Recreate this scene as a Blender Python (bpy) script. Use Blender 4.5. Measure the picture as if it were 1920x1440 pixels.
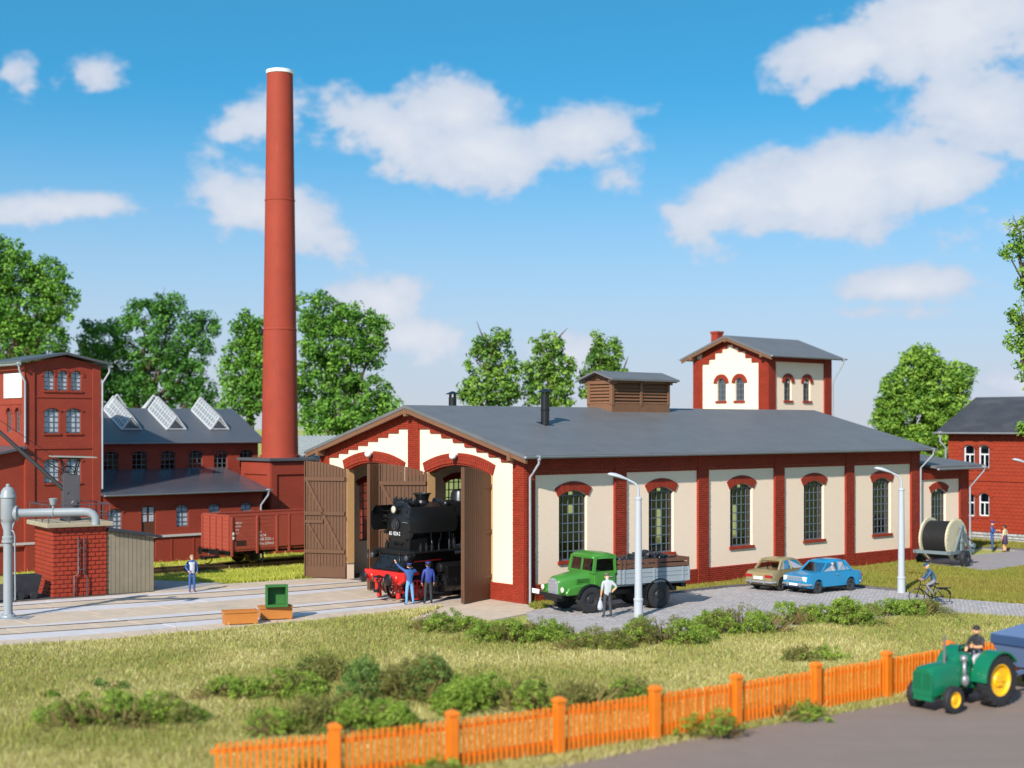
import bpy, bmesh, math, random
import numpy as np
from mathutils import Vector, Matrix
random.seed(7); RNG = np.random.default_rng(7)
for o in list(bpy.data.objects): bpy.data.objects.remove(o)
SC = bpy.context.scene; COL = SC.collection
R = math.radians
# ---------------------------------------------------------------- camera
FPX, HZ, CAMH = 2678.0, 800.0, 7.5          # focal length and horizon measured on the 1920x1440 photograph
cam = bpy.data.cameras.new('camera'); cam.sensor_width = 36; cam.lens = FPX / 1920 * 36
cam.shift_y = (HZ - 720) / 1920; cam.clip_start = .5; cam.clip_end = 6000
cam.dof.use_dof = True; cam.dof.focus_distance = 62.0; cam.dof.aperture_fstop = 0.29
camo = bpy.data.objects.new('camera', cam); COL.objects.link(camo)
camo.location = (0, 0, CAMH); camo.rotation_euler = (R(90), 0, 0); SC.camera = camo
# ---------------------------------------------------------------- light
SUN_AZ = (-.42, -.907); SUN_EL = 32.0
SUN_STR, SKY_STR, EXPO = 3.1, .15, .98
SC.view_settings.view_transform = 'Standard'; SC.view_settings.look = 'None'
SC.view_settings.gamma = 1; SC.view_settings.use_curve_mapping = False; SC.view_settings.exposure = EXPO
sd = Vector((SUN_AZ[0], SUN_AZ[1], 0)).normalized() * math.cos(R(SUN_EL)) + Vector((0, 0, math.sin(R(SUN_EL))))
sun = bpy.data.lights.new('sun', 'SUN'); sun.energy = SUN_STR; sun.angle = R(.9); sun.color = (1, .95, .87)
suno = bpy.data.objects.new('sun', sun); COL.objects.link(suno)
suno.rotation_euler = sd.to_track_quat('Z', 'Y').to_euler(); suno.location = sd * 200
W = bpy.data.worlds.new('World'); SC.world = W; W.use_nodes = True
def build_world():
    nt = W.node_tree; N = nt.nodes; L = nt.links; N.clear()
    def nd(t, **k):
        n = N.new(t)
        for a, b in k.items(): setattr(n, a, b)
        return n
    def val(s, v):
        if isinstance(v, bpy.types.NodeSocket): L.new(v, s)
        else: s.default_value = v
    def M(op, a, b=None, c=None, clamp=False):
        n = nd('ShaderNodeMath', operation=op, use_clamp=clamp); val(n.inputs[0], a)
        if b is not None: val(n.inputs[1], b)
        if c is not None: val(n.inputs[2], c)
        return n.outputs[0]
    def V(op, a, b=None):
        n = nd('ShaderNodeVectorMath', operation=op); val(n.inputs[0], a)
        if b is not None: val(n.inputs[1], b)
        return n.outputs[1] if op in ('LENGTH', 'DOT_PRODUCT') else n.outputs[0]
    tc = nd('ShaderNodeTexCoord').outputs['Generated']
    sx = nd('ShaderNodeSeparateXYZ'); L.new(tc, sx.inputs[0]); x, y, z = sx.outputs
    # sky: the clear air of a Nishita sky, its gradient drawn together towards the horizon
    zz = M('ADD', M('MULTIPLY', z, 1.9), .17)
    cv = nd('ShaderNodeCombineXYZ'); L.new(x, cv.inputs[0]); L.new(y, cv.inputs[1]); L.new(zz, cv.inputs[2])
    sky = nd('ShaderNodeTexSky', sky_type='NISHITA', sun_disc=False); L.new(V('NORMALIZE', cv.outputs[0]), sky.inputs[0])
    sky.sun_elevation = R(SUN_EL); sky.sun_rotation = math.atan2(SUN_AZ[0], SUN_AZ[1]) % (2 * math.pi)
    sky.altitude = 0; sky.air_density = 1.0; sky.dust_density = .3; sky.ozone_density = 1.6
    hs = nd('ShaderNodeHueSaturation'); L.new(sky.outputs[0], hs.inputs['Color'])
    tn = nd('ShaderNodeMix', data_type='RGBA', blend_type='MULTIPLY'); tn.inputs[0].default_value = 1; L.new(hs.outputs[0], tn.inputs[6]); tn.inputs[7].default_value = SKY_TINT
    hz = nd('ShaderNodeMapRange', interpolation_type='SMOOTHSTEP'); L.new(z, hz.inputs[0]); hz.inputs[1].default_value = -.01; hz.inputs[2].default_value = .24   # pale haze that thins out upwards
    hm = nd('ShaderNodeMix', data_type='RGBA'); L.new(hz.outputs[0], hm.inputs[0]); hm.inputs[6].default_value = HAZE; L.new(tn.outputs[2], hm.inputs[7])
    hs.inputs['Saturation'].default_value = SKY_SAT; hs.inputs['Hue'].default_value = SKY_HUE; hs.inputs['Value'].default_value = 1.0
    # clouds: a coverage map over azimuth and elevation, broken up by fractal noise
    az = M('ARCTAN2', x, y); el = M('ARCSINE', z)
    n1 = nd('ShaderNodeTexNoise'); n1.inputs['Scale'].default_value = 17; n1.inputs['Detail'].default_value = 10; n1.inputs['Roughness'].default_value = .6
    mp = nd('ShaderNodeMapping'); mp.inputs['Scale'].default_value = (1, 1, 1.5); L.new(tc, mp.inputs[0]); L.new(mp.outputs[0], n1.inputs['Vector'])
    n2 = nd('ShaderNodeTexNoise'); n2.inputs['Scale'].default_value = 5; n2.inputs['Detail'].default_value = 3; L.new(mp.outputs[0], n2.inputs['Vector'])
    f1 = M('SUBTRACT', n1.outputs[0], .5); f2 = M('SUBTRACT', n2.outputs[0], .5)
    pz = nd('ShaderNodeCombineXYZ')
    L.new(M('ADD', az, M('MULTIPLY', f2, .03)), pz.inputs[0]); L.new(M('ADD', el, M('MULTIPLY', f1, .02)), pz.inputs[1])
    dens = None
    for (cx, cy, rx, ry, a, rot) in CLOUDS:
        A = math.atan((cx - 960) / FPX); E = math.atan((HZ - cy) / math.hypot(FPX, cx - 960))
        m = nd('ShaderNodeMapping', vector_type='TEXTURE'); L.new(pz.outputs[0], m.inputs[0])
        m.inputs['Location'].default_value = (A, E, 0); m.inputs['Rotation'].default_value = (0, 0, R(rot)); m.inputs['Scale'].default_value = (rx * 1.12 / FPX, ry * 1.15 / FPX, 1)
        d = M('MULTIPLY', M('SUBTRACT', 1.0, V('LENGTH', m.outputs[0])), a)
        dens = d if dens is None else M('SMOOTH_MAX', dens, d, .25)
    # the rest of the sky carries clouds of the same kind
    far = M('MULTIPLY', M('SUBTRACT', M('ABSOLUTE', az), .42), 6, clamp=True)
    gen = M('SUBTRACT', M('MULTIPLY', f2, 5.0), .25)
    dens = M('ADD', M('MULTIPLY', dens, M('SUBTRACT', 1.0, far)), M('MULTIPLY', gen, far))
    n3 = nd('ShaderNodeTexNoise'); n3.inputs['Scale'].default_value = 55; n3.inputs['Detail'].default_value = 6; n3.inputs['Roughness'].default_value = .6; L.new(mp.outputs[0], n3.inputs['Vector'])
    dn = M('ADD', M('ADD', dens, M('MULTIPLY', f1, 2.7)), M('MULTIPLY', M('SUBTRACT', n3.outputs[0], .5), .9))
    mr = nd('ShaderNodeMapRange', interpolation_type='SMOOTHSTEP'); L.new(dn, mr.inputs[0]); mr.inputs[1].default_value = -.16; mr.inputs[2].default_value = .42
    mask = M('MULTIPLY', mr.outputs[0], .93)
    sh = nd('ShaderNodeMapRange'); L.new(M('ADD', dn, M('MULTIPLY', f2, 1.2)), sh.inputs[0]); sh.inputs[1].default_value = .1; sh.inputs[2].default_value = 1.3
    cc = nd('ShaderNodeMix', data_type='RGBA'); L.new(sh.outputs[0], cc.inputs[0])
    cc.inputs[6].default_value = CLOUD_A; cc.inputs[7].default_value = CLOUD_B
    mx = nd('ShaderNodeMix', data_type='RGBA'); L.new(mask, mx.inputs[0]); L.new(hm.outputs[2], mx.inputs[6]); L.new(cc.outputs[2], mx.inputs[7])
    bg = nd('ShaderNodeBackground'); L.new(mx.outputs[2], bg.inputs[0]); bg.inputs[1].default_value = SKY_STR
    out = nd('ShaderNodeOutputWorld'); L.new(bg.outputs[0], out.inputs[0])
SKY_SAT, SKY_HUE = 1.1, .485
SKY_TINT = (.27, .73, .82, 1); HAZE = (2.0, 2.15, 2.4, 1)
CLOUD_A = (2.0, 2.25, 2.7, 1); CLOUD_B = (2.7, 2.78, 2.98, 1)
CLOUDS = [  # photograph x, y, half-width, half-height, weight, tilt
 (720, 240, 140, 60, 1.2, -12), (840, 215, 120, 75, 1.4, 0), (900, 285, 170, 70, 1.4, -8), (1060, 265, 130, 55, 1.2, 12),
 (430, 370, 105, 50, .85, -25), (560, 425, 140, 50, .85, -28), (95, 388, 140, 26, 1.0, 3), (160, 130, 50, 22, .7, 5), (15, 140, 36, 32, .7, 0), (508, 222, 62, 36, .75, 0),
 (1800, 70, 170, 110, 1.2, 0), (1590, 105, 130, 50, 1.1, 10), (1850, 200, 150, 95, 1.2, 0), (1700, 120, 90, 60, .8, 20),
 (1380, 375, 130, 62, 1.3, 25), (1560, 350, 190, 85, 1.5, 8), (1730, 325, 160, 66, 1.4, -10), (1480, 420, 160, 40, .8, 8), (1840, 400, 70, 40, .6, 0),
 (1680, 540, 130, 34, 1.1, 3), (1640, 592, 130, 20, .6, 0), (705, 555, 110, 42, 1.1, 0), (775, 640, 110, 46, .8, 0), (1060, 665, 80, 40, .8, 0), (1510, 170, 34, 20, .5, 0), (1150, 330, 40, 18, .4, 20),
 (1900, 715, 120, 24, .6, 0)]
build_world()
W.cycles.sampling_method = 'MANUAL'; W.cycles.sample_map_resolution = 256
SC.cycles.max_bounces = 6; SC.cycles.diffuse_bounces = 3; SC.cycles.glossy_bounces = 3; SC.cycles.transparent_max_bounces = 10; SC.cycles.transmission_bounces = 3
# ---------------------------------------------------------------- geometry helpers
def G(x, y, z=0.0):
    """place on the ground (or at height z) that the photograph shows at pixel x, y"""
    d = FPX * (CAMH - z) / (y - HZ); return Vector(((x - 960) / FPX * d, d, z))
def GX(x, d, z=0.0): return Vector(((x - 960) / FPX * d, d, z))
UA = math.atan2(.661, .75); U = Vector((math.cos(UA), math.sin(UA), 0)); VV = Vector((-math.sin(UA), math.cos(UA), 0))
CORNER = Vector((.52, 60.5, 0))
class MB:
    def __init__(s): s.v = []; s.f = []; s.mi = []; s.cur = 0
    def add(s, vs, fs):
        o = len(s.v); s.v += [tuple(p) for p in vs]
        for f in fs: s.f.append(tuple(i + o for i in f)); s.mi.append(s.cur)
        return s
    def box(s, x0, x1, y0, y1, z0, z1):
        return s.add([(x0,y0,z0),(x1,y0,z0),(x1,y1,z0),(x0,y1,z0),(x0,y0,z1),(x1,y0,z1),(x1,y1,z1),(x0,y1,z1)],
                     [(0,3,2,1),(4,5,6,7),(0,1,5,4),(1,2,6,5),(2,3,7,6),(3,0,4,7)])
    def fbox(s, f, a0, a1, z0, z1, d0, d1):
        P = [f(a0,z0,d0),f(a1,z0,d0),f(a1,z1,d0),f(a0,z1,d0),f(a0,z0,d1),f(a1,z0,d1),f(a1,z1,d1),f(a0,z1,d1)]
        return s.add(P, [(0,1,2,3),(7,6,5,4),(0,4,5,1),(1,5,6,2),(2,6,7,3),(3,7,4,0)])
    def bar(s, p0, p1, w, h, up=(0,0,1)):
        p0, p1 = Vector(p0), Vector(p1); d = (p1 - p0).normalized(); up = Vector(up)
        if abs(d.dot(up)) > .98: up = Vector((1,0,0))
        sx = d.cross(up).normalized() * w / 2; sz = sx.cross(d).normalized() * h / 2
        P = [p - sx - sz for p in (p0,)] + [p0+sx-sz, p0+sx+sz, p0-sx+sz, p1-sx-sz, p1+sx-sz, p1+sx+sz, p1-sx+sz]
        return s.add(P, [(0,3,2,1),(4,5,6,7),(0,1,5,4),(1,2,6,5),(2,3,7,6),(3,0,4,7)])
    def tube(s, pts, r, n=8, cap=True):
        pts = [Vector(p) for p in pts]; rs = r if isinstance(r, (list, tuple)) else [r] * len(pts)
        rings = []; a = None
        for i, p in enumerate(pts):
            d = (pts[min(i+1, len(pts)-1)] - pts[max(i-1, 0)]).normalized()
            if a is None:
                a = d.cross(Vector((0,0,1))) if abs(d.z) < .95 else d.cross(Vector((1,0,0)))
            a = (a - d * a.dot(d)).normalized(); b = d.cross(a)
            rings.append([p + (a * math.cos(2*math.pi*k/n) + b * math.sin(2*math.pi*k/n)) * rs[i] for k in range(n)])
        V_ = [q for ring in rings for q in ring]; F = []
        for i in range(len(pts)-1):
            for k in range(n): F.append((i*n+k, i*n+(k+1)%n, (i+1)*n+(k+1)%n, (i+1)*n+k))
        if cap: F += [tuple(range(n))[::-1], tuple((len(pts)-1)*n+k for k in range(n))]
        return s.add(V_, F)
    def cyl(s, p0, p1, r0, r1=None, n=12): return s.tube([p0, p1], [r0, r0 if r1 is None else r1], n)
    def lathe(s, prof, c=(0,0,0), axis=(0,0,1), n=20, cap=True):
        """prof: (radius, height) list turned about axis through c"""
        ax = Vector(axis).normalized(); a = ax.cross(Vector((0,0,1))) if abs(ax.z) < .95 else Vector((1,0,0)); a.normalize(); b = ax.cross(a); c = Vector(c)
        V_ = [c + ax * h + (a * math.cos(2*math.pi*k/n) + b * math.sin(2*math.pi*k/n)) * r for r, h in prof for k in range(n)]
        F = [(i*n+k, i*n+(k+1)%n, (i+1)*n+(k+1)%n, (i+1)*n+k) for i in range(len(prof)-1) for k in range(n)]
        if cap and prof[0][0] > 1e-4: F.append(tuple(range(n))[::-1])
        if cap and prof[-1][0] > 1e-4: F.append(tuple((len(prof)-1)*n+k for k in range(n)))
        return s.add(V_, F)
    def prism(s, poly, f, d0, d1):
        n = len(poly); P = [f(a, b, d0) for a, b in poly] + [f(a, b, d1) for a, b in poly]
        return s.add(P, [tuple(range(n)), tuple(range(2*n-1, n-1, -1))] + [(i, n+i, n+(i+1)%n, (i+1)%n) for i in range(n)])
    def ball(s, c, r, n=10, m=7):
        r = r if isinstance(r, (tuple, list)) else (r, r, r)
        V_ = [(c[0], c[1], c[2]-r[2])]; F = []
        for j in range(1, m):
            t = math.pi*j/m - math.pi/2
            V_ += [(c[0]+r[0]*math.cos(t)*math.cos(2*math.pi*k/n), c[1]+r[1]*math.cos(t)*math.sin(2*math.pi*k/n), c[2]+r[2]*math.sin(t)) for k in range(n)]
        V_.append((c[0], c[1], c[2]+r[2]))
        for k in range(n):
            F.append((0, 1+(k+1)%n, 1+k)); F.append((len(V_)-1, 1+(m-2)*n+k, 1+(m-2)*n+(k+1)%n))
        for j in range(m-2):
            for k in range(n): F.append((1+j*n+k, 1+j*n+(k+1)%n, 1+(j+1)*n+(k+1)%n, 1+(j+1)*n+k))
        return s.add(V_, F)
    def quad(s, *p): return s.add(p, [tuple(range(len(p)))])
    def mesh(s, name, mats, smooth=False):
        me = bpy.data.meshes.new(name); me.from_pydata(s.v, [], s.f)
        for m in (mats if isinstance(mats, (list, tuple)) else [mats]): me.materials.append(m)
        if len(me.materials) > 1: me.polygons.foreach_set('material_index', s.mi)
        bm = bmesh.new(); bm.from_mesh(me); bmesh.ops.recalc_face_normals(bm, faces=bm.faces); bm.to_mesh(me); bm.free()
        if smooth:
            me.polygons.foreach_set('use_smooth', [True] * len(me.polygons))
            if smooth is not True: me.set_sharp_from_angle(angle=R(smooth))
        me.update(); return me
    def build(s, name, mats, parent=None, smooth=False, bevel=0, label=None, kind=None, seg=2):
        o = bpy.data.objects.new(name, s.mesh(name, mats, smooth)); COL.objects.link(o)
        if parent: o.parent = parent
        if bevel:
            b = o.modifiers.new('bevel', 'BEVEL'); b.width = bevel; b.segments = seg; b.limit_method = 'ANGLE'; b.angle_limit = R(40)
        if label: o['label'] = label
        if kind: o['kind'] = kind
        return o
def inst(name, me, parent, loc=(0,0,0), rot=(0,0,0), scale=None):
    o = bpy.data.objects.new(name, me); COL.objects.link(o); o.parent = parent; o.location = loc; o.rotation_euler = rot
    if scale: o.scale = scale
    return o
def thing(name, label, cat, loc=(0,0,0), rz=0.0, group=None):
    o = bpy.data.objects.new(name, None); o.empty_display_size = .3; COL.objects.link(o); o.location = loc; o.rotation_euler = (0, 0, rz)
    o['label'] = label; o['category'] = cat
    if group: o['group'] = group
    return o
def tag(o, label, cat, group=None):
    o['label'] = label; o['category'] = cat
    if group: o['group'] = group
    return o
def copy_tree(o, parent=None):
    c = o.copy(); COL.objects.link(c); c.parent = parent
    for ch in o.children: copy_tree(ch, c)
    return c
# ---------------------------------------------------------------- materials
def S(r, g, b): # sRGB 0-255 -> linear
    return tuple(((c/255)/12.92 if c <= 10 else (((c/255)+.055)/1.055)**2.4) for c in (r, g, b)) + (1,)
MATS = {}
def mat(name, col, rough=.6, metal=0, spec=.5, var=0.0, vscale=3.0, bump=0.0, bscale=40.0, speck=None, island=0.0, coat=0, streak=None):
    if name in MATS: return MATS[name]
    m = bpy.data.materials.new(name); m.use_nodes = True; nt = m.node_tree; N = nt.nodes; L = nt.links
    b = N['Principled BSDF']; b.inputs['Base Color'].default_value = col; b.inputs['Roughness'].default_value = rough
    b.inputs['Metallic'].default_value = metal; b.inputs['Specular IOR Level'].default_value = spec
    if coat: b.inputs['Coat Weight'].default_value = coat; b.inputs['Coat Roughness'].default_value = .12
    tc = N.new('ShaderNodeTexCoord'); cur = None
    def noise(sc, det=4, rough_=.6, src='Object'):
        n = N.new('ShaderNodeTexNoise'); n.inputs['Scale'].default_value = sc; n.inputs['Detail'].default_value = det; n.inputs['Roughness'].default_value = rough_
        L.new(tc.outputs[src], n.inputs['Vector']); return n
    def mixc(fac, a, bcol, mode='MIX'):
        n = N.new('ShaderNodeMix'); n.data_type = 'RGBA'; n.blend_type = mode
        for s_, v_ in ((n.inputs[0], fac), (n.inputs[6], a), (n.inputs[7], bcol)):
            if isinstance(v_, bpy.types.NodeSocket): L.new(v_, s_)
            else: s_.default_value = v_
        return n.outputs[2]
    cur = col
    if var:
        mr = N.new('ShaderNodeMapRange'); L.new(noise(vscale, 6).outputs[0], mr.inputs[0]); mr.inputs[1].default_value = .3; mr.inputs[2].default_value = .7
        lo = tuple(c*(1-var) for c in col[:3]) + (1,); hi = tuple(min(1, c*(1+var)) for c in col[:3]) + (1,)
        cur = mixc(mr.outputs[0], lo, hi)
    if island:
        ge = N.new('ShaderNodeNewGeometry'); mr = N.new('ShaderNodeMapRange'); L.new(ge.outputs['Random Per Island'], mr.inputs[0])
        mr.inputs[3].default_value = 1-island; mr.inputs[4].default_value = 1+island
        cb = N.new('ShaderNodeCombineColor'); [L.new(mr.outputs[0], i) for i in cb.inputs[:3]]
        cur = mixc(1.0, cur, cb.outputs[0], 'MULTIPLY')
    if streak:   # long weather streaks: (colour, amount, sx, sy, sz)
        mp = N.new('ShaderNodeMapping'); mp.inputs['Scale'].default_value = streak[2:5]; L.new(tc.outputs['Object'], mp.inputs[0])
        n = N.new('ShaderNodeTexNoise'); n.inputs['Scale'].default_value = 1; n.inputs['Detail'].default_value = 6; L.new(mp.outputs[0], n.inputs['Vector'])
        mr = N.new('ShaderNodeMapRange'); L.new(n.outputs[0], mr.inputs[0]); mr.inputs[1].default_value = .48; mr.inputs[2].default_value = .75; mr.inputs[4].default_value = streak[1]
        cur = mixc(mr.outputs[0], cur, streak[0])
    if speck:    # dust specks: (colour, voronoi scale, size)
        vo = N.new('ShaderNodeTexVoronoi'); vo.inputs['Scale'].default_value = speck[1]; L.new(tc.outputs['Object'], vo.inputs['Vector'])
        n = noise(speck[1]*.31, 2)
        th = N.new('ShaderNodeMath'); th.operation = 'MULTIPLY'; L.new(n.outputs[0], th.inputs[0]); th.inputs[1].default_value = speck[2]
        lt = N.new('ShaderNodeMath'); lt.operation = 'LESS_THAN'; L.new(vo.outputs['Distance'], lt.inputs[0]); L.new(th.outputs[0], lt.inputs[1])
        sp = N.new('ShaderNodeMath'); sp.operation = 'GREATER_THAN'; L.new(vo.outputs['Color'], sp.inputs[0]); sp.inputs[1].default_value = .72
        ml = N.new('ShaderNodeMath'); ml.operation = 'MULTIPLY'; L.new(lt.outputs[0], ml.inputs[0]); L.new(sp.outputs[0], ml.inputs[1])
        cur = mixc(ml.outputs[0], cur, speck[0])
    if isinstance(cur, bpy.types.NodeSocket): L.new(cur, b.inputs['Base Color'])
    if bump:
        bp = N.new('ShaderNodeBump'); bp.inputs['Strength'].default_value = bump; bp.inputs['Distance'].default_value = .05
        L.new(noise(bscale, 5).outputs[0], bp.inputs['Height']); L.new(bp.outputs[0], b.inputs['Normal'])
    MATS[name] = m; return m
def brick_mat(name, col, bw=.3, bh=.1, var=.08):
    """fine brick relief for walls too far off to tell the bricks apart"""
    m = mat(name, col, .65, spec=.25, var=var, vscale=.8); nt = m.node_tree; N = nt.nodes; L = nt.links; b = N['Principled BSDF']
    tc = N.new('ShaderNodeTexCoord'); sp = N.new('ShaderNodeSeparateXYZ'); L.new(tc.outputs['Object'], sp.inputs[0])
    ad = N.new('ShaderNodeMath'); L.new(sp.outputs[0], ad.inputs[0]); L.new(sp.outputs[1], ad.inputs[1])
    cb = N.new('ShaderNodeCombineXYZ'); L.new(ad.outputs[0], cb.inputs[0]); L.new(sp.outputs[2], cb.inputs[1])
    bt = N.new('ShaderNodeTexBrick'); L.new(cb.outputs[0], bt.inputs['Vector']); bt.inputs['Scale'].default_value = 1
    bt.inputs['Brick Width'].default_value = bw; bt.inputs['Row Height'].default_value = bh; bt.inputs['Mortar Size'].default_value = bh*.12; bt.inputs['Mortar Smooth'].default_value = .3
    bp = N.new('ShaderNodeBump'); bp.inputs['Strength'].default_value = .7; bp.inputs['Distance'].default_value = .03; bp.invert = True
    L.new(bt.outputs['Fac'], bp.inputs['Height']); L.new(bp.outputs[0], b.inputs['Normal']); return m
def glass_mat(name, tint, refl=.06, rough=.02):
    m = bpy.data.materials.new(name); m.use_nodes = True; N = m.node_tree.nodes; L = m.node_tree.links; N.clear()
    t = N.new('ShaderNodeBsdfTransparent'); t.inputs[0].default_value = tint; g = N.new('ShaderNodeBsdfGlossy'); g.inputs['Roughness'].default_value = rough
    fr = N.new('ShaderNodeFresnel'); fr.inputs[0].default_value = 1.5; ad = N.new('ShaderNodeMath'); ad.operation = 'ADD'; L.new(fr.outputs[0], ad.inputs[0]); ad.inputs[1].default_value = refl
    mx = N.new('ShaderNodeMixShader'); o = N.new('ShaderNodeOutputMaterial'); L.new(ad.outputs[0], mx.inputs[0]); L.new(t.outputs[0], mx.inputs[1]); L.new(g.outputs[0], mx.inputs[2]); L.new(mx.outputs[0], o.inputs[0])
    MATS[name] = m; return m
def leaf_mat(name, dark, light, trans=.25, rough=.55):
    """leaf colour differs from clump to clump (attribute cv) and a little from leaf to leaf"""
    m = bpy.data.materials.new(name); m.use_nodes = True; N = m.node_tree.nodes; L = m.node_tree.links
    b = N['Principled BSDF']; b.inputs['Roughness'].default_value = rough; b.inputs['Specular IOR Level'].default_value = .3
    at = N.new('ShaderNodeAttribute'); at.attribute_name = 'cv'; ge = N.new('ShaderNodeNewGeometry')
    a = N.new('ShaderNodeMath'); a.operation = 'MULTIPLY_ADD'; L.new(ge.outputs['Random Per Island'], a.inputs[0]); a.inputs[1].default_value = .5; L.new(at.outputs['Fac'], a.inputs[2])
    s = N.new('ShaderNodeMath'); s.operation = 'MULTIPLY'; L.new(a.outputs[0], s.inputs[0]); s.inputs[1].default_value = .67
    mx = N.new('ShaderNodeMix'); mx.data_type = 'RGBA'; L.new(s.outputs[0], mx.inputs[0]); mx.inputs[6].default_value = dark; mx.inputs[7].default_value = light
    L.new(mx.outputs[2], b.inputs['Base Color'])
    if trans:
        t = N.new('ShaderNodeBsdfTranslucent'); L.new(mx.outputs[2], t.inputs[0]); ms = N.new('ShaderNodeMixShader'); ms.inputs[0].default_value = trans
        L.new(b.outputs[0], ms.inputs[1]); L.new(t.outputs[0], ms.inputs[2]); L.new(ms.outputs[0], N['Material Output'].inputs[0])
    MATS[name] = m; return m
M_BRICK = mat('brick_red', (.275, .034, .016, 1), .6, spec=.25, var=.10, vscale=1.5, island=.10)
M_CREAM = mat('cream_render', (.88, .68, .51, 1), .75, var=.03, vscale=6, bump=.12, bscale=18)
M_ROOF = mat('roof_felt', (.135, .13, .132, 1), .52, var=.10, vscale=.9, bump=.05, bscale=30, speck=((.50, .50, .50, 1), 4.2, .13), streak=((.16,.15,.14,1), .35, .5, 2.0, .5))
M_ZINC = mat('zinc_grey', (.33, .35, .38, 1), .45, var=.06)
M_BROWN = mat('brown_timber', (.185, .085, .042, 1), .6, var=.10, vscale=2.5, island=.05)
M_BROWN2 = mat('gate_timber', (.115, .054, .028, 1), .6, spec=.3, var=.06, vscale=2.0, island=.06, bump=.06)
M_BAR = mat('glazing_bar_grey', (.095, .125, .142, 1), .5)
M_GLASS = glass_mat('window_glass', (.06, .09, .13, 1), .03, .03); M_GLASSC = glass_mat('clear_window_glass', (.80, .86, .88, 1), .02, .03)
M_GLASSL = glass_mat('car_glass', (.70, .68, .64, 1), -.12)
M_BLACK = mat('black_metal', (.009, .009, .0095, 1), .35, var=.2)
M_WHITE = mat('white_paint', (.82, .82, .82, 1), .4, var=.02)
M_DARK = mat('dark_grey_metal', (.030, .028, .030, 1), .5, var=.1)
M_RUBBER = mat('rubber', (.022, .022, .024, 1), .65, var=.15, vscale=8)
# ================================================================ ground and setting
def ST(p): r = Vector(p) - CORNER; return (r.dot(U), r.dot(VV))
def WS(s, t, z=0.0): p = CORNER + U * s + VV * t; return Vector((p.x, p.y, z))
def structure(name, o): o['kind'] = 'structure'; return o
def sheet(name, pts, z, m, thick=.25):
    mb = MB(); mb.prism([(p[0], p[1]) for p in pts], lambda a, b, d: (a, b, d), z - thick, z); o = mb.build(name, m); o['kind'] = 'structure'; return o
def ground_mat():
    m = mat('meadow_ground', S(150, 146, 78), .9); nt = m.node_tree; N = nt.nodes; L = nt.links; b = N['Principled BSDF']; tc = N.new('ShaderNodeTexCoord')
    def no(sc, d=6):
        n = N.new('ShaderNodeTexNoise'); n.inputs['Scale'].default_value = sc; n.inputs['Detail'].default_value = d; n.inputs['Roughness'].default_value = .7; L.new(tc.outputs['Object'], n.inputs['Vector']); return n.outputs[0]
    r = N.new('ShaderNodeValToRGB'); L.new(no(9), r.inputs[0]); e = r.color_ramp.elements
    e[0].position = .3; e[0].color = S(120, 124, 54); e[1].position = .72; e[1].color = S(208, 198, 124); k = e.new(.5); k.color = S(172, 168, 86)
    r2 = N.new('ShaderNodeValToRGB'); L.new(no(.35, 3), r2.inputs[0]); f = r2.color_ramp.elements; f[0].position = .35; f[0].color = (.75, .85, .7, 1); f[1].position = .65; f[1].color = (1.1, 1.05, .95, 1)
    mx = N.new('ShaderNodeMix'); mx.data_type = 'RGBA'; mx.blend_type = 'MULTIPLY'; mx.inputs[0].default_value = 1; L.new(r.outputs[0], mx.inputs[6]); L.new(r2.outputs[0], mx.inputs[7]); L.new(mx.outputs[2], b.inputs['Base Color'])
    bp = N.new('ShaderNodeBump'); bp.inputs['Strength'].default_value = .6; bp.inputs['Distance'].default_value = .08; L.new(no(14), bp.inputs['Height']); L.new(bp.outputs[0], b.inputs['Normal']); return m
M_GROUND = ground_mat()
g = MB(); g.quad((-2500, -60, -.06), (2500, -60, -.06), (2500, 4000, -.06), (-2500, 4000, -.06)); structure('ground', g.build('ground', M_GROUND)); bpy.data.objects['ground']['kind'] = 'structure'
M_TAN = mat('tan_concrete', S(196, 174, 152), .8, var=.09, vscale=2.2, bump=.12, bscale=30, speck=((.72,.7,.66,1), 16, .08), streak=((.28,.24,.2,1), .35, .7, .7, 1))
M_PALE = mat('pale_concrete', S(200, 192, 192), .75, var=.05, vscale=2.5, bump=.08, bscale=30, speck=((.75,.75,.76,1), 14, .08), streak=((.36,.35,.36,1), .3, .8, .8, 1))
M_JOINT = mat('joint_sand', S(150, 134, 118), .9, var=.1)
M_STEEL = mat('rail_steel', S(112, 92, 72), .4, metal=.6, var=.2, vscale=6)
# rows of the paved track apron: distance t from the shed corner as a function of s, traced along the rails
def curve(px, s0t):
    pts = [ST(G(x, y)) for x, y in px] + [(-2.2, s0t + .06), (0.0, s0t), (3.0, s0t)]
    a = np.array(sorted(pts)); k = np.polyfit(a[:, 0], a[:, 1], 3); dk = np.polyder(k); g_ = lambda s: float(np.polyval(k, s)) if s > -21 else float(np.polyval(k, -21) + np.polyval(dk, -21)*(s + 21)); return lambda s: g_(s) if s < -1 else s0t
B1 = curve([(0,1133),(320,1111),(600,1092.5)], 12.05); B2 = curve([(0,1138),(320,1116),(600,1097)], 11.55); B3 = curve([(0,1146),(320,1126),(600,1106)], 10.11)
B4 = curve([(0,1154),(320,1134),(600,1113)], 9.4); B5 = curve([(0,1175.5),(320,1152),(600,1130)], 5.62); B6 = curve([(0,1179),(320,1157.5),(600,1136)], 5.12)
B7 = curve([(0,1191),(320,1167.5),(600,1146)], 3.68); B8 = curve([(0,1202),(320,1177),(600,1153)], 2.95); B9 = curve([(0,1213),(320,1190),(600,1164)], 1.6)
S0, S1 = -33.0, -.02
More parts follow.
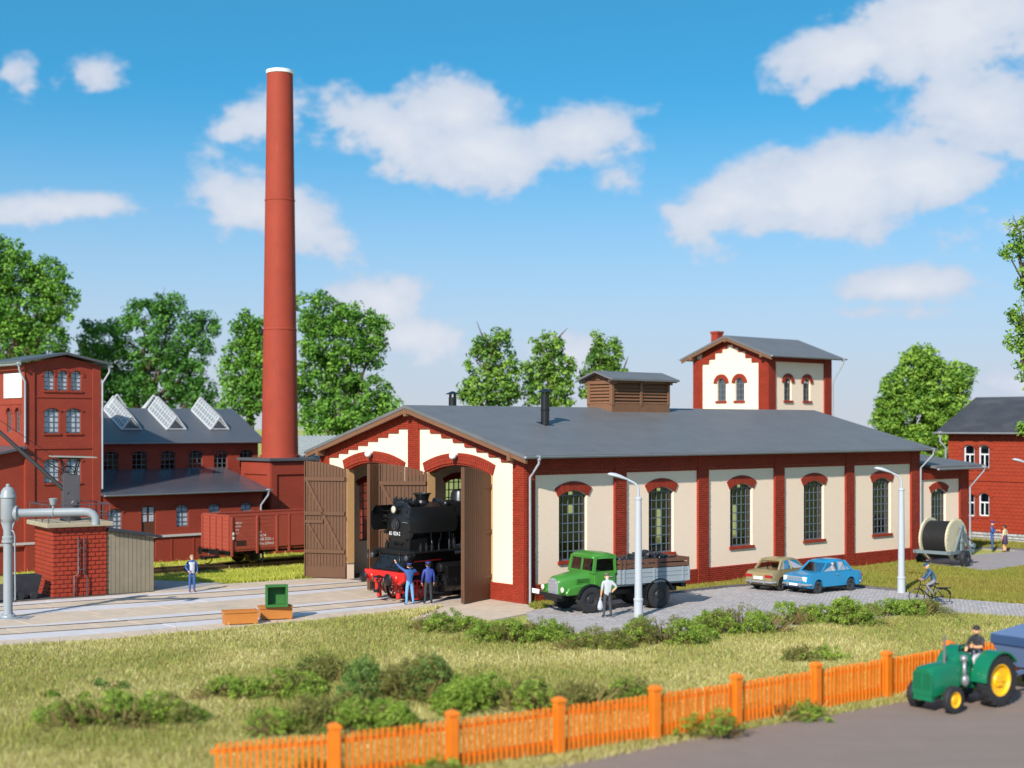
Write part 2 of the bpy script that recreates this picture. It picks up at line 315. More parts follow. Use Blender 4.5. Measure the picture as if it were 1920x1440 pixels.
ap = [WS(s, B9(s) - .05) for s in np.linspace(S0, S1, 24)] + [WS(s, max(B1(s) + 2.2, 13.4)) for s in np.linspace(S1, S0, 24)]
apron = sheet('pavement', ap, -.012, M_JOINT)
def slab_row(fa, fb, step, m, phase=0.0, name='paving_slab'):
    s = S0 + phase
    while s < S1 - .2:
        e = min(s + step, S1); gp = .022; z1 = .012 + random.uniform(-.006, .006); mb = MB()
        q = [WS(s+gp, fa(s)-gp), WS(e-gp, fa(e)-gp), WS(e-gp, fb(e)+gp), WS(s+gp, fb(s)+gp)]
        mb.add([(p.x, p.y, -.03) for p in q] + [(p.x, p.y, z1) for p in q], [(4,5,6,7),(0,1,5,4),(1,2,6,5),(2,3,7,6),(3,0,4,7)])
        mb.build(name, m, apron); s = e
mid = lambda a, b, k: (lambda s: a(s) * (1-k) + b(s) * k)
off = lambda a, d: (lambda s: a(s) + d)
slab_row(off(B1, 2.2), off(B1, 1.1), 1.9, M_TAN, .4); slab_row(off(B1, 1.1), B1, 1.9, M_TAN)
slab_row(B1, off(B2, .06), 2.9, M_PALE, .8); slab_row(off(B2, -.07), off(B3, .07), 1.45, M_TAN); slab_row(off(B3, -.06), B4, 2.9, M_PALE)
slab_row(B4, mid(B4, B5, .5), 1.45, M_TAN, .6); slab_row(mid(B4, B5, .5), B5, 1.45, M_TAN, .2)
slab_row(B5, off(B6, .06), 2.9, M_PALE, .3); slab_row(off(B6, -.07), off(B7, .07), 1.45, M_TAN, .5); slab_row(off(B7, -.06), B8, 2.9, M_PALE, 1.1); slab_row(B8, B9, 1.45, M_TAN, .3)
def rail_line(mb, fs, s0, s1, w, z0, z1, n=40):
    for i in range(n):
        a = s0 + (s1-s0)*i/n; b = s0 + (s1-s0)*(i+1)/n
        q = [WS(a, fs(a)-w/2), WS(b, fs(b)-w/2), WS(b, fs(b)+w/2), WS(a, fs(a)+w/2)]
        mb.add([(p.x,p.y,z0) for p in q] + [(p.x,p.y,z1) for p in q], [(4,5,6,7),(0,1,5,4),(2,3,7,6)])
for lab, (fa, fb) in (('sunken steel track running under the black steam engine', (B6, B7)), ('empty sunken steel track leading to the left shed gate', (B2, B3))):
    tr = thing('railway_track', lab, 'track')
    for f in (fa, fb):
        mb = MB(); rail_line(mb, f, S0, 26, .07, -.05, .022, 60); mb.build('rail', M_STEEL, tr)
sheet('pavement', [WS(-6.2, B9(-6.2) - .02), WS(-3.2, B9(-3.2) - .02), WS(-.06, 1.55), WS(-.06, -.3), G(1003,1143.5), G(985,1151), G(905,1166), G(760,1165)], .006, M_TAN)
# coal yard floor under the crane
M_COALDUST = mat('coal_dust', S(70, 66, 66), .9, var=.3, vscale=3, bump=.4, bscale=25)
sheet('yard', [G(-80,1140), G(0,1131.5), G(100,1124), G(200,1117), G(289,1110), G(300,1098), G(200,1090), G(-80,1098)], .018, M_COALDUST)
M_GREYC = mat('grey_concrete', S(150, 146, 146), .85, var=.1, vscale=2, bump=.15)
sheet('path', [G(289,1109), G(352,1105), G(420,1094), G(345,1087), G(318,1078), G(288,1076)], .0225, M_GREYC)
# cobbled yard, kerb, right-hand yard, road in front
COB = [G(985,1146), G(1030,1139), G(1150,1125), G(1270,1112), G(1360,1102), G(1414,1098), G(1510,1098), G(1608,1101), G(1690,1109), G(1770,1121), G(1920,1132), G(2050,1140), G(2450,1166), G(2450,1212), G(2050,1172), G(1920,1159), G(1795,1152), G(1650,1160), G(1400,1185), G(1200,1200), G(1070,1190), G(1000,1175)]
M_COBB = mat('cobble_bed', S(132, 125, 126), .9, var=.1)
cobroad = sheet('road', COB, -.02, M_COBB)
def inpoly(P, poly):
    x, y = P[:, 0], P[:, 1]; c = np.zeros(len(P), bool); n = len(poly)
    for i in range(n):
        x0, y0 = poly[i][0], poly[i][1]; x1, y1 = poly[(i+1) % n][0], poly[(i+1) % n][1]
        if y0 == y1: continue
        c ^= ((y0 > y) != (y1 > y)) & (x < (x1-x0)*(y-y0)/(y1-y0) + x0)
    return c
def npmesh(name, verts, loops, sizes, mats, attr=None):
    me = bpy.data.meshes.new(name); me.vertices.add(len(verts)); me.vertices.foreach_set('co', np.asarray(verts, np.float32).ravel())
    me.loops.add(len(loops)); me.loops.foreach_set('vertex_index', np.asarray(loops, np.int32)); n = len(sizes)
    me.polygons.add(n); st = np.concatenate([[0], np.cumsum(sizes)[:-1]]).astype(np.int32); me.polygons.foreach_set('loop_start', st)
    for m in (mats if isinstance(mats, (list, tuple)) else [mats]): me.materials.append(m)
    if attr is not None:
        a = me.attributes.new('cv', 'FLOAT', 'POINT'); a.data.foreach_set('value', np.asarray(attr, np.float32))
    me.update(calc_edges=True); return me
def cobbles():
    a, b = .21, .15; ca, sa = math.cos(R(18)), math.sin(R(18))
    xs, ys = np.meshgrid(np.arange(-30, 60, a), np.arange(0, 90, b)); r = np.round(ys / b).astype(int)
    lx = xs + (r % 2) * a / 2; ly = ys + .05 * np.sin(lx * 1.5)
    P = np.stack([lx.ravel() * ca - ly.ravel() * sa + 12, lx.ravel() * sa + ly.ravel() * ca + 15], 1)
    P = P[inpoly(P, COB)]; n = len(P)
    hx = a * .47 * RNG.uniform(.9, 1.05, n); hy = b * .46 * RNG.uniform(.9, 1.05, n); z = RNG.uniform(-.004, .014, n)
    an = R(18) + RNG.normal(0, .07, n); c, s = np.cos(an), np.sin(an); V_ = np.zeros((n, 8, 3))
    for k, (u, v, lv) in enumerate([(-1,-1,0),(1,-1,0),(1,1,0),(-1,1,0),(-.8,-.76,1),(.8,-.76,1),(.8,.76,1),(-.8,.76,1)]):
        X, Y = u * hx, v * hy; V_[:, k, 0] = P[:, 0] + X * c - Y * s; V_[:, k, 1] = P[:, 1] + X * s + Y * c; V_[:, k, 2] = z if lv else -.012
    F = np.array([(4,5,6,7),(0,1,5,4),(1,2,6,5),(2,3,7,6),(3,0,4,7)]); L_ = (F[None] + (np.arange(n) * 8)[:, None, None]).ravel()
    m = mat('cobblestone', S(160, 152, 150), .7, var=.06, vscale=.5, island=.12)
    o = bpy.data.objects.new('cobblestones', npmesh('cobblestones', V_.reshape(-1, 3), L_, np.full(n * 5, 4), m)); COL.objects.link(o); o.parent = cobroad; o['kind'] = 'stuff'
cobbles()
M_KERB = mat('kerb_stone', S(96, 92, 92), .8, var=.15, vscale=4)
def kerb_run(name, pts, w=.16, h=.10, step=1.0):
    root = bpy.data.objects.new(name, None); COL.objects.link(root); root['kind'] = 'structure'
    for a, b in zip(pts[:-1], pts[1:]):
        a, b = Vector(a), Vector(b); d = (b - a); n = max(1, int(d.length / step))
        for i in range(n):
            p, q = a + d * (i / n) + d.normalized() * .015, a + d * ((i+1) / n) - d.normalized() * .015
            mb = MB(); mb.bar(p + Vector((0,0,h-.15)), q + Vector((0,0,h-.15)), w, .3); mb.build('kerb_stone', M_KERB, root)
kerb_run('kerb', [p + Vector((0, .09, 0)) for p in COB[1:9]])
M_ASPH = mat('asphalt', S(139, 121, 111), .9, spec=.25, var=.05, vscale=1.2, bump=.6, bscale=22, streak=((.20,.17,.15,1), .3, .25, .6, 1), speck=((.12,.11,.1,1), 9, .14))
M_ASPH2 = mat('yard_asphalt', S(150, 142, 142), .85, var=.06, vscale=1.2, bump=.4, bscale=24)
YARD = [WS(29.9, -.05), WS(33, -.05), WS(40, -.4), G(1815,1027), G(1920,1032), G(2100,1040), G(2450,1060), G(2450,1072), G(2100,1052), G(1920,1062), G(1870,1070), G(1842,1072), G(1800,1066), G(1750,1062)]
sheet('yard', YARD, -.01, M_ASPH2)
kerb_run('kerb', [G(1815,1026.5), G(1860,1029), G(1920,1032), G(2080,1040)], h=.1)
ROAD = [G(1000,1441), G(1228,1397), G(1381,1366), G(1530,1341), G(1663,1318), G(1775,1300), G(1920,1278), G(2200,1240), G(2600,1190), G(3400,1200), G(3400,1900), G(200,1900), G(600,1530)]
sheet('road', ROAD, -.02, M_ASPH)
# wagon track
wt = thing('railway_track', 'brown rails in the grass under the open goods wagon', 'track')
for t in (20.73, 22.17):
    mb = MB(); a, b = WS(-7.4, t), WS(14, t); mb.bar(a + Vector((0,0,.10)), b + Vector((0,0,.10)), .14, .02); mb.bar(a + Vector((0,0,.16)), b + Vector((0,0,.16)), .03, .12); mb.bar(a + Vector((0,0,.24)), b + Vector((0,0,.24)), .075, .05); mb.build('rail', M_STEEL, wt)
SLP = MB(); SLP.box(-.13, .13, -1.25, 1.25, -.06, .095); SLPM = SLP.mesh('sleeper', mat('sleeper_wood', S(92, 72, 52), .85, var=.2))
for i in range(30): inst('sleeper', SLPM, wt, WS(-7 + i * .68, 21.45), (0, 0, UA))
# ================================================================ wall, window and brick builders
def arc(w, h):
    r = (w*w/4 + h*h) / (2*h); return r
def arc_z(x, w, zs, h):
    if h <= 0: return zs
    r = arc(w, h); return zs + h - r + math.sqrt(max(0, r*r - x*x))
def arch_wall(mb, f, a0, a1, z0, ztop, ops, d, seg=8):
    """sheet wall with real arched openings: outer face, inner face and reveals; ops = (cx, w, zb, zs, rise)"""
    xs = {a0, a1}
    for cx, w, zb, zs, h in ops:
        for k in range(seg + 1): xs.add(round(cx - w/2 + w*k/seg, 5))
    if callable(ztop): xs |= {k for k in getattr(ztop, 'breaks', ())}
    xs = sorted(x for x in xs if a0 <= x <= a1); zt = ztop if callable(ztop) else (lambda a: ztop)
    for xa, xb in zip(xs[:-1], xs[1:]):
        if xb - xa < 1e-4: continue
        c = (xa + xb) / 2; op = next((o for o in ops if abs(c - o[0]) < o[1]/2), None)
        spans = [((z0, z0), (zt(xa), zt(xb)))] if op is None else [((z0, z0), (op[2], op[2])), (tuple(arc_z(x - op[0], op[1], op[3], op[4]) for x in (xa, xb)), (zt(xa), zt(xb)))]
        for (l0, l1), (h0, h1) in spans:
            if h0 - l0 < 1e-3: continue
            for dd in (0, d): mb.quad(f(xa, l0, dd), f(xb, l1, dd), f(xb, h1, dd), f(xa, h0, dd))
        if op is not None:
            za, zb_ = (arc_z(x - op[0], op[1], op[3], op[4]) for x in (xa, xb))
            mb.quad(f(xa, za, 0), f(xb, zb_, 0), f(xb, zb_, d), f(xa, za, d)); mb.quad(f(xa, op[2], 0), f(xb, op[2], 0), f(xb, op[2], d), f(xa, op[2], d))
    for cx, w, zb, zs, h in ops:
        for x in (cx - w/2, cx + w/2): mb.quad(f(x, zb, 0), f(x, zs, 0), f(x, zs, d), f(x, zb, d))
    return mb
PANES = {}
def window(parent, f, cx, w, zb, zs, h, cols, rows, d=.16, bar=.045, panes=True, mbar=None, mglass=None, name='window', key=None, dbars=()):
    """glazing bars (the part) with each pane of glass as a piece of its own below it"""
    mbar = mbar or M_BAR; mglass = mglass or M_GLASS; mb = MB(); x0 = cx - w/2; cw = w / cols; rh = (zs - zb) / rows
    zt = lambda x: arc_z(x - cx, w, zs, h)
    for i in range(cols + 1):
        x = x0 + cw*i; bw = bar * (1.5 if i in (0, cols) else 1); xa, xb = max(x0, x - bw/2), min(x0 + w, x + bw/2); mb.fbox(f, xa, xb, zb, zt(x), d - .03, d + .03)
    for j in range(rows + 1):
        if j == rows and h <= 0: continue
        z = zb + rh*j; bw = bar * (1.6 if j == 0 or j in dbars else 1); mb.fbox(f, x0, x0 + w, z - bw/2 if j else zb, z + bw/2 if j else zb + bw, d - .026, d + .026)
    n = 12
    for k in range(n):
        xa, xb = x0 + w*k/n, x0 + w*(k+1)/n; za, zb2 = zt(xa), zt(xb); t = bar * 1.3
        mb.add([f(xa,za,d-.03), f(xb,zb2,d-.03), f(xb,zb2-t,d-.03), f(xa,za-t,d-.03), f(xa,za-t,d+.03), f(xb,zb2-t,d+.03)], [(0,1,2,3),(3,2,5,4)])
    fr = mb.build(name, mbar, parent)
    cells = [(i, j) for j in range(rows + (1 if h > 0 else 0)) for i in range(cols)]
    if not panes: one = MB()
    for i, j in cells:
        xa, xb = x0 + cw*i, x0 + cw*(i+1); za = zb + rh*j
        if j < rows: poly = [(xa, za), (xb, za), (xb, za + rh), (xa, za + rh)]
        else: poly = [(xa, zs), (xb, zs)] + [(xb - cw*k/3, zt(xb - cw*k/3)) for k in range(4)]
        if panes:
            mb = MB(); mb.quad(*[f(a, b, d) for a, b in poly]); mb.build('pane', mglass, fr)
        else: one.quad(*[f(a, b, d) for a, b in poly])
    if not panes: one.build('glass', mglass, fr)
    return fr
def arch_ring(mb, f, cx, w, zs, h, th, n, d0, d1, ext=.06, gap=.12):
    r = arc(w, h); zc = zs + h - r; A = math.asin(min(1, (w/2 + ext) / r))
    for k in range(n):
        t0, t1 = -A + 2*A*(k + gap/2)/n, -A + 2*A*(k + 1 - gap/2)/n
        p = [(cx + q*math.sin(t), zc + q*math.cos(t)) for t, q in ((t0, r), (t1, r), (t1, r + th), (t0, r + th))]
        mb.prism(p, f, d0, d1)
    k2 = 10; p = [(cx + (r+.012)*math.sin(-A + 2*A*k/k2), zc + (r+.012)*math.cos(-A + 2*A*k/k2)) for k in range(k2+1)] + [(cx + (r+th-.012)*math.sin(A - 2*A*k/k2), zc + (r+th-.012)*math.cos(A - 2*A*k/k2)) for k in range(k2+1)]
    mb.prism(p, f, d0 + .025, d1)
def brick_fill(mb, f, a0, a1, z0, z1, d, bw=.26, bh=.098, gap=.026, ztop=None, proud=.028, zoff=None):
    nrow = max(1, round((z1 - z0) / bh)); hh = (z1 - z0) / nrow
    for j in range(nrow):
        za, zb = z0 + hh*j + gap/2, z0 + hh*(j+1) - gap/2; x = a0 - (bw/2 if j % 2 else 0)
        while x < a1:
            xa, xb = max(a0, x) + gap/2, min(a1, x + bw) - gap/2; x += bw
            if xb - xa < .05 or (ztop and (zb > ztop(xa) or zb > ztop(xb))): continue
            p = proud * random.uniform(.7, 1.2); i = .008
            P = [f(xa, za, d), f(xb, za, d), f(xb, zb, d), f(xa, zb, d), f(xa+i, za+i, d-p), f(xb-i, za+i, d-p), f(xb-i, zb-i, d-p), f(xa+i, zb-i, d-p)]
            mb.add(P, [(4,5,6,7),(0,1,5,4),(1,2,6,5),(2,3,7,6),(3,0,4,7)])
def brick_block(backing, bricks, f, a0, a1, z0, z1, d, inner=.06, **k):
    backing.fbox(f, a0, a1, z0, z1, d, inner); brick_fill(bricks, f, a0, a1, z0, z1, d, **k)
def gutter(parent, f, a0, a1, z, d, r=.095, brackets=1.0):
    """half-round gutter along a; f maps (a, z, d)"""
    mb = MB(); n = 8; P = []
    for a in (a0, a1):
        P += [f(a, z - r*math.sin(math.pi*k/n), d + r*math.cos(math.pi*k/n)) for k in range(n+1)]
        P += [f(a, z - (r-.02)*math.sin(math.pi*k/n), d + (r-.02)*math.cos(math.pi*k/n)) for k in range(n+1)]
    m = n + 1; F = []
    for k in range(n): F += [(k, k+1, 2*m+k+1, 2*m+k), (m+k, m+k+1, 3*m+k+1, 3*m+k), (k, k+1, m+k+1, m+k), (2*m+k, 2*m+k+1, 3*m+k+1, 3*m+k)]
    F += [(0, m, 3*m, 2*m), (n, m+n, 3*m+n, 2*m+n)]; F += [tuple(range(n+1)), tuple(2*m+k for k in range(n+1))]
    mb.add(P, F); g_ = mb.build('gutter', M_ZINC, parent, smooth=40)
    x = a0 + brackets*.4
    while x < a1:
        b = MB(); P = []
        for a in (x - .02, x + .02): P += [f(a, z - (r+.016)*math.sin(math.pi*k/n), d + (r+.016)*math.cos(math.pi*k/n)) for k in range(n+1)]
        b.add(P, [(k, k+1, m+k+1, m+k) for k in range(n)]); b.build('bracket', M_ZINC, g_); x += brackets
    return g_
def downpipe(parent, pts, r=.055):
    mb = MB(); mb.tube(pts, r, 8); mb.lathe([(r*1.5, 0), (r*2.2, .18), (r*2.2, .2)], (pts[0][0], pts[0][1], pts[0][2]-.02)); return mb.build('downpipe', M_ZINC, parent, smooth=50)
# ================================================================ engine shed (local frame: x = along the shed, y = across, origin at its front corner)
SH = thing('engine_shed', 'cream and red brick engine shed with grey roof and open brown gates', 'shed', CORNER, UA)
LEN, WID, RZ, RSL = 29.7, 15.2, 8.5, .266; HW = WID / 2
fS = lambda a, z, d: (a, d, z); fG = lambda a, z, d: (d, a, z); fL = lambda a, z, d: (a, WID - d, z); fB = lambda a, z, d: (LEN - d, a, z)
zr = lambda t: RZ - .16 - RSL * abs(t - HW); zr.breaks = (HW,)
PIL = [(0, .55), (5.36, 6.12), (10.98, 11.75), (16.77, 17.55), (22.75, 23.5), (28.85, 29.7)]
WX = [2.86, 8.52, 14.28, 20.1, 26.15]; WIN = [(x, 1.7, 1.66, 4.5, .22) for x in WX]
mb = MB(); arch_wall(mb, fS, 0, LEN, 0, zr(0), WIN, .34); mb.build('side_wall', M_CREAM, SH)
mb = MB(); arch_wall(mb, fL, 0, LEN, 0, zr(0), WIN, .34); mb.build('side_wall', M_CREAM, SH)
GATES = [(4.38, 4.5, -.1, 5.45, .42), (10.82, 4.5, -.1, 5.45, .42)]
mb = MB(); arch_wall(mb, fG, 0, WID, 0, zr, GATES, .42, seg=16); mb.build('gable_wall', M_CREAM, SH)
mb = MB(); arch_wall(mb, fB, 0, WID, 0, zr, [], .34); mb.build('gable_wall', M_CREAM, SH)
mb = MB(); mb.box(.0, LEN, .1, WID-.1, -.2, -.004); mb.build('floor', mat('shed_floor', S(105, 98, 92), .85, var=.15, vscale=2), SH)
# brickwork of the long wall
bk, br = MB(), MB()
for a0, a1 in PIL: brick_block(bk, br, fS, a0 - (.03 if a0 == 0 else 0), a1, 0, 6.28, -.10)
for (p, q) in zip(PIL[:-1], PIL[1:]):
    a0, a1 = p[1] + .003, q[0] - .003; brick_block(bk, br, fS, a0, a1, 0, .76, -.075); brick_block(bk, br, fS, a0, a1, 5.56, 6.2, -.075)
    brick_block(bk, br, fS, a0, a1, 5.43, 5.55, -.045, bh=.12)
bk.build('pilasters', M_BRICK, SH); o = br.build('brickwork', M_BRICK, SH); o['kind'] = 'stuff'
bk, br = MB(), MB()
for a0, a1 in PIL: bk.fbox(fL, a0, a1, 0, 6.28, -.10, .05)
for (p, q) in zip(PIL[:-1], PIL[1:]): bk.fbox(fL, p[1], q[0], 0, .76, -.075, .05); bk.fbox(fL, p[1], q[0], 5.5, 6.2, -.075, .05)
bk.build('pilasters', M_BRICK, SH)
for k, (x, w, zb, zs, h) in enumerate(WIN):
    wd = window(SH, fS, x, w, zb, zs, h, 5, 7, d=.17); wl = window(SH, fL, x, w, zb, zs, h, 5, 7, d=.17, panes=k < 3, mglass=M_GLASSC)
    for f in (fS, fL):
        mb = MB(); arch_ring(mb, f, x, w, zs, h, .40, 19, -.055, .03); mb.build('window_arch', M_BRICK, SH)
        mb = MB(); [mb.fbox(f, x - w/2 - .08 + i*.233, x - w/2 - .08 + (i+1)*.233 - .012, zb - .13, zb + .005, -.09, .2) for i in range(8)]; mb.build('window_sill', M_BRICK, SH)
    for f in (lambda a, z, d: (a, .34 - d, z), lambda a, z, d: (a, WID - .34 + d, z)): mb = MB(); arch_ring(mb, f, x, w + .05, zs, h, .3, 14, -.03, .03); mb.build('inner_window_arch', M_BRICK, SH)
# brickwork of the front gable
bk, br = MB(), MB()
for a0, a1 in ((-.1, .62), (HW - .39, HW + .39), (WID - .62, WID + .1)):
    zt = zr(a1 if a1 < HW else a0) - .02 if a0 != HW - .39 else zr(HW - .39) - .02
    brick_block(bk, br, fG, a0, a1, 0, zt, -.11)
for a0, a1 in ((.62, 2.13), (6.63, HW - .39), (HW + .39, 8.57), (13.07, WID - .62)): brick_block(bk, br, fG, a0 + .003, a1, 0, .76, -.075)
ns = 8; sw = (HW - .39 - .62) / ns
for side in (0, 1):
    for k in range(ns):
        a0 = .62 + sw*k; a1 = a0 + sw; zl = 5.98 + .203 * k; m0, m1 = (a0, a1) if side == 0 else (WID - a1, WID - a0)
        bk.prism([(m0, zl), (m1, zl), (m1, zr(m1)-.01), (m0, zr(m0)-.01)], fG, -.075, .05); brick_fill(br, fG, m0, m1, zl, zl + .98, -.075, ztop=lambda t: zr(t) - .01)
bk.build('pilasters', M_BRICK, SH); o = br.build('brickwork', M_BRICK, SH); o['kind'] = 'stuff'
for cx, w, zb, zs, h in GATES:
    mb = MB()
    arch_ring(mb, fG, cx, w, zs, h, .145, 36, -.09, .02, ext=.12, gap=.16)
    r = arc(w, h)
    for row in (1, 2):
        ww = w * (r + .155*row) / r; arch_ring(mb, fG, cx, ww, zs + .155*row - (h*(r+.155*row)/r - h), h*(r+.155*row)/r, .145, 36 + (row % 2), -.09, .02, ext=.12, gap=.16)
    mb.build('gate_arch', M_BRICK, SH)
    mb = MB(); arch_ring(mb, fG, cx, w - .22, zs - .06, h - .02, .12, 30, -.03, .4, ext=.0, gap=.1); mb.build('arch_soffit', M_BRICK, SH)
    for a in (cx - w/2 - .02, cx + w/2 + .02): mb = MB(); mb.fbox(fG, a - .07, a + .07, .78, zs - .02, -.03, .40); mb.build('gate_post', mat('jamb_tan', S(196, 152, 104), .7, var=.05), SH)
    mb = MB(); mb.lathe([(.09, 0), (.09, .12), (.05, .16)], (-.08, cx + .02, zs + h + .37), (-1, 0, .2)); mb.ball((-.33, cx + .02, zs + h + .33), .17, 14, 10); mb.build('lamp', M_WHITE, SH, smooth=True)
# gates: boards, ledges, braces, strap hinges
LEAFW, NB = 2.2, 13
def top_z(x): return arc_z(2.25 - x, 4.5, 5.38, .42)
def gate_leaf(hinge, heading, inside, name='gate_leaf'):
    root = MB(); ins = inside
    for z in (1.35, 3.22, 4.92): root.box(.05, LEAFW - .03, .045*ins - .001, .115*ins, z - .09, z + .09)
    root.bar((LEAFW - .12, .08*ins, 4.84), (.25, .08*ins, 1.44), .07, .13); root.box(.02, LEAFW, .045*ins, .07*ins, .06, .62)
    root.bar((LEAFW - .2, .085*ins, 2.72), (1.2, .085*ins, 1.42), .06, .10); root.box(1.2, LEAFW - .03, .045*ins, .105*ins, 2.74, 2.88); root.box(LEAFW-.05, LEAFW+.0, .02*ins, .12*ins, .06, top_z(LEAFW)-.01)
    o = root.build(name, M_BROWN2, SH); hw = WS(0, hinge[1]) ; o.location = (hinge[0], hinge[1], 0); o.rotation_euler = (0, 0, heading - UA)
    bwid = LEAFW / NB
    for k in range(NB):
        x0, x1 = bwid*k + .011, bwid*(k+1) - .011; key = ('board', k)
        if key not in PANES:
            mb = MB(); mb.prism([(x0, .06), (x1, .06), (x1, top_z(x1)), (x0, top_z(x0))], lambda a, b, d: (a, d, b), -.04, .04); PANES[key] = mb.mesh('board', M_BROWN2)
        inst('board', PANES[key], o)
    for z in (1.0, 2.95, 4.9):
        mb = MB(); mb.box(-.02, .55, -.062*ins, -.041*ins, z - .05, z + .05); mb.cyl((0, -.05*ins, z - .1), (0, -.05*ins, z + .1), .05); [mb.cyl((x, -.06*ins, z), (x, -.075*ins, z), .022, n=6) for x in (.15, .3, .45)]; mb.build('hinge', M_BROWN2, o)
    return o
gate_leaf((-.06, 13.05), R(163.7), 1); gate_leaf((-.06, 6.61), R(179), 1); gate_leaf((-.06, 8.6), R(233.5), -1); gate_leaf((-.06, 2.15), R(240), -1)
# roof
OE, OG = .72, .6
zt = lambda t: RZ - RSL * abs(t - HW)
mb = MB()
for sgn in (0, 1):
    e, r_ = (-OE, HW) if sgn == 0 else (WID + OE, HW)
    P = [(-OG, e, zt(e)), (LEN + OG, e, zt(e)), (LEN + OG, r_, RZ), (-OG, r_, RZ)]; mb.add(P + [(p[0], p[1], p[2] - .15) for p in P], [(0,1,2,3),(7,6,5,4),(0,4,5,1),(1,5,6,2),(2,6,7,3),(3,7,4,0)])
roof = mb.build('roof', M_ROOF, SH)
for x0 in (-OG + .03, LEN + OG - .15):
    for e in (-OE + .02, WID + OE - .02):
        mb = MB(); P = [(x0, e, zt(e) - .152), (x0, HW, RZ - .152), (x0, HW, RZ - .36), (x0, e, zt(e) - .34)]; mb.add(P + [(p[0] + .12, p[1], p[2]) for p in P], [(0,1,2,3),(7,6,5,4),(0,4,5,1),(1,5,6,2),(2,6,7,3),(3,7,4,0)]); mb.build('bargeboard', M_BROWN, SH)
for t in (.35, HW, WID - .35):
    mb = MB(); mb.box(-OG + .0, .1, t - .11, t + .11, zr(t) - .36, zr(t) - .02); mb.build('purlin_end', M_BROWN, SH)
for f in (lambda a, z, d: (a, d, z), lambda a, z, d: (a, WID - d, z)): gutter(SH, f, -OG - .05, LEN + OG + .05, zt(-OE) - .03, -OE - .07)
downpipe(SH, [(.12, -OE - .07, 6.1), (.12, -OE - .07, 5.95), (.12, -.24, 5.35), (.12, -.24, .02)])
downpipe(SH, [(LEN + .25, -OE - .07, 6.1), (LEN + .25, -OE - .07, 5.95), (LEN - .1, -.22, 5.2), (LEN - .1, -.22, .02)])
downpipe(SH, [(.12, WID + OE + .07, 6.1), (.12, WID + OE + .07, 5.95), (.12, WID + .24, 5.35), (.12, WID + .24, .02)])
# louvred ridge vent
CX0, CX1, CY0, CY1, CZ = 12.06, 16.45, HW - .9, HW + .9, 9.93
cu = MB(); cu.box(CX0, CX1, CY0, CY1, 8.1, 8.68)
for x in (CX0, (CX0+CX1)/2 - .08, CX1 - .16):
    for y in (CY0, CY1 - .16): cu.box(x, x + .16, y - .03, y + .19, 8.6, CZ)
for y in (CY0, CY1 - .16): cu.box(CX0 - .05, CX1 + .05, y, y + .16, CZ - .16, CZ + .02)
for x in (CX0, CX1 - .16): cu.box(x - .03, x + .19, CY0 - .2, CY1 + .2, CZ - .22, CZ - .04)
for x in (CX0 - .25, (CX0+CX1)/2 - .08, CX1 + .1): cu.box(x, x + .16, CY0 - .32, CY0 + .02, CZ - .1, CZ + .04)
cu.prism([(CY0, CZ), (CY1, CZ), (HW, CZ + .4)], lambda a, b, d: (d, a, b), CX0 + .06, CX0 + .12); cu.prism([(CY0, CZ), (CY1, CZ), (HW, CZ + .4)], lambda a, b, d: (d, a, b), CX1 - .12, CX1 - .06)
cu.box(CX0 + .3, CX1 - .3, CY0 + .3, CY1 - .3, 8.2, CZ); cup = cu.build('ridge_vent', M_BROWN, SH)
hx = (CX1 - CX0) / 2 - .24
mb = MB(); mb.add([(-hx/2, -.06, -.09), (hx/2, -.06, -.09), (hx/2, -.045, -.115), (-hx/2, -.045, -.115), (-hx/2, .08, .09), (hx/2, .08, .09), (hx/2, .095, .065), (-hx/2, .095, .065)], [(0,1,5,4),(3,2,6,7),(0,1,2,3),(4,5,6,7),(1,2,6,5),(0,3,7,4)]); SLA = mb.mesh('slat', M_BROWN)
hy = CY1 - CY0 - .32
for j in range(6):
    z = 8.80 + j * .17
    for cx in ((CX0 + (CX0+CX1)/2) / 2 + .04, (CX1 + (CX0+CX1)/2) / 2 - .04):
        inst('slat', SLA, cup, (cx, CY0 + .05, z)); inst('slat', SLA, cup, (cx, CY1 - .05, z), (0, 0, math.pi))
    inst('slat', SLA, cup, (CX0 + .05, HW, z), (0, 0, -math.pi/2), (hy/hx, 1, 1)); inst('slat', SLA, cup, (CX1 - .05, HW, z), (0, 0, math.pi/2), (hy/hx, 1, 1))
mb = MB(); ov = .38; zc = CZ + .47
for s_ in (-1, 1):
    P = [(CX0 - ov, HW + s_*(.9+ov), zc - .42), (CX1 + ov, HW + s_*(.9+ov), zc - .42), (CX1 + ov, HW, zc), (CX0 - ov, HW, zc)]; mb.add(P + [(p[0], p[1], p[2] - .1) for p in P], [(0,1,2,3),(7,6,5,4),(0,4,5,1),(1,5,6,2),(2,6,7,3),(3,7,4,0)])
mb.build('vent_roof', M_ROOF, cup)
